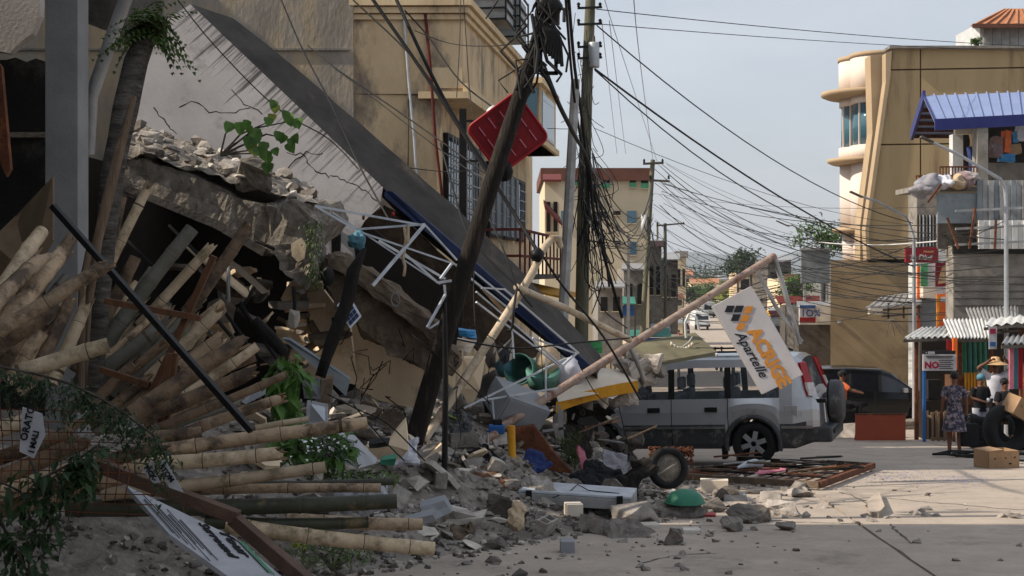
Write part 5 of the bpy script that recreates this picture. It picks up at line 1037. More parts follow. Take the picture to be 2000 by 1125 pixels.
# --- silver crossover under the rubble: nose to the left, seen from its left rear
RW, SH = .34, .05
ground = lambda x, y: G(y)
ang = math.radians(-20)                                # axis: rear (+x) swings towards the camera
Lc = 4.3
rear = Vector((4.72, 20.35, 0)); ax = Vector((math.cos(ang), math.sin(ang), 0)); side = Vector((-math.sin(ang), math.cos(ang), 0))
loc = rear-ax*(Lc-.02)+side*.78
loc.z = G(20.6)-.12-.02
s_ = dict(cat='car', loc=loc, rot=(0, math.radians(-2.6), ang), len=Lc, tumble=.8, clad=.56, paint='silver', cladmat='cladding', glass='carglass',
    top=[(0, .88), (.1, .96), (.9, 1.06), (1.05, 1.1), (1.6, 1.62), (1.75, 1.7), (2.4, 1.745), (3.6, 1.73), (3.95, 1.7), (4.06, 1.64), (4.22, 1.12), (4.3, 1.06)],
    bot=[(0, .3), (.3, .26), (3.9, .27), (4.1, .34), (4.3, .4)], belt=[(0, .84), (1, 1.0), (1.2, 1.06), (4.3, 1.07)], hw=[(0, .7), (.25, .8), (.8, .83), (3.9, .83), (4.2, .79), (4.3, .76)],
    arches=[(.78, RW+.02, .4), (3.28, RW+.02, .4)], wr=RW, spokes=6, flare=True, handles=.9,
    side_win=[(1.3, 1.93, 'front_window'), (2.07, 2.86, 'rear_window'), (2.96, 3.72, 'quarter_window')], win_rows=(6, 7, 8, 9), blackpillar=(1.2, 3.0),
    top_win=[(1.1, 1.58, 'windscreen'), (4.07, 4.21, 'tailgate_window')], doors=[(1.02, 2.0, 'front_door'), (2.02, 2.92, 'rear_door')])
suv = car('crossover_car', 'silver grey station wagon with spare wheel crushed under rubble at its nose', s_)
suv['wb'] = [0, 0, 0]
def sp(name, mt, mb, **k): return mb.build(name, mt, suv, True, **k)
sp('side_moulding', 'chrome', MB().bx(1.05, 2.86, -.862, -.835, .6, .635)); sp('side_moulding', 'chrome', MB().bx(3.72, 4.2, -.85, -.82, .6, .64))
for s in (-1, 1):
    tl = sp('tail_light', 'taillight', MB().prism([(4.06, s*.665, 1.62), (4.1, s*.70, 1.6), (4.24, s*.795, 1.1), (4.12, s*.825, 1.1), (4.0, s*.72, 1.6)], (.035, s*.012, .0)), bevel=.006)
    sp('reverse_lamp', 'lampclear', MB().prism([(4.19, s*.75, 1.3), (4.255, s*.8, 1.1), (4.14, s*.83, 1.1), (4.1, s*.795, 1.3)], (.04, s*.014, 0))).parent = tl
    sp('roof_rail', 'blackmetal', MB().tube([(1.9, s*.58, 1.74), (2.0, s*.58, 1.79), (3.6, s*.58, 1.78), (3.75, s*.58, 1.73)], .018, 6))
sp('rear_bumper', 'cladding', MB().bx(4.05, 4.48, -.8, .8, .38, .62), bevel=.04); sp('bumper_pad', 'blackmetal', MB().bx(4.2, 4.5, -.6, .6, .5, .56))
sp('tailgate_hinge', 'blackmetal', MB().bx(4.22, 4.4, -.74, -.55, .98, 1.04)); sp('tailgate_bar', 'chrome', MB().tube([(4.34, -.52, 1.0), (4.36, -.52, .66)], .018, 6))
Ry = Matrix.Rotation(math.pi/2, 3, 'Y')
spw = sp('spare_wheel', 'rubber', MB().lathe([(.2, -.11), (.3, -.11), (.335, -.06), (.335, .06), (.3, .1), (.001, .1)], (4.46, .05, .93), 30, 0, Ry)); sp('spare_cover', 'cladding', MB().lathe([(.342, -.07), (.346, .03), (.33, .09), (.27, .125), (.001, .13)], (4.46, .05, .93), 30, 0, Ry)).parent = spw
for x, y in ((2.0, -.35), (2.0, .35), (2.75, -.38), (2.75, 0), (2.75, .38), (3.45, -.3), (3.45, .3)):
    st = sp('seat', 'seat', MB().box((x, y, .85), (.14, .46, .6), Matrix.Rotation(.15, 3, 'Y')), bevel=.04); sp('headrest', 'seat', MB().box((x+.08, y, 1.29), (.1, .28, .2)), bevel=.04).parent = st
sp('door_mirror', 'blackmetal', MB().box((1.28, -.9, 1.1), (.08, .18, .14)), bevel=.02); sp('fuel_flap', 'silver', MB().bx(3.78, 3.98, -.832, -.815, .8, .95), bevel=.004)
sp('mud_flap', 'rubber', MB().bx(2.78, 2.84, -.82, -.6, .12, .4)); sp('dashboard', 'dark', MB().bx(1.1, 1.4, -.7, .7, .85, 1.05)); sp('steering_wheel', 'blackmetal', MB().lathe([(.17, -.012), (.185, 0), (.17, .012), (.158, 0), (.17, -.012)], (1.58, -.36, 1.02), 20, 0, Matrix.Rotation(1.1, 3, 'Y')))
sp('crushed_bonnet', 'conc_dark', MB().bx(.02, 1.1, -.76, .76, .9, 1.06), sub=3, disp=.09, dsc=4)
# --- black people carrier crossing behind
RW2 = .33
p2 = W(1834, 0, 41); Lk = 4.7
kk = dict(cat='car', loc=(p2.x+.45, 42.2, G(42)-.02), rot=(0, 0, math.pi), len=Lk, tumble=.78, clad=.3, paint='carblack', cladmat='carblack', glass='tintglass',
    top=[(0, .72), (.12, .9), (.9, 1.06), (1.05, 1.1), (1.75, 1.62), (2.1, 1.74), (3.0, 1.79), (4.2, 1.76), (4.5, 1.66), (4.66, 1.2), (4.7, 1.0)],
    bot=[(0, .32), (.2, .24), (4.3, .24), (4.7, .38)], belt=[(0, .7), (1, 1.0), (4.7, 1.12)], hw=[(0, .6), (.2, .78), (.7, .9), (4.3, .9), (4.7, .8)],
    arches=[(.9, RW2, .38), (3.65, RW2, .38)], wr=RW2, spokes=10, handles=0, side_win=[(1.35, 2.1, 'front_window'), (2.18, 3.1, 'rear_window'), (3.18, 4.2, 'quarter_window')], win_rows=(6, 7, 8, 9), blackpillar=(1.2, 4.3),
    top_win=[(1.12, 1.74, 'windscreen'), (4.52, 4.65, 'tailgate_window')], doors=[(1.3, 2.3, 'front_door'), (2.34, 3.2, 'rear_door')])
# rotated half a turn, its own left side (-y) faces away: mirror by scaling in y
bc = car('black_car', 'glossy black people carrier crossing the street behind the silver car', kk); bc.scale = (1, -1, 1)
bc['wb'] = [0, 0, 0]
bp_ = lambda n, m, mb, **k: mb.build(n, m, bc, True, **k)
bp_('headlight', 'lampclear', MB().prism([(.02, -.6, .8), (.05, -.72, .96), (.62, -.87, 1.0), (.3, -.83, .84)], (-.01, -.03, .0)), bevel=.005); bp_('headlight', 'lampclear', MB().prism([(.02, .6, .8), (.05, .72, .96), (.62, .87, 1.0), (.3, .83, .84)], (-.01, .03, .0)), bevel=.005)
bp_('door_mirror', 'chrome', MB().box((1.42, -.98, 1.1), (.14, .2, .14)), bevel=.03); bp_('sill_trim', 'chrome', MB().bx(1.35, 3.2, -.915, -.9, .35, .365)); bp_('number_plate', 'signwhite', MB().bx(-.03, -.005, -.25, .25, .45, .58))
bp_('roof_edge', 'chrome', MB().tube([(2.1, -.68, 1.73), (3.0, -.7, 1.77), (4.2, -.68, 1.74)], .012, 5))
# far white van and parked cars at the end of the street
def farcar(label, px, d, mt, L_=1.75, H=1.9):
    p = gp(px, d); t = thing('parked_van', label, 'van', p); w = L_/2
    MB().prism([p+Vector((-w, 0, .35)), p+Vector((w, 0, .35)), p+Vector((w, 0, 1.1)), p+Vector((w*.86, .3, H)), p+Vector((-w*.86, .3, H)), p+Vector((-w, 0, 1.1))], (0, 4, 0)).build('body', mt, t, bevel=.08)
    MB().prism([p+Vector((-w*.82, .08, 1.15)), p+Vector((w*.82, .08, 1.15)), p+Vector((w*.74, .27, H-.15)), p+Vector((-w*.74, .27, H-.15))], (0, .05, 0)).build('windscreen', 'tintglass', t)
    MB().bx(p.x-w, p.x+w, p.y-.1, p.y+.1, p.z+.35, p.z+.6).build('bumper', 'cladding', t)
    for s in (-1, 1): MB().lathe([(.001, -.1), (.3, -.1), (.3, .1), (.001, .1)], p+Vector((s*w*.75, .6, .32)), 14, 0, Ry).build('wheel', 'rubber', t); MB().box(p+Vector((s*w*.7, -.03, .85)), (.3, .06, .16)).build('headlight', 'lampclear', t)
farcar('distant white van in the street left of the hanging sign', 1372, 150, 'galv_white', H=2.1); farcar('farther pale van behind the white one', 1386, 190, 'galv', H=2.2); farcar('distant dark car at the left street side', 1330, 130, 'carblack', H=1.5)
# ---------------------------------------------------------------- people
def person(label, loc, H, yaw, arms, legs=None, cat='person', sit=False, fing=True, top='whitecloth', bottom='blackcloth', dress=False, hat=None, cloth_top=True, name='person', shorts=False):
    root = thing(name, label, cat, loc); root.rotation_euler = (0, 0, yaw); k = H/1.7
    hip = .93 if not sit else .5
    J = {'pel': (0, 0, hip), 'spi': (0, .01, hip+.2), 'che': (0, 0, hip+.4), 'nec': (0, 0, hip+.56), 'hb': (0, -.01, hip+.63), 'ht': (0, -.015, hip+.73)}
    R = {'pel': (.13, .1), 'spi': (.115, .09), 'che': (.14, .1), 'nec': (.05, .05), 'hb': (.068, .08), 'ht': (.075, .09)}
    E = [('pel', 'spi'), ('spi', 'che'), ('che', 'nec'), ('nec', 'hb'), ('hb', 'ht')]
    for s, t in ((-1, 'l'), (1, 'r')):
        a = arms[0 if s < 0 else 1]; J['sh'+t] = (s*.17, 0, hip+.5); J['el'+t] = a[0]; J['wr'+t] = a[1]
        R['sh'+t] = (.055, .055); R['el'+t] = (.04, .04); R['wr'+t] = (.028, .028)
        w = Vector(a[1]); d = (w-Vector(a[0])).normalized(); J['ha'+t] = tuple(w+d*.07); R['ha'+t] = (.036, .022)
        E += [('che', 'sh'+t), ('sh'+t, 'el'+t), ('el'+t, 'wr'+t), ('wr'+t, 'ha'+t)]
        if fing:
            sd = d.cross(Vector((0, 1, 0))); sd = sd.normalized() if sd.length > .1 else Vector((1, 0, 0))
            for f in range(4): J['f%d%s' % (f, t)] = tuple(w+d*(.14+(.012, .022, .018, 0)[f])+sd*(f-1.5)*.019+Vector((0, -.02, 0))); R['f%d%s' % (f, t)] = (.009, .009); E.append(('ha'+t, 'f%d%s' % (f, t)))
            J['th'+t] = tuple(w+d*.08+sd*.055+Vector((0, -.03, 0))); R['th'+t] = (.01, .01); E.append(('wr'+t, 'th'+t))
        J['hi'+t] = (s*.09, 0, hip-.03); R['hi'+t] = (.085, .09)
        lg = (legs or {}).get(t)
        if not lg: lg = ((s*.1, -.02, .5), (s*.1, .02, .09), (s*.11, -.12, .035)) if not sit else ((s*.14, -.42, .5), (s*.14, -.4, .09), (s*.15, -.55, .035))
        J['kn'+t], J['an'+t], J['to'+t] = lg; R['kn'+t] = (.058, .06); R['an'+t] = (.036, .04); R['to'+t] = (.035, .03)
        E += [('pel', 'hi'+t), ('hi'+t, 'kn'+t), ('kn'+t, 'an'+t), ('an'+t, 'to'+t)]
    names = list(J); ix = {n: i for i, n in enumerate(names)}
    me = bpy.data.meshes.new('b'); me.from_pydata([Vector(J[n])*k for n in names], [(ix[a], ix[b]) for a, b in E], []); o = bpy.data.objects.new('b', me); col.objects.link(o)
    o.modifiers.new('s', 'SKIN'); sv = me.skin_vertices[0].data
    for i, n in enumerate(names): sv[i].radius = (R[n][0]*k, R[n][1]*k); sv[i].use_root = (n == 'pel')
    sm = o.modifiers.new('u', 'SUBSURF'); sm.levels = 1; sm.render_levels = 1
    bpy.context.view_layer.update(); bm_ = bpy.data.meshes.new_from_object(o.evaluated_get(bpy.context.evaluated_depsgraph_get())); bpy.data.objects.remove(o)
    bm_.materials.clear(); bm_.materials.append(M['skin'])
    for p in bm_.polygons: p.use_smooth = True
    b = bpy.data.objects.new('body', bm_); col.objects.link(b); b.parent = root
    V = lambda n: Vector(J[n])*k
    hd = V('ht')
    MB().blob(hd+Vector((0, .022, .022))*k, (.088*k, .1*k, .092*k), 9, 0, .12).build('hair', 'hair', root, True)
    MB().add([hd+Vector(q)*k for q in ((0, -.118, -.035), (-.014, -.09, -.04), (.014, -.09, -.04), (0, -.09, .0))], [(0, 1, 2), (0, 2, 3), (0, 3, 1), (1, 3, 2)]).build('nose', 'skin', root, True)
    for s in (-1, 1):
        MB().blob(hd+Vector((s*.032, -.088, -.005))*k, (.011*k, .006*k, .007*k), 6).build('eye', 'dark', root, True); MB().blob(hd+Vector((s*.083, 0, -.02))*k, (.012*k, .02*k, .03*k), 6).build('ear', 'skin', root, True)
    MB().box(hd+Vector((0, -.088, -.062))*k, (.045*k, .01*k, .009*k)).build('mouth', 'redbrown', root, True)
    if cloth_top:
        ct = MB(); P_ = [V('pel')+Vector((0, 0, -.05*k)), V('spi'), V('che'), V('nec')-Vector((0, 0, .06*k)), V('nec')-Vector((0, 0, .015*k))]
        rx, ry = [.165, .15, .185, .17, .075], [.135, .12, .135, .1, .07]
        if dress: P_ = [V('pel')+Vector((0, 0, -.42*k)), V('pel')+Vector((0, 0, -.2*k))]+P_; rx = [.25, .215]+rx; ry = [.2, .18]+ry
        vs = []; n = 16
        for p, a_, b_ in zip(P_, rx, ry):
            for q in range(n): an = 2*math.pi*q/n; fold = 1+(.05*math.sin(5*an) if p.z < V('pel').z else 0); vs.append(p+Vector((a_*k*math.cos(an)*fold, b_*k*math.sin(an)*fold, 0)))
        ct.add(vs, [(i*n+q, i*n+(q+1) % n, (i+1)*n+(q+1) % n, (i+1)*n+q) for i in range(len(P_)-1) for q in range(n)], 0, True)
        for t in 'lr': ct.tube([V('sh'+t)-(V('el'+t)-V('sh'+t))*.05+(V('che')-V('sh'+t))*.15, V('sh'+t).lerp(V('el'+t), .3), V('sh'+t).lerp(V('el'+t), .72)], [.075*k, .07*k, .068*k], 10, cap=False)
        ct.build('dress' if dress else 'shirt', top, root, True, recalc=False)
    if not dress:
        for t in 'lr':
            end = V('hi'+t).lerp(V('kn'+t), .85) if shorts else V('kn'+t).lerp(V('an'+t), .92)
            pts = [V('hi'+t)+Vector((0, 0, .06*k)), V('hi'+t).lerp(V('kn'+t), .5)]+([] if shorts else [V('kn'+t)])+[end]
            MB().tube(pts, [.115*k, .1*k]+([] if shorts else [.078*k])+[.1*k if shorts else .06*k], 10, cap=False).build('trouser_leg', bottom, root, True, recalc=False)
    for t in 'lr': MB().blob(V('to'+t).lerp(V('an'+t), .35)-Vector((0, 0, .012*k)), (.05*k, .12*k, .035*k), 8).build('sandal', 'blackcloth', root, True)
    if hat:
        if hat == 'straw': MB().lathe([(.25*k, -.02*k), (.13*k, .035*k), (.1*k, .06*k), (.085*k, .13*k), (.001, .145*k)], hd+Vector((0, 0, .03*k)), 20).build('hat', 'straw', root, True)
        else: MB().blob(hd+Vector((0, 0, .035*k)), (.1*k, .112*k, .09*k), 9).build('cap' if hat != 'helmet' else 'helmet', {'cap': 'barrelblue', 'helmet': 'blackcloth', 'redhelmet': 'redcloth'}.get(hat, 'blackcloth'), root, True)
    return root
dn = [((-.24, .02, 1.15), (-.25, -.02, .9)), ((.24, .02, 1.15), (.25, -.02, .9))]
wp_ = GP(1864, 889)
person('woman with short dark hair in a dark flowered dress, seen from behind', wp_, 1.46, math.radians(170), dn, top='dress', dress=True)
bg_ = thing('shopping_bag', 'black bag hanging from the right hand of the woman in the flowered dress', 'bag', wp_+Vector((.27, -.02, .12)))
c = wp_+Vector((.26, -.02, .0)); MB().bx(c.x-.16, c.x+.16, c.y-.08, c.y+.08, c.z+.16, c.z+.58).build('body', 'blackcloth', bg_, bevel=.03); MB().tube([c+Vector((-.08, 0, .57)), c+Vector((-.04, 0, .72)), c+Vector((.04, 0, .72)), c+Vector((.08, 0, .57))], .012, 5).build('handle', 'blackcloth', bg_)
by_ = gp(1915, 26.6)
person('boy in pale blue cap, black shirt and white shorts holding a cup', by_, 1.42, .2, [((-.22, .03, 1.2), (-.02, -.24, 1.12)), ((.24, .02, 1.16), (.06, -.24, 1.1))], top='blackcloth', bottom='whitecloth', hat='cap', shorts=True)
tag(MB().lathe([(.001, 0), (.03, 0), (.036, .09), (.001, .09)], by_+Vector((.06, -.28, .93)), 10).build('cup', 'whitemetal'), 'small pale cup held by the boy in the cap', 'cup')
person('man in wide straw hat and white shirt with both hands raised to the brim', gp(1944, 28.2), 1.72, .05, [((-.4, -.04, 1.6), (-.2, -.1, 1.72)), ((.4, -.02, 1.58), (.22, -.08, 1.74))], top='whitecloth', bottom='blackcloth', hat='straw')
tagp = person('person in black clothes seated behind the tyres at the right', gp(1962, 26.2)+Vector((0, 0, .22)), 1.5, .3, [((-.25, -.05, .75), (-.12, -.3, .62)), ((.25, -.05, .75), (.12, -.3, .62))], sit=True, top='blackcloth', bottom='blackcloth')
ch = thing('low_stool', 'low wooden stool under the seated person in black', 'stool', gp(1962, 26.2)); c = gp(1962, 26.2); MB().bx(c.x-.2, c.x+.2, c.y-.18, c.y+.18, c.z+.5, c.z+.55).build('seat', 'brownwood', ch)
for sx_ in (-.16, .16):
    for sy_ in (-.14, .14): MB().bx(c.x+sx_-.02, c.x+sx_+.02, c.y+sy_-.02, c.y+sy_+.02, c.z-.02, c.z+.5).build('leg', 'brownwood', ch)
def motorbike(label, p, yaw, mt):
    t = thing('motorcycle', label, 'motorcycle', p); t.rotation_euler = (0, 0, yaw)
    for y in (-.62, .62):
        w = MB().lathe([(.2, -.05), (.28, -.045), (.3, 0), (.28, .045), (.2, .05), (.2, -.05)], (0, y, .3), 22, 0, Ry).build('wheel', 'rubber', t, True)
        for k in range(6): a = k*math.pi/3; MB().bar((0, y, .3), (0, y+.21*math.cos(a), .3+.21*math.sin(a)), .015, .015).build('spoke', 'alloy', w, True)
    MB().bx(-.1, .1, -.3, .3, .35, .62).build('engine', 'blackmetal', t, True, bevel=.04); MB().box((0, .25, .76), (.22, .72, .1)).build('seat', 'blackcloth', t, True, bevel=.04); MB().box((0, -.3, .75), (.24, .36, .26)).build('fairing', mt, t, True, bevel=.05)
    MB().tube([(0, -.62, .3), (0, -.42, .95)], .03, 8).build('fork', 'chrome', t, True); MB().tube([(-.32, -.36, 1.0), (0, -.42, .97), (.32, -.36, 1.0)], .015, 6).build('handlebar', 'blackmetal', t, True); MB().blob((0, -.5, .9), (.09, .07, .08), 7).build('headlight', 'lampclear', t, True)
    return t
mp_ = gp(1653, 31); motorbike('motorcycle half hidden behind the spare wheel and the orange board', mp_, math.radians(-60), 'orangecloth')
person('rider in black helmet and orange vest leaning on the motorcycle by the orange board', mp_+Vector((-.05, .2, .3)), 1.6, math.radians(80), [((-.2, -.2, .85), (-.2, -.45, .8)), ((.2, -.2, .85), (.2, -.45, .8))], sit=True, top='orangecloth', bottom='blackcloth', hat='helmet', fing=False)
mp2 = gp(1404, 88); motorbike('distant motorcycle carrying two riders in red', mp2, math.radians(185), 'redcloth')
for i, (dy, lb) in enumerate([(-.05, 'front one of two distant riders in red helmets'), (.42, 'rear one of two distant riders in red helmets')]): person(lb, mp2+Vector((-.25+.5*i, dy, .3)), 1.65, math.radians(185), [((-.2, -.2, .85), (-.2, -.45, .8)), ((.2, -.2, .85), (.2, -.45, .8))], sit=True, top='redcloth', bottom='blackcloth', hat='redhelmet', fing=False)
mp3 = gp(1432, 84); motorbike('distant motorcycle just left of the hanging sign', mp3, math.radians(175), 'yellowpaint')
for i, (px, d, tp, lb) in enumerate([(1344, 98, 'whitecloth', 'bystander in white shirt in the distant crowd'), (1354, 100, 'bluecloth', 'bystander in dark blue, tallest of the distant crowd'), (1332, 102, 'greycloth', 'bystander in grey near the street edge'), (1318, 104, 'blackcloth', 'bystander in black at the left of the distant crowd'), (1326, 110, 'redcloth', 'bystander in dark red behind the distant crowd'), (1306, 100, 'bluecloth', 'bystander in navy beside the parked motorcycles'), (1574, 62, 'redcloth', 'bystander in red by the small shop right of the sign'), (1590, 66, 'bluecloth', 'bystander in blue by the small shop right of the sign')]):
    person(lb, gp(px, d), 1.66+.04*(i % 3), rnd.uniform(-.6, .6), dn, top=tp, bottom='blackcloth', fing=False)
for i, (px, d) in enumerate([(1312, 96), (1322, 95), (1300, 94)]): motorbike(['parked motorcycle at the distant kerb, nearest the crowd', 'parked motorcycle in the middle of the distant kerb', 'parked motorcycle leftmost at the distant kerb'][i], gp(px, d), .6, 'blackcloth')
# ---------------------------------------------------------------- near market things
ob = thing('orange_board', 'plain orange board propped on the road beside the silver car', 'board', GP(1720, 862))
p = GP(1720, 862); w = 49*p.y/F; h = 52*p.y/F
MB().bx(p.x-w, p.x+w, p.y, p.y+.04, p.z+.02, p.z+h).build('panel', 'orangepanel', ob, bevel=.004); MB().bx(p.x-w-.01, p.x+w+.01, p.y-.005, p.y+.05, p.z+h-.01, p.z+h+.025).build('top_rim', 'rust', ob)
for s in (-1, 1): MB().bar(p+Vector((s*w*.85, .04, h-.05)), p+Vector((s*w*.85, .35, 0)), .04, .03).build('prop', 'brownwood', ob)
wc = thing('wooden_crate_frame', 'slatted wooden crate frame standing left of the woman', 'crate', GP(1838, 862)); p = GP(1838, 862)
for i in range(4): MB().bx(p.x-.2+i*.13, p.x-.16+i*.13, p.y, p.y+.03, p.z, p.z+.64).build('slat', 'plywood', wc)
for z in (.02, .58): MB().bx(p.x-.22, p.x+.26, p.y+.03, p.y+.06, p.z+z, p.z+z+.06).build('rail', 'plywood', wc)
for i in range(3): MB().bx(p.x-.2+i*.2, p.x-.16+i*.2, p.y+.35, p.y+.38, p.z, p.z+.64).build('slat', 'plywood', wc)
for x_ in (-.2, .22): MB().bx(p.x+x_, p.x+x_+.03, p.y+.06, p.y+.36, p.z+.5, p.z+.55).build('rail', 'plywood', wc)
def carton(label, c, sz, R, flaps=True):
    t = thing('cardboard_box', label, 'box', c); R = R or Matrix.Identity(3); cc_ = Vector(c)+R @ Vector((0, 0, sz[2]/2)); a, b, h = sz[0]/2, sz[1]/2, sz[2]
    V = lambda x, y, z: Vector(c)+R @ Vector((x, y, z))
    for nm, q, e in [('panel', [(-a,-b,0),(a,-b,0),(a,-b,h),(-a,-b,h)], (0,.008,0)), ('panel', [(-a,b,0),(a,b,0),(a,b,h),(-a,b,h)], (0,-.008,0)), ('panel', [(-a,-b,0),(-a,b,0),(-a,b,h),(-a,-b,h)], (.008,0,0)), ('panel', [(a,-b,0),(a,b,0),(a,b,h),(a,-b,h)], (-.008,0,0)), ('panel', [(-a,-b,.004),(a,-b,.004),(a,b,.004),(-a,b,.004)], (0,0,.008))]:
        MB().prism([V(*p) for p in q], R @ Vector(e)).build(nm, 'cardboard', t)
    MB().prism([V(-a, -b, h), V(0, -b, h+.02), V(0, b, h+.02), V(-a, b, h)], R @ Vector((0, 0, .006))).build('flap', 'cardboard', t)
    for x, z in ((-.6, .6), (.1, .62), (.7, .64), (.4, .3)): MB().box(V(a*x, -b-.002, h*z), (.045 if z < .5 else .022, .006, .022), R).build('hand_hole', 'dark', t)
carton('open cardboard box on the road in front of the tyres', GP(1946, 913), (.54, .4, .28), Matrix.Rotation(.25, 3, 'Z'))
Rt = Matrix.Rotation(math.pi/2, 3, 'X')
def tyre(label, c, R, w, rot, group=None):
    o = MB().lathe([(R*.6, -w/2), (R*.9, -w/2), (R, -w*.35), (R, w*.35), (R*.9, w/2), (R*.6, w/2), (R*.63, 0), (R*.6, -w/2)], c, 28, 0, rot).build('tyre', 'rubber'); return tag(o, label, 'tyre', group)
c = GP(1966, 884); tyre('large black tyre standing upright at the right edge', c+Vector((0, 0, .45)), .46, .26, Matrix.Rotation(.25, 3, 'Z') @ Rt)
tyre('tyre leaning behind the large upright tyre', c+Vector((.32, .32, .5)), .5, .24, Matrix.Rotation(-.3, 3, 'Z') @ Rt)
for i in range(4): tyre(['bottom tyre of the stack beside the upright tyre', 'second tyre from below in the stack beside the upright tyre', 'third tyre from below in the stack beside the upright tyre', 'top tyre of the stack beside the upright tyre'][i], GP(1925, 876)+Vector((.04*(i % 2), .1, .1+i*.16)), .34-.03*(i == 3), .16, Matrix.Rotation(.06*i, 3, 'X'))
for i in range(2): tyre(['lower tyre of the short stack at the frame edge', 'upper tyre of the short stack at the frame edge'][i], GP(1998, 872)+Vector((0, .3, .62+i*.16)), .36, .16, Matrix.Identity(3))
carton('tilted cardboard box lying on top of the tyres', c+Vector((.1, -.12, .7)), (.46, .36, .34), Matrix.Rotation(.5, 3, 'Y') @ Matrix.Rotation(.4, 3, 'Z'))
hs = MB(); hs.tube([GP(1905, 893)+Vector((.35*math.cos(a*.6)*(.6+.1*a), .25*math.sin(a*.6), .04+.02*(a % 3))) for a in range(22)], .025, 6); tag(hs.build('rubber_hose', 'rubber'), 'coil of black rubber hose in front of the tyre stack', 'hose')
hs = MB(); hs.tube([GP(1978, 908), GP(1990, 905)+Vector((0, 0, .05)), GP(2030, 902)], .02, 6); tag(hs.build('rubber_strip', 'rubber'), 'black rubber strip lying right of the open cardboard box', 'strip')
tb2 = thing('glass_top_table', 'small table with thin metal legs behind the woman', 'table', gp(1893, 27.6)); c = gp(1893, 27.6); MB().bx(c.x-.22, c.x+.3, c.y-.2, c.y+.2, c.z+.6, c.z+.63).build('table_top', 'winglass', tb2)
for a in (-.2, .27):
    for b in (-.18, .18): MB().bx(c.x+a-.015, c.x+a+.015, c.y+b-.015, c.y+b+.015, c.z, c.z+.6).build('leg', 'steel', tb2)
pb = MB().bx(W(1780, 0, 44).x, W(1860, 0, 44).x, 44.2, 44.6, G(44), G(44)+.55); tag(pb.build('low_wall', 'conc_broken', sub=2, disp=.05, dsc=3), 'low broken concrete wall behind the black car bonnet', 'wall')
tag(MB().bx(W(1763, 0, 36).x, W(1830, 0, 36).x, 36, 36.6, G(36), G(36)+.22).build('kerb_block', 'conc_broken', sub=2, disp=.04, dsc=4), 'rough concrete kerb behind the orange board', 'kerb')
sbx = thing('speaker_box', 'black upright box under the notice board', 'box', gp(1826, 30.4)); c = gp(1826, 30.4); MB().bx(c.x-.15, c.x+.15, c.y, c.y+.3, c.z+.9, c.z+1.35).build('cabinet', 'blackmetal', sbx, bevel=.01); MB().bx(c.x-.25, c.x+.4, c.y-.05, c.y+.4, c.z, c.z+.88).build('stand', 'interior', sbx)
# ---------------------------------------------------------------- poles and street lamps
lp_ = thing('leaning_pole', 'dark weathered wooden utility pole leaning over the wreck', 'utility pole', W(800, 890, 12.9))
MB().tube([W(790, 925, 12.9), W(812, 850, 12.9), W(868, 660, 12.9), W(916, 500, 12.9), W(962, 350, 12.9), W(1010, 205, 12.9), W(1046, 95, 12.9), W(1066, 25, 12.9)], [.1, .096, .09, .085, .082, .078, .074, .07], 12).build('pole', 'blackpole', lp_, sub=1, disp=.012, dsc=9)
MB().tube([W(1066, 40, 12.9), W(1074, 10, 12.82), W(1064, -12, 12.82)], [.12, .13, .09], 9).build('pole_cap', 'blackmetal', lp_, sub=1, disp=.05, dsc=8)
for k in range(7): MB().tube([W(1050+k*5, 30+k*4, 12.78), W(1070+k*4, 75, 12.75), W(1062+k*6, 100+k*5, 12.78)], .02, 5).build('cable_clump', 'wire', lp_)
q = MB()
for (a, b) in [((1056, 98), (1090, 98)), ((1086, 98), (1086, 146)), ((1060, 143), (1090, 143)), ((1056, 98), (1056, 140))]: q.bar(W(*a, 13.0), W(*b, 13.0), .035, .035)
q.build('bracket', 'blackmetal', lp_)
bp2 = tag(MB().tube([W(868, 590, 12.6), W(870, 760, 12.6), W(868, 920, 12.6)], [.022, .03, .03], 7).build('thin_post', 'blackmetal'), 'thin black post standing just right of the leaning pole', 'post')
up_ = thing('utility_pole', 'tall greenish concrete utility pole with transformer can', 'utility pole', gp(1148, 24))
MB().tube([gp(1132, 24), W(1140, 400, 24), W(1147, 150, 24), W(1154, -20, 24)], [.13, .115, .1, .09], 12).build('pole', 'greenpole', up_)
MB().lathe([(.001, 0), (.095, 0), (.1, .03), (.1, .42), (.09, .45), (.001, .46)], W(1160, 132, 23.85), 14).build('transformer', 'steel', up_)
MB().tube([W(1160, 86, 23.85), W(1160, 70, 23.85)], [.03, .02], 8).build('bushing', 'conc_dark', up_)
for y in (14, 46, 90, 112):
    cr_ = MB().bar(W(1128, y+2, 23.85), W(1176, y, 23.85), .03, .04).build('crossarm', 'blackmetal', up_)
    for x in (1130, 1172): MB().lathe([(.001, 0), (.03, .01), (.02, .03), (.035, .05), (.02, .08), (.001, .09)], W(x, y, 23.85), 8).build('insulator', 'dark', cr_)
sp2 = thing('steel_pole', 'bright galvanised steel pole just left of the utility pole', 'pole', gp(1098, 21.5))
MB().tube([gp(1085, 21.5), W(1101, 600, 21.5), W(1112, 380, 21.5), W(1124, 155, 21.5)], [.085, .085, .08, .07], 8, sm=False).build('pole', 'galv', sp2)
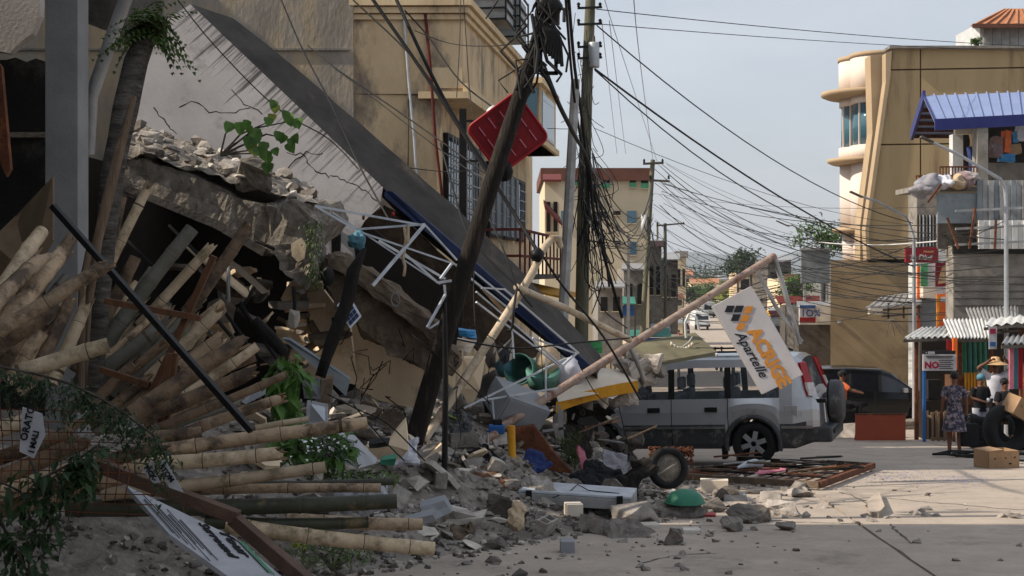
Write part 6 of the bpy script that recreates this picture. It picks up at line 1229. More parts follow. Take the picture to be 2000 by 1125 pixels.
for (px, pyt, pxb, d, r, lb, arms) in [(1275, 312, 1246, 60, .14, 'concrete utility pole with two crossarms before the beige block', [(1256, 320, 1296, 318), (1268, 352, 1308, 354)]), (1299, 436, 1300, 88, .14, 'farther utility pole with one crossarm', [(1282, 441, 1337, 436)]), (1228, 458, 1226, 50, .07, 'thin grey post in front of the beige block', []), (1284, 435, 1286, 100, .1, 'thin far pole beside the farther crossarm pole', [])]:
    t = thing('utility_pole' if d > 52 else 'thin_post', lb, 'utility pole' if d > 52 else 'post', gp(pxb, d)); MB().tube([gp(pxb, d), W(px, pyt, d)], [r, r*.75], 10).build('pole', 'greenpole' if d != 50 else 'galv', t)
    for (a, b, c_, e) in arms:
        cr_ = MB().bar(W(a, b, d-.1), W(c_, e, d-.1), .08, .1).build('crossarm', 'conc_dark', t)
        for x in (a+2, c_-2): MB().lathe([(.001, 0), (.06, .02), (.04, .08), (.06, .12), (.001, .2)], W(x, b-2, d-.1), 7).build('insulator', 'dark', cr_)
    if d in (60, 88): MB().lathe([(.001, 0), (.14, 0), (.14, .7), (.001, .7)], W(px-(17 if d == 60 else 16), 450 if d == 60 else 488, d-.2), 10).build('transformer', 'galv_white', t)
def lamp(label, base, knee, tipp, d, d2, r=.045):
    t = thing('street_lamp', label, 'street lamp', gp(base, d)); MB().tube([gp(base, d), W(base-1, knee[1]+40, d), W(knee[0]+2, knee[1]+14, d), W(knee[0]-6, knee[1]-2, d), W((knee[0]+tipp[0])/2-4, (knee[1]+tipp[1])/2-6, d2), W(tipp[0]+20, tipp[1]+9, d2)], [r*1.4, r*1.1, r, r*.9, r*.8, r*.7], 8).build('pole', 'steel', t)
    MB().bar(W(tipp[0]+24, tipp[1]+11, d2), W(tipp[0], tipp[1], d2), .16, .05).build('lamp_head', 'conc_dark', t, bevel=.01)
lamp('street lamp with long arm over the red shop sign', 1786, (1775, 425), (1660, 374), 38, 37.5); lamp('street lamp with long arm in front of the blue roofed house', 1966, (1960, 352), (1798, 267), 31.5, 31.2); lamp('short distant street lamp beside the billboard', 1604, (1590, 462), (1516, 431), 64, 63)
for k in range(26):                                    # cable ends tangled round its head
    a = W(1055+rnd.gauss(0, 16), rnd.uniform(-20, 130), 12.8+rnd.uniform(-.1, .1)); b = a+Vector((rnd.gauss(.05, .16), rnd.uniform(-.1, .1), -rnd.uniform(.15, .6))); MB().tube([a, (a+b)/2+Vector((rnd.gauss(0, .12), 0, rnd.gauss(0, .1))), b], rnd.choice([.008, .012, .018]), 5).build('cable_end', 'wire', lp_)
# ---------------------------------------------------------------- overhead cables
def cable(label, grp, P, r, mt='wire', sag=0, name='overhead_cable'):
    pts = [W(*p) for p in P]
    if len(pts) == 2:
        a, b = pts; pts = [a.lerp(b, i/14)-Vector((0, 0, sag*4*(i/14)*(1-i/14))) for i in range(15)]
    else:
        out_ = []                                       # smooth the polyline
        for i in range(len(pts)-1):
            p0, p1, p2, p3 = pts[max(i-1, 0)], pts[i], pts[i+1], pts[min(i+2, len(pts)-1)]
            for k in range(5):
                t = k/5; out_.append(.5*((2*p1)+(p2-p0)*t+(2*p0-5*p1+4*p2-p3)*t*t+(3*p1-p0-3*p2+p3)*t*t*t))
        pts = out_+[pts[-1]]
    tag(MB().tube(pts, r, 5, 0).build(name, mt, recalc=False), label, 'cable', grp)
A_ = 'thin cable strung from the tall utility pole to the right across the sky'; B_ = 'cable running from the leaning pole up to the left across the yellow house'; C_ = 'cable sagging down the street between the crossarm poles and the tan building'; D_ = 'loose wire dangling in the tangle around the tall utility pole'; E_ = 'slack cable crossing the street in front of the tan building'; H_ = 'loose thin wire hanging over the wreck'; T_ = 'thin wire slanting through the sky from the top edge'
for P, r, s in [([(1165, 18, 24), (2060, 92, 40)], .009, .1), ([(1170, 47, 24), (2060, 100, 48)], .008, .1), ([(1166, 50, 24), (1783, 436, 38)], .013, .55), ([(1162, 135, 23.8), (1783, 520, 38)], .02, .3), ([(1162, 137, 23.8), (1783, 470, 38)], .013, .9), ([(1160, 250, 24), (1783, 440, 38)], .006, .3)]: cable(A_, 'cables from the tall pole to the right', P, r, 'wire', s)
for P, r in [([(722, -10, 15.4), (850, 175, 15.2), (942, 320, 15), (1000, 410, 14.9), (1056, 500, 14.6)], .022), ([(770, -10, 15.6), (840, 140, 15.3), (900, 250, 15.2), (960, 340, 15)], .022), ([(690, 0, 17), (800, 105, 16.5), (860, 190, 16), (930, 300, 15.2)], .012), ([(650, 130, 17), (760, 205, 16.5), (860, 275, 15.8), (950, 340, 15)], .01), ([(790, 20, 16), (835, 70, 16), (900, 160, 15.6), (985, 225, 15.2)], .01), ([(480, -10, 20), (640, 120, 19), (830, 270, 17), (940, 350, 15.2)], .008), ([(905, -5, 18), (912, 100, 17), (920, 200, 16), (945, 330, 15.2)], .007), ([(900, -5, 18), (898, 80, 17), (892, 190, 16)], .006), ([(810, 60, 17), (880, 85, 17), (960, 90, 16), (1040, 80, 15.2)], .006), ([(800, 328, 17), (880, 336, 17), (935, 330, 16)], .006)]: cable(B_, 'cables left of the leaning pole', P, r)
for P, r in [([(340, -10, 14), (420, 90, 14), (540, 210, 14), (640, 270, 14), (700, 330, 13.8)], .007), ([(545, -10, 15.5), (590, 95, 15.2), (650, 210, 14.8), (700, 320, 14.4), (760, 430, 13.6)], .01), ([(860, 280, 15), (900, 420, 14.4), (930, 480, 14.2), (1010, 560, 14)], .012), ([(940, 395, 14.6), (980, 480, 14.2), (1010, 560, 14), (1040, 600, 14)], .01), ([(800, 650, 13), (860, 700, 12.8), (960, 790, 12.8)], .006), ([(930, 470, 14.2), (925, 560, 14), (928, 640, 13.8)], .006), ([(1010, 560, 13.8), (1004, 600, 13.6), (1000, 640, 13.6), (990, 646, 13.6)], .014), ([(1060, 500, 14.4), (1100, 560, 14.6), (1180, 660, 15.4), (1250, 780, 16.5)], .014), ([(880, 660, 13.2), (1000, 680, 13.4), (1120, 670, 14), (1230, 660, 15)], .009), ([(690, 790, 10.6), (740, 850, 10.4), (790, 900, 10.2)], .006), ([(640, 770, 10.8), (700, 800, 10.6), (760, 830, 10.4), (830, 900, 10.2)], .006), ([(1135, 720, 16), (1165, 770, 16), (1200, 800, 16)], .006), ([(1208, 790, 16.5), (1222, 850, 16.4), (1236, 890, 16.4)], .008), ([(890, 800, 13.4), (900, 850, 13.3), (880, 900, 13)], .006), ([(960, 700, 14), (950, 760, 14), (962, 820, 14)], .005), ([(1055, 640, 14.5), (1058, 700, 14.5), (1062, 760, 14.5)], .005), ([(870, 620, 13), (930, 640, 13), (1000, 690, 13)], .005)]: cable(H_, 'loose wires over the wreck', P, r, 'wire', name='loose_wire')
for P, r in [([(1062, 130, 15), (1090, 200, 16), (1120, 260, 18), (1150, 320, 22), (1160, 420, 23), (1185, 520, 24), (1215, 620, 25)], .03), ([(1110, -10, 20), (1122, 130, 21), (1140, 260, 22.5), (1150, 400, 23.4), (1128, 480, 23.6)], .028), ([(1104, -10, 20), (1118, 160, 21), (1136, 280, 22.5), (1172, 430, 23.6), (1190, 560, 24)], .022)]: cable('thick bundle of black cables sagging onto the tall utility pole', 'thick cable bundles', P, r, name='cable_bundle')
for k in range(58):
    t = rnd.random(); a = (1128+rnd.gauss(16, 10), rnd.uniform(260, 460), 23.4+rnd.uniform(-.5, .5)); b = (a[0]+rnd.gauss(10+40*t, 24), a[1]+rnd.uniform(60, 200), 23.6+rnd.uniform(-.8, .8)); m_ = ((a[0]+b[0])/2+rnd.gauss(0, 18), (a[1]+b[1])/2+rnd.uniform(0, 60), 23.2)
    cable(D_, 'tangle of loose wires at the tall pole', [a, m_, b], rnd.choice([.006, .008, .011]), 'wire' if k % 5 else 'wiregrey', name='loose_wire')
for k in range(22):
    a = (1150+rnd.uniform(-30, 10), rnd.uniform(-10, 340), 23.7); b = (a[0]+rnd.gauss(-10, 26), a[1]+rnd.uniform(30, 130), 23.4); m_ = (a[0]+rnd.gauss(0, 20), (a[1]+b[1])/2+30, 23.4); cable(D_, 'tangle of loose wires at the tall pole', [a, m_, b], .006, 'wire', name='loose_wire')
for P, r in [([(1180, -10, 23), (1200, 60, 30), (1285, 320, 58)], .008), ([(1237, -10, 24), (1250, 120, 34), (1275, 312, 60)], .01), ([(1190, 40, 24), (1222, 300, 50)], .007), ([(1175, 40, 24), (1205, 300, 50)], .007)]: cable(T_, 'thin wires in the sky', P, r, 'wiregrey')
for k in range(30):
    y0 = rnd.choice([318, 352, 375, 400, 430, 455]); P = [(1278+rnd.uniform(-6, 24), y0+rnd.uniform(-4, 8), 60), rnd.choice([(1784, rnd.uniform(440, 600), 38), (1964, rnd.uniform(400, 560), 31.5), (2070, rnd.uniform(380, 560), 34)])]; cable(C_, 'cables along the street', P, rnd.choice([.007, .01, .014]), 'wire', rnd.uniform(.3, 2.2))
for k in range(16): P = [(1160, 330+k*10, 23.8), (1276, 340+rnd.uniform(0, 170), 60)]; cable('cable strung between the tall pole and the crossarm pole', 'cables between the two poles', P, rnd.choice([.009, .013]), 'wire', rnd.uniform(.3, 1.6))
for k in range(14): P = [(1262+rnd.uniform(-10, 10), 430+k*9, 58), (1302, 445+rnd.uniform(0, 100), 88)]; cable('cable strung between the far crossarm poles', 'cables between the far poles', P, .018, 'wire', .8)
for y0, y1 in [(505, 460), (520, 540), (560, 555), (575, 590), (600, 590), (540, 565), (585, 575), (470, 505)]: cable(E_, 'slack cables before the tan building', [(1560, y0, 46), (2060, y1, 34)], .014, 'wire', .5)
cable('pale rope line with bunting threads over the street', None, [(1600, 473, 47), (2060, 430, 33)], .02, 'galv_white', .3)
for k in range(26):
    y = rnd.uniform(500, 610); cable('dim cable in the far end of the street', 'far street cables', [(1300+rnd.uniform(-10, 40), y+rnd.uniform(-30, 20), 95), (1560+rnd.uniform(-30, 40), y+rnd.uniform(-40, 10), 70)], .02, 'wire', rnd.uniform(.3, 1.5))
# ---------------------------------------------------------------- fallen pipes and the hotel sign
tag(MB().tube([W(826, 862, 13.2), W(900, 752, 13.6), W(1000, 598, 14.2), W(1038, 536, 14.4), W(1064, 482, 14.6), W(1078, 466, 14.7), W(1090, 466, 14.75), W(1094, 482, 14.8)], [.046, .046, .045, .043, .042, .042, .042, .04], 12).build('bent_pipe', 'whitepipe'), 'cream bent pipe with crooked top standing right of the leaning pole', 'pipe')
tag(MB().blob(W(1049, 498, 14.3), (.075, .08, .08), 9, 0, .2, 2).build('cable_coil', 'blackmetal'), 'round black cable coil on the cream bent pipe', 'coil')
tag(MB().tube([W(1008, 560, 14), W(1100, 600, 14.8), W(1230, 664, 16)], [.035, .038, .038], 10).build('fallen_pipe', 'whitepipe'), 'pale pipe slanting from the bent pipe down to the car roof', 'pipe')
sf = thing('sign_frame', 'long rusty pipe with triangular end frame carrying the hanging sign', 'sign frame', W(985, 836, 15.4))
MB().tube([W(978, 834, 15.2), W(1240, 668, 16.6), W(1512, 500, 18)], [.052, .05, .048], 12).build('main_pipe', 'rustpipe', sf)
MB().tube([W(1512, 500, 18), W(1530, 560, 18), W(1562, 672, 18)], .035, 8).build('end_leg', 'galv', sf); MB().tube([W(1478, 528, 18), W(1516, 600, 18), W(1566, 668, 18)], .028, 8).build('end_leg', 'galv', sf)
MB().tube([W(1232, 680, 16.6), W(1250, 720, 16.7), W(1258, 742, 16.8)], .032, 8).build('stub_leg', 'galv', sf)
hs_ = thing('hotel_sign', 'white hanging sign reading ACRIGE Apartelle with black and orange squares', 'sign', W(1490, 772, 17.6))
q = [W(1468, 558, 17.8), W(1391, 598, 17.75), W(1490, 770, 17.6), W(1569, 732, 17.65)]
cen = sum(q, Vector())/4; ry_ = (q[2]-q[1]); rx_ = (q[0]-q[1]); nrm2 = ry_.cross(rx_).normalized(); nrm2 = nrm2 if nrm2.y < 0 else -nrm2
MB().prism(q, -nrm2*.1).build('board', 'signwhite', hs_, bevel=.008)
def spt(a, b): return q[1]+ry_*a+rx_*b+nrm2*.004       # a along the long edge, b from the lower-left edge up
rl_ = ry_.length; hl = rx_.length
text('lettering', 'ACRIGE', spt(.385, .40), ry_, rx_, .245, 'signorange', hs_, bold=.012, sx=1.02); text('lettering', 'Apartelle', spt(.345, .13), ry_, rx_, .185, 'signblack', hs_, shear=.38, bold=.002, sx=.98)
for (a, b, c_, d_) in [(0, 1432, 592, 'signblack'), (1, 1448, 610, 'signblack')]: pass
def dpx(x, y): c0 = Vector((0, 0, CZ)); v = W(x, y, 17.7)-c0; return c0+v*((q[1]-c0).dot(nrm2)/v.dot(nrm2))+nrm2*.004
for (x0, y0, x1, y1, sk, mt) in [(1420, 597, 1433, 610, -5, 'signblack'), (1438, 597, 1451, 610, -5, 'signblack'), (1457, 598, 1469, 612, -5, 'signorange'), (1432, 614, 1445, 627, -5, 'signblack'), (1450, 615, 1463, 628, -5, 'signorange'), (1442, 631, 1455, 644, -5, 'signorange')]:
    MB().prism([dpx(x0, y0), dpx(x1+2, y0), dpx(x1+2+sk, y1), dpx(x0+sk, y1)], nrm2*.004).build('logo_square', mt, hs_)
for (x0, y0, d0, x1, y1, d1) in [(906, 797, 15, 1106, 700, 15.6), (940, 782, 15.1, 1090, 758, 15.6), (1066, 776, 15.4, 1067, 690, 15.4), (962, 780, 15, 966, 828, 15), (1000, 640, 14.2, 1004, 700, 14.2), (930, 590, 14, 1090, 712, 14.8)]:
    tag(MB().bar(W(x0, y0, d0), W(x1, y1, d1), .02, .02).build('metal_strip', 'whitemetal'), 'thin pale metal strip lying across the cabinet and drums', 'strip', 'strips over the cabinet')
# red tray-like sign back, wedged behind the leaning pole
rt_ = thing('red_sign_panel', 'red rounded plastic sign panel wedged behind the leaning pole', 'sign', W(985, 325, 13.4))
ctr = W(992, 260, 13.3); e1_ = (W(1010, 196, 13.3)-W(922, 262, 13.3)); e2_ = (W(1056, 244, 13.38)-W(1002, 196, 13.3)); e1_.normalize(); e2_ = (e2_-e1_*e2_.dot(e1_)).normalized(); a_, b_ = .305, .285
rr_ = []
for (sx_, sy_, a0) in [(1, 1, 0), (-1, 1, 90), (-1, -1, 180), (1, -1, 270)]:
    for k in range(5): t = math.radians(a0+k*22.5); rr_.append(ctr+e1_*(sx_*(a_-.07)+.07*math.cos(t))+e2_*(sy_*(b_-.07)+.07*math.sin(t)))
MB().prism(rr_, (0, .06, 0)).build('panel', 'redsign', rt_); MB().tube(rr_+[rr_[0]], .016, 6).build('rim', 'red', rt_)
for i in range(3):
    for j in range(4): c_ = ctr+e1_*(-.2+.13*j)+e2_*(-.17+.17*i)+Vector((0, -.012, 0)); MB().bar(c_-e2_*(.07 if (i+j) % 2 else .05), c_+e2_*.06, .012, .01).build('slot', 'pink', rt_)
tag(MB().blob(W(966, 222, 13.5), (.085, .05, .085), 8).build('white_disc', 'whitemetal'), 'white round disc peeking out behind the red sign panel', 'disc')
tag(MB().blob(W(988, 335, 13.1), (.07, .06, .1), 8, 0, .3, 6).build('cable_clump', 'blackmetal'), 'black clump of cable ends under the red sign panel', 'cable')
# ---------------------------------------------------------------- debris around the car
sr = thing('awning_panel', 'large olive awning panel lying on the crushed car front', 'awning', W(1320, 712, 18.6))
q = [W(1240, 676, 19.2), W(1358, 656, 19.6), W(1400, 694, 18.9), W(1300, 712, 18.4), W(1222, 706, 18.4)]
MB().prism(q, (0, .02, .05)).build('sheet', 'tarp_olive', sr)
for i in range(4): t = (i+.5)/4; MB().bar(q[0].lerp(q[1], t)+Vector((0, -.03, 0)), q[4].lerp(q[3], t)+Vector((0, -.03, 0)), .02, .02).build('rib', 'tarp_olive', sr)
MB().bar(q[1]+Vector((0, -.03, 0)), q[2]+Vector((0, -.03, 0)), .03, .04).build('edge_trim', 'galv_white', sr); MB().bar(q[0]+Vector((0, -.03, .02)), q[1]+Vector((0, -.03, .02)), .03, .03).build('edge_trim', 'shutter', sr)
br = MB(); br.tube([W(1310, 668, 19.1), W(1320, 677, 19), W(1332, 678, 19), W(1345, 668, 19.1), W(1352, 658, 19.2)], .008, 5); t = tag(br.build('shell_garland', 'galv_white'), 'small white garland hanging on the olive awning panel', 'garland')
for i in range(8): a = i/7; MB().blob(W(1312+a*40, 672+10*math.sin(a*3.1), 18.98), (.022, .02, .028), 6).build('shell', 'whiteslab', t)
tag(MB().tube([W(1340, 660, 19), W(1338, 630, 19), W(1346, 612, 19), (W(1360, 620, 19)), W(1366, 645, 19)], .02, 6).build('bent_tube', 'galv_white'), 'white hooked tube sticking up behind the olive awning panel', 'tube')
ws_ = thing('fallen_canopy_slab', 'cream canopy slab with yellow curved fascia fallen on the car bonnet', 'slab', W(1170, 790, 17.6))
MB().prism([W(1076, 748, 17.2), W(1140, 730, 17.6), W(1246, 738, 18.2), W(1242, 762, 17.8), W(1160, 770, 17.2), W(1090, 786, 17)], (0, .5, .06)).build('slab', 'whiteslab', ws_, sub=1, disp=.02)
cv = [(1086, 794), (1110, 784), (1140, 774), (1180, 764), (1215, 757), (1246, 752)]
MB().add([W(x, y-9, 17.0+i*.1) for i, (x, y) in enumerate(cv)]+[W(x, y+13, 17.0+i*.1) for i, (x, y) in enumerate(cv)]+[W(x, y-9, 17.3+i*.1) for i, (x, y) in enumerate(cv)]+[W(x, y+13, 17.3+i*.1) for i, (x, y) in enumerate(cv)], [(i, i+1, 7+i, 6+i) for i in range(5)]+[(12+i, 18+i, 19+i, 13+i) for i in range(5)]+[(i, 12+i, 13+i, i+1) for i in range(5)]+[(6+i, 7+i, 19+i, 18+i) for i in range(5)]).build('fascia', 'yellowpaint', ws_)
for k, (x, y, s) in enumerate([(1222, 716, .3), (1250, 720, .36), (1275, 708, .34), (1262, 742, .3), (1290, 726, .22), (1238, 742, .22), (1240, 700, .18), (1285, 700, .2), (1150, 790, .2), (1178, 786, .24), (1205, 782, .26), (1228, 776, .24)]):
    tag(rock(W(x, y, 18.3 if y < 760 else 17.7), s, k*17+2, 'rubble_pale' if k % 2 else 'rubble', flat=.8, name='concrete_lump', sub=True, sink=.5), 'grey concrete lump heaped on the crushed car bonnet', 'rubble', 'lumps on the car bonnet')
for x0, y0, x1, y1 in [(1092, 790, 1094, 880), (1096, 800, 1100, 870), (1060, 842, 1104, 836)]: tag(MB().bar(W(x0, y0, 16.6), W(x1, y1, 16.6), .03, .03).build('metal_strip', 'galv'), 'bent white metal strip before the car bonnet', 'strip', 'metal strips by the bonnet')
def bucket(label, c, r, h, ax, mt):
    Rm = Vector(ax).normalized().to_track_quat('Z', 'Y').to_matrix(); t = thing('plastic_drum', label, 'drum', c); MB().lathe([(.001, 0), (r*.82, 0), (r*.9, h*.4), (r, h), (r*.94, h), (r*.84, h*.4), (r*.76, .02), (.001, .02)], c, 24, 0, Rm).build('body', mt, t); MB().lathe([(r, h-.02), (r*1.06, h), (r, h+.02), (r*.93, h), (r, h-.02)], c, 24, 0, Rm).build('rim', mt, t); return t
bucket('open green plastic drum lying on the debris facing us', W(1034, 724, 16.7), .19, .42, (-.35, -1, .12), 'barrel'); bucket('smaller blue plastic tub left of the green drum', W(988, 728, 16.5), .12, .25, (-.3, -.5, .9), 'barrelblue')
tag(MB().lathe([(.001, 0), (.18, 0), (.2, .12), (.21, .2), (.001, .06)], W(1060, 752, 16.3), 20, 0, Matrix.Rotation(.4, 3, 'X')).build('plastic_basin', 'barrel'), 'dull green basin tipped below the drum', 'basin')
tag(MB().blob(W(1072, 708, 16.4), (.17, .15, .19), 10, 0, .3, 4).build('stuffed_bag', 'beigebag'), 'lumpy beige bag right of the green drum', 'bag'); tag(MB().blob(W(1108, 728, 16.4), (.2, .15, .16), 10, 0, .5, 8).build('stuffed_bag', 'whitecloth'), 'white crumpled plastic sack beside the beige bag', 'bag')
cbn = thing('steel_cabinet', 'grey sheet steel cabinet tipped over in the debris', 'cabinet', W(1010, 828, 15.4))
R_ = Matrix.Rotation(.4, 3, 'Y') @ Matrix.Rotation(.5, 3, 'Z') @ Matrix.Rotation(.25, 3, 'X'); MB().box(W(1008, 792, 15.6), (.6, .5, .34), R_).build('body', 'cabinet', cbn, bevel=.012); MB().box(W(1008, 792, 15.6)+R_ @ Vector((0, -.256, 0)), (.54, .012, .28), R_).build('door', 'cabinet', cbn)
tag(MB().box(W(952, 768, 15.8), (.42, .3, .4), Matrix.Rotation(-.5, 3, 'Y')).build('grey_box', 'conc_dark', bevel=.01), 'dark grey box leaning left of the steel cabinet', 'box')
for i, (pts, d, mt, lb) in enumerate([([(940, 690), (965, 668), (975, 700), (955, 722)], 15.9, 'conc_dark', 'dark slab shard standing behind the cream pipe'), ([(972, 690), (1002, 660), (1000, 700), (978, 716)], 15.9, 'cladding', 'grey slab shard right of the dark shard'), ([(896, 645), (928, 648), (930, 660), (896, 658)], 14.6, 'blueplastic', 'bright blue plastic sheet between poles'), ([(894, 664), (930, 668), (918, 690), (890, 682)], 14.5, 'whiteslab', 'white fuse box lying below the blue plastic'), ([(902, 740), (925, 760), (930, 790), (905, 780)], 15.2, 'greenplastic', 'teal plastic lid half buried by the cream pipe'), ([(1000, 838), (1044, 832), (1078, 880), (1118, 925), (1070, 918), (1012, 880)], 15.2, 'rust', 'rust red metal sheet slanting beside the yellow post'), ([(980, 945), (1015, 930), (1065, 942), (1040, 950)], 14.0, 'whiteslab', 'pale board lying by the foot of the yellow post'), ([(905, 700), (948, 700), (938, 760), (918, 800), (900, 760)], 15.0, 'cream', 'beige wall fragment behind the cream pipe'), ([(1132, 668), (1176, 668), (1176, 690), (1134, 690)], 18.5, 'greenlabel', 'small green shop label in the wreck')]):
    tag(MB().prism([W(x, y, d+.1*(k % 2)) for k, (x, y) in enumerate(pts)], (0, .08, .02)).build('debris_panel', mt, sub=1, disp=.015, dsc=5), lb, 'panel')
tag(MB().tube([W(998, 832, 14.4), W(1000, 880, 14.4), W(1003, 948, 14.3)], [.045, .042, .03], 10).build('yellow_post', 'yellowpaint', sub=1, disp=.01, dsc=12), 'rusty yellow post standing in the rubble', 'post')
tag(MB().tube([W(866, 908, 13.8), W(910, 880, 14), W(968, 848, 14.4)], .045, 9).build('fallen_pipe', 'rustpipe'), 'short brown pipe slanting up to the yellow post', 'pipe')
for k, (x, y0, y1) in enumerate([(938, 850, 920), (944, 850, 925), (952, 845, 915)]): tag(MB().tube([W(x, y0, 14.2), W(x+2, (y0+y1)/2, 14.2), W(x-1, y1, 14.2)], .014, 6).build('upright_rod', 'galv'), 'thin upright rod left of the yellow post', 'rod', 'rods by the yellow post')
bm2 = thing('pump_motor', 'small blue pump motor at the end of the long rusty pipe', 'motor', W(970, 842, 14.7)); MB().box(W(970, 838, 14.7), (.18, .15, .1)).build('housing', 'bluepaint', bm2, bevel=.02); MB().box(W(972, 824, 14.7), (.1, .1, .06)).build('cover', 'blackmetal', bm2, bevel=.01)
tag(MB().tube([W(1130, 868, 15.5), W(1136, 885, 15.45), W(1140, 900, 15.45), W(1138, 922, 15.5)], [.02, .045, .05, .025], 8, ry=[.02, .02, .02, .015]).build('hanging_cloth', 'pink', sub=1, disp=.06, dsc=9), 'pink cloth hanging by the dry grass', 'cloth')
def gz(px, py, d): p = W(px, py, d); return p
sx2 = thing('silver_case', 'long silver metal lamp housing lying on the rubble', 'metal case', W(1128, 990, 13.2))
a0, a1, b0, b1 = W(1013, 962, 13.1), W(1232, 976, 13.1), W(1040, 944, 13.8), W(1244, 958, 13.8); h = Vector((0, 0, .11))
MB().hexa([a0-h, a1-h, b1-h, b0-h, a0, a1, b1, b0]).build('housing', 'galv', sx2, bevel=.008); MB().prism([a0+Vector((0, 0, .005)), a1+Vector((0, 0, .005)), b1+Vector((0, 0, .005)), b0+Vector((0, 0, .005))], (0, 0, .02)).build('lid', 'whitemetal', sx2)
for t in (.09, .9): p = a0.lerp(a1, t); MB().bx(p.x-.03, p.x+.03, p.y-.02, p.y, p.z-.14, p.z+.03).build('strap', 'blackmetal', sx2)
MB().tube([W(1080, 972, 13), W(1115, 958, 13.3), W(1128, 946, 13.6), W(1150, 958, 13.3), W(1210, 964, 13.3)], .006, 5).build('cord', 'wire', sx2)
bw = thing('burst_wheel', 'loose wheel on its tyre with a concrete filled hub in front of the car', 'wheel', W(1304, 950, 15)); Rw = Matrix.Rotation(.3, 3, 'Z') @ Matrix.Rotation(math.radians(82), 3, 'X')
c = W(1304, 914, 15); MB().lathe([(.16, -.05), (.215, -.055), (.235, -.02), (.235, .03), (.21, .05), (.16, .05), (.16, -.05)], c, 30, 0, Rw).build('tyre', 'rubber', bw); MB().lathe([(.001, -.03), (.165, -.03), (.165, .02), (.001, .02)], c, 26, 0, Rw).build('hub_fill', 'conc_broken', bw); MB().bar(c+Vector((-.17, -.07, -.09)), c+Vector((.1, -.07, .06)), .03, .02).build('hub_bar', 'conc', bw)
mb = MB()
for k in range(500):
    t = rnd.uniform(0, 1); p = W(1318+rnd.uniform(-50, 36), 880+rnd.uniform(-6, 60*t), 15.3+rnd.uniform(-.1, .1)); mb.box(p, (.03, .03, .014), Matrix.Rotation(rnd.uniform(0, 3), 3, 'Y'))
tag(mb.build('woven_mat', ['rust'], recalc=False), 'ragged brown woven mat draped behind the loose wheel', 'mat', kind='stuff')
gd = thing('plastic_dome', 'green plastic half dome lying on the road edge', 'dome', W(1338, 982, 13.4)); MB().lathe([(.2, 0), (.185, .05), (.14, .1), (.08, .13), (.001, .14)], W(1338, 982, 13.4), 22).build('shell', 'greenplastic', gd); MB().lathe([(.2, 0), (.21, .005), (.2, .012), (.19, .005), (.2, 0)], W(1338, 982, 13.4), 22).build('rim', 'greenplastic', gd)
fg = thing('fallen_gate', 'rusty steel gate with bars lying flat beside the silver car', 'gate', W(1560, 945, 16.6))
g = [GP(1330, 940), GP(1600, 958), GP(1706, 918), GP(1480, 908)]; g = [p+Vector((0, 0, .07)) for p in g]
for i in range(4): MB().bar(g[i], g[(i+1) % 4], .06, .08).build('frame_bar', 'rust' if i % 2 else 'conc_brown', fg)
for i in range(1, 14): t = i/14; MB().bar(g[0].lerp(g[1], t)+Vector((0, 0, .01)), g[3].lerp(g[2], t)+Vector((0, 0, .01)), .014, .014).build('bar', 'rust', fg)
for i in range(1, 5): t = i/5; MB().bar(g[0].lerp(g[3], t)+Vector((0, 0, .03)), g[1].lerp(g[2], t)+Vector((0, 0, .03)), .02, .02).build('bar', 'blackmetal', fg)
for k in range(26):
    p = GP(rnd.uniform(1340, 1620), rnd.uniform(912, 945)); a = rnd.uniform(-.5, .3); d_ = Vector((math.cos(a), math.sin(a)*.8, 0))*rnd.uniform(.3, .8); z = Vector((0, 0, rnd.uniform(.08, .2)))
    tag(MB().tube([p+z, p+d_+z+Vector((0, 0, rnd.uniform(-.04, .08)))], rnd.uniform(.008, .018), 5).build('loose_rod', rnd.choice(['rust', 'blackmetal', 'galv', 'conc_brown'])), 'bent steel rod strewn over the fallen gate', 'rod', 'rods on the fallen gate')
tag(MB().tube([GP(1440, 930)+Vector((0, 0, .12)), GP(1458, 929)+Vector((0, 0, .16)), GP(1474, 927)+Vector((0, 0, .17)), GP(1486, 926)+Vector((0, 0, .14))], [.015, .05, .06, .05], 10).build('plastic_bottle', 'whitemetal'), 'pale plastic bottle lying on the fallen gate', 'bottle')
tag(MB().prism([GP(1475, 946)+Vector((0, 0, .13)), GP(1530, 943)+Vector((0, 0, .15)), GP(1535, 937)+Vector((0, 0, .13)), GP(1490, 938)+Vector((0, 0, .15))], (0, 0, .02)).build('wrapper', 'pink', sub=2, disp=.03, dsc=9), 'white and red wrapper on the fallen gate', 'wrapper')
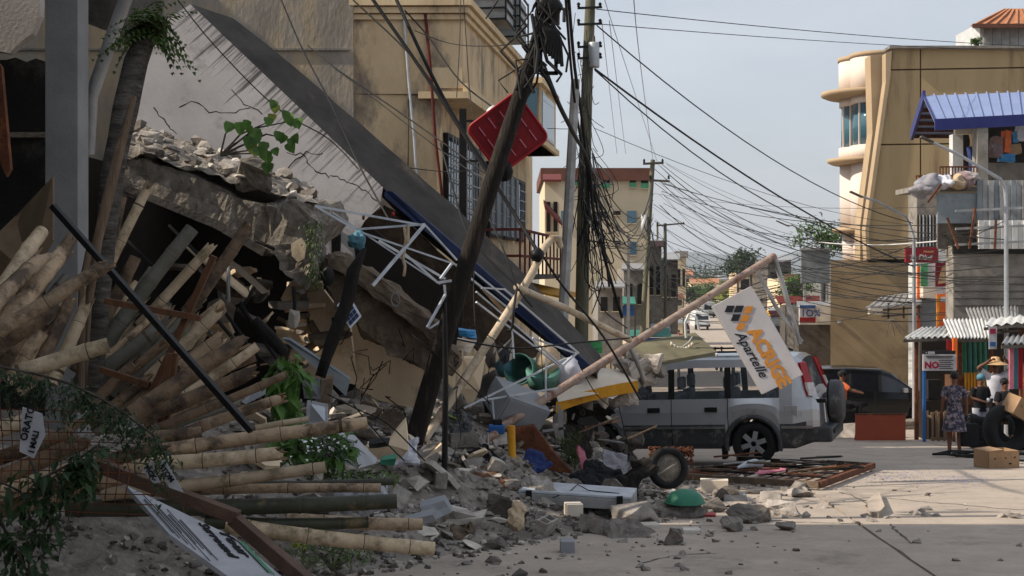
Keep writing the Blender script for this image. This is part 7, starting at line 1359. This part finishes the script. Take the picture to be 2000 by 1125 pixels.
for k, (px, py, w, h_, mt, lb) in enumerate([(1395, 962, 54, 26, 'whiteslab', 'pale broken block behind the green dome'), (1434, 978, 44, 14, 'cabinet', 'flat grey box right of the green dome'), (1425, 962, 18, 12, 'beigebag', 'small beige chunk on the flat grey box'), (1385, 1008, 26, 5, 'red', 'thin red strip on the road'), (1108, 1078, 28, 24, 'cabinet', 'small blue grey tile standing at the rubble front'), (1270, 1030, 34, 8, 'rubble_pale', 'white tile piece at the rubble front, middle'), (1225, 1016, 36, 10, 'rubble_pale', 'white tile piece below the silver case'), (1350, 1040, 34, 8, 'rubble_pale', 'white tile piece furthest right on the road'), (1120, 1000, 30, 22, 'whiteslab', 'cream broken tile standing below the silver case'), (860, 978, 90, 12, 'blackmetal', 'black bar lying across the rubble at the bamboo ends'), (830, 1028, 60, 12, 'blackmetal', 'second black bar lying below the bamboo ends'), (1460, 900, 40, 12, 'blackmetal', 'black scrap behind the gate rods')]):
    p = GP(px, py); s_k = p.y/F; x, y = p.x, p.y; z = HZ(x, y)
    if HR(x, y) > .05: p = W(px, py, y*.92); x, y = p.x, p.y; z = p.z-.03
    tag(MB().box((x, y, z+h_*s_k*.5), (w*s_k, .16, h_*s_k), Matrix.Rotation(.15*(k % 3-1), 3, 'Z')).build('scrap_piece', mt, bevel=.006), lb, 'scrap')
# ---------------------------------------------------------------- trees far off
def tree(label, px, py, w, h, d, n, mt, name='tree'):
    b = gp(px, d); t = thing(name, label, 'tree', b); c = W(px, py, d); s = d/F; tr_ = MB(); tr_.tube([b, (b+c)/2+Vector((.1, 0, 0)), c], [.22, .17, .1], 8); ml = MB(); cl = []
    for k in range(12):
        a = rnd.uniform(0, 6.3); q_ = math.sqrt(rnd.random()); e = c+Vector((math.cos(a)*q_*w*s*.5, rnd.uniform(-1, 1)*w*s*.4, math.sin(a)*q_*h*s*.5)); cl.append(e); tr_.tube([c-Vector((0, 0, h*s*.3)), (c+e)/2, e], [.08, .05, .02], 5)
    for k in range(n):
        e = rnd.choice(cl); r = w*s*.17; p = e+Vector((rnd.gauss(0, r), rnd.gauss(0, r), rnd.gauss(0, r*.7))); ml.leaf(p, (rnd.uniform(-1, 1), rnd.uniform(-1, 1), rnd.uniform(-.8, .5)), s*rnd.uniform(6, 11), s*rnd.uniform(3, 6))
    tr_.build('trunk', 'bark', t); ml.build('crown', mt, t, recalc=False)
tree('green tree behind the billboard left of the round tower', 1606, 458, 88, 52, 75, 1100, 'leaf'); tree('dark green tree above the far ochre house', 1466, 512, 46, 44, 170, 700, 'leaf_dark'); tree('tall palm like tree behind the hanging pipe end', 1440, 520, 40, 30, 200, 500, 'leaf_dark'); tree('bushy green tree at the right side of the street end', 1555, 560, 50, 44, 105, 700, 'leaf'); tree('round green tree in the middle of the street end', 1372, 572, 70, 30, 240, 700, 'leaf'); tree('yellowish green tree left of the sign top', 1420, 575, 56, 30, 230, 600, 'leaf_yellow'); tree('dark tree at the far left street side', 1335, 570, 30, 34, 200, 400, 'leaf_dark'); tree('wide dark treeline tree under the hills', 1330, 545, 110, 18, 500, 600, 'leaf_dark'); tree('wide dark treeline tree right of the far poles', 1410, 542, 110, 16, 520, 600, 'leaf_dark'); tree('tiny rooftop plant beside the cupola', 1908, 80, 16, 14, 54.5, 80, 'leaf', 'rooftop_plant')
# ---------------------------------------------------------------- what buries the nose of the silver car
cr2 = random.Random(5)
tag(MB().prism([W(x, y, 19.4) for x, y in [(1104, 800), (1130, 788), (1188, 790), (1200, 806), (1178, 822), (1168, 850), (1150, 880), (1112, 892)]], (.1, .9, 0)).build('wreckage_heap', 'burnt', sub=2, disp=.09, dsc=4), 'dark crumpled bodywork and roofing where the car nose is crushed', 'wreckage')
for k in range(34):
    px = cr2.uniform(1085, 1240); py = cr2.uniform(850, 915); d = 17.2+(px-1085)*.011+cr2.uniform(0, .6)
    tag(rock(W(px, py, d), .12+.22*cr2.random()**2, k*13+4, cr2.choice(['rubble', 'rubble_dark', 'rubble_dark']), flat=.7, name='nose_rubble', sink=.4), 'dark lump of masonry piled against the buried front wheel', 'rubble', 'rubble at the front wheel')
for k in range(40):
    a = W(cr2.uniform(900, 1240), cr2.uniform(820, 930), 15.4+cr2.uniform(0, 2)); v = Vector((cr2.uniform(-.5, .5), cr2.uniform(-.2, .2), cr2.uniform(-.15, .25))); w = cr2.choice([.012, .02, .05])
    tag(MB().bar(a, a+v, w, .015).build('splintered_lath', cr2.choice(['burnt', 'brownwood', 'galv', 'conc_brown', 'blackmetal', 'split_wood'])), 'splintered lath or strip jutting from the debris before the car', 'debris', 'laths before the car')
for k in range(14):
    a = W(cr2.uniform(640, 900), cr2.uniform(640, 840), 13.0+cr2.uniform(0, .6)); pts = [a]
    for j in range(3): pts.append(pts[-1]+Vector((cr2.gauss(0, .1), cr2.gauss(0, .06), cr2.gauss(.02, .12))))
    tag(MB().tube(pts, .006, 5).build('bent_rebar', 'burnt'), 'thin bent reinforcing bar sticking out of the wreck', 'rebar', 'bent bars in the wreck')
for k, (px, py, d, mt, sz, lb) in enumerate([(700, 960, 9.9, 'paper', .3, 'crumpled grey paper sheet near the low weeds'), (930, 905, 13.6, 'blackcloth', .34, 'crumpled black cloth behind the upright lump'), (1050, 905, 14.6, 'bluecloth', .2, 'crumpled dark blue cloth below the rust red sheet'), (905, 1032, 10.0, 'conc_brown', .12, 'small brown cloth scrap in the rubble'), (1165, 930, 14.8, 'blackcloth', .36, 'black plastic sheet behind the silver case'), (1205, 912, 15.6, 'greycloth', .3, 'grey cloth left of the loose wheel'), (780, 880, 12.2, 'whitecloth', .24, 'white cloth scrap left of the leaning pole foot'), (1010, 1006, 11.6, 'beigebag', .1, 'beige rag in the rubble below the silver case'), (1130, 860, 16.8, 'interior', .4, 'dark cloth hanging under the yellow fascia'), (960, 940, 13.2, 'brownwood', .3, 'brown cloth beside the foot of the yellow post'), (1235, 935, 14.6, 'burnt', .34, 'charred sheet beside the loose wheel'), (890, 840, 14.2, 'cladding', .34, 'dark grey sheet behind the thin black post')]):
    c = W(px, py, d); tag(MB().box(c, (sz*1.5, sz, .03), Matrix.Rotation(.5*math.sin(k*1.7), 3, 'Y') @ Matrix.Rotation(.6+.3*math.cos(k), 3, 'X') @ Matrix.Rotation(k, 3, 'Z')).build('crumpled_sheet', mt, sub=4, disp=.11, dsc=4.5), lb, 'sheet')
# ---------------------------------------------------------------- broken wall plates packed into the wreck
def MP(px, py, lo=10.5, hi=19):                        # where the sight line through a pixel meets the debris mound
    d = lo
    while d < hi:
        p = W(px, py, d)
        if p.z <= HZ(p.x, p.y)+.02: return p
        d += .05
    return None
w5 = random.Random(44); PM = {}
def plate(p, sz, mt, par, name, lab=None, grp=None, cat=None):
    k = (mt, w5.randrange(5))
    if k not in PM:
        n = w5.randint(5, 8); poly = [Vector((math.cos(6.283*i/n)*w5.uniform(.6, 1.1), math.sin(6.283*i/n)*w5.uniform(.5, .9), 0)) for i in range(n)]
        o_ = MB().prism(poly, (0, 0, w5.uniform(.14, .3))).build('plate', mt, sub=1, disp=.07, dsc=2.2); PM[k] = o_.data; bpy.data.objects.remove(o_)
    o = bpy.data.objects.new(name, PM[k]); col.objects.link(o); o.scale = (sz/2, sz/2, sz/2); o.rotation_euler = (w5.gauss(0, .6), w5.gauss(0, .6), w5.uniform(0, 6.3)); o.location = p
    if par is not None: o.parent = par; o.location = Vector(p)-Vector(par['wb'])
    if lab: tag(o, lab, cat, grp)
    return o
for k in range(150):
    px, py = w5.uniform(470, 1010), w5.uniform(690, 930); p = MP(px, py)
    if p is None or p.y > 18.5: continue
    plate(p, .1+.42*w5.random()**2.2, w5.choice(['conc', 'conc_broken', 'cream', 'conc_brown', 'whiteslab', 'rubble', 'rubble_pale']), cb, 'wall_fragment')
for k in range(46):                                    # crushed filling of the cavity below the slab
    px = w5.uniform(330, 640); py = w5.uniform(470+.35*(px-330), 720); plate(W(px, py, w5.uniform(13.6, 15.6)), w5.uniform(.2, .65), w5.choice(['conc_broken', 'conc_brown', 'conc', 'cream']), cb, 'wall_fragment')
for k in range(40):
    px, py = w5.uniform(1050, 1215), w5.uniform(775, 905); plate(W(px, py, 17.3+(px-1050)*.011+w5.uniform(0, .8)), .12+.4*w5.random()**2, w5.choice(['conc', 'rubble', 'rubble_dark', 'cladding', 'conc_brown', 'whiteslab', 'burnt']), None, 'wall_plate', 'broken plate of wall or sheet heaped on the crushed car nose', 'plates on the car nose', 'debris')
# ---------------------------------------------------------------- hazy air over the far street
hz = MB().bx(-3500, 3500, -40, 4600, -32, 160).build('haze', 'dark'); tag(hz, kind='stuff'); hz.data.materials.clear()
hm = bpy.data.materials.new('haze'); hm.use_nodes = True; hm.node_tree.nodes.clear()
ho = hm.node_tree.nodes.new('ShaderNodeOutputMaterial'); hv = hm.node_tree.nodes.new('ShaderNodeVolumePrincipled'); hv.inputs['Color'].default_value = (.86, .9, .96, 1); hv.inputs['Density'].default_value = .00022; hv.inputs['Anisotropy'].default_value = .2
hm.node_tree.links.new(hv.outputs[0], ho.inputs['Volume']); hz.data.materials.append(hm)
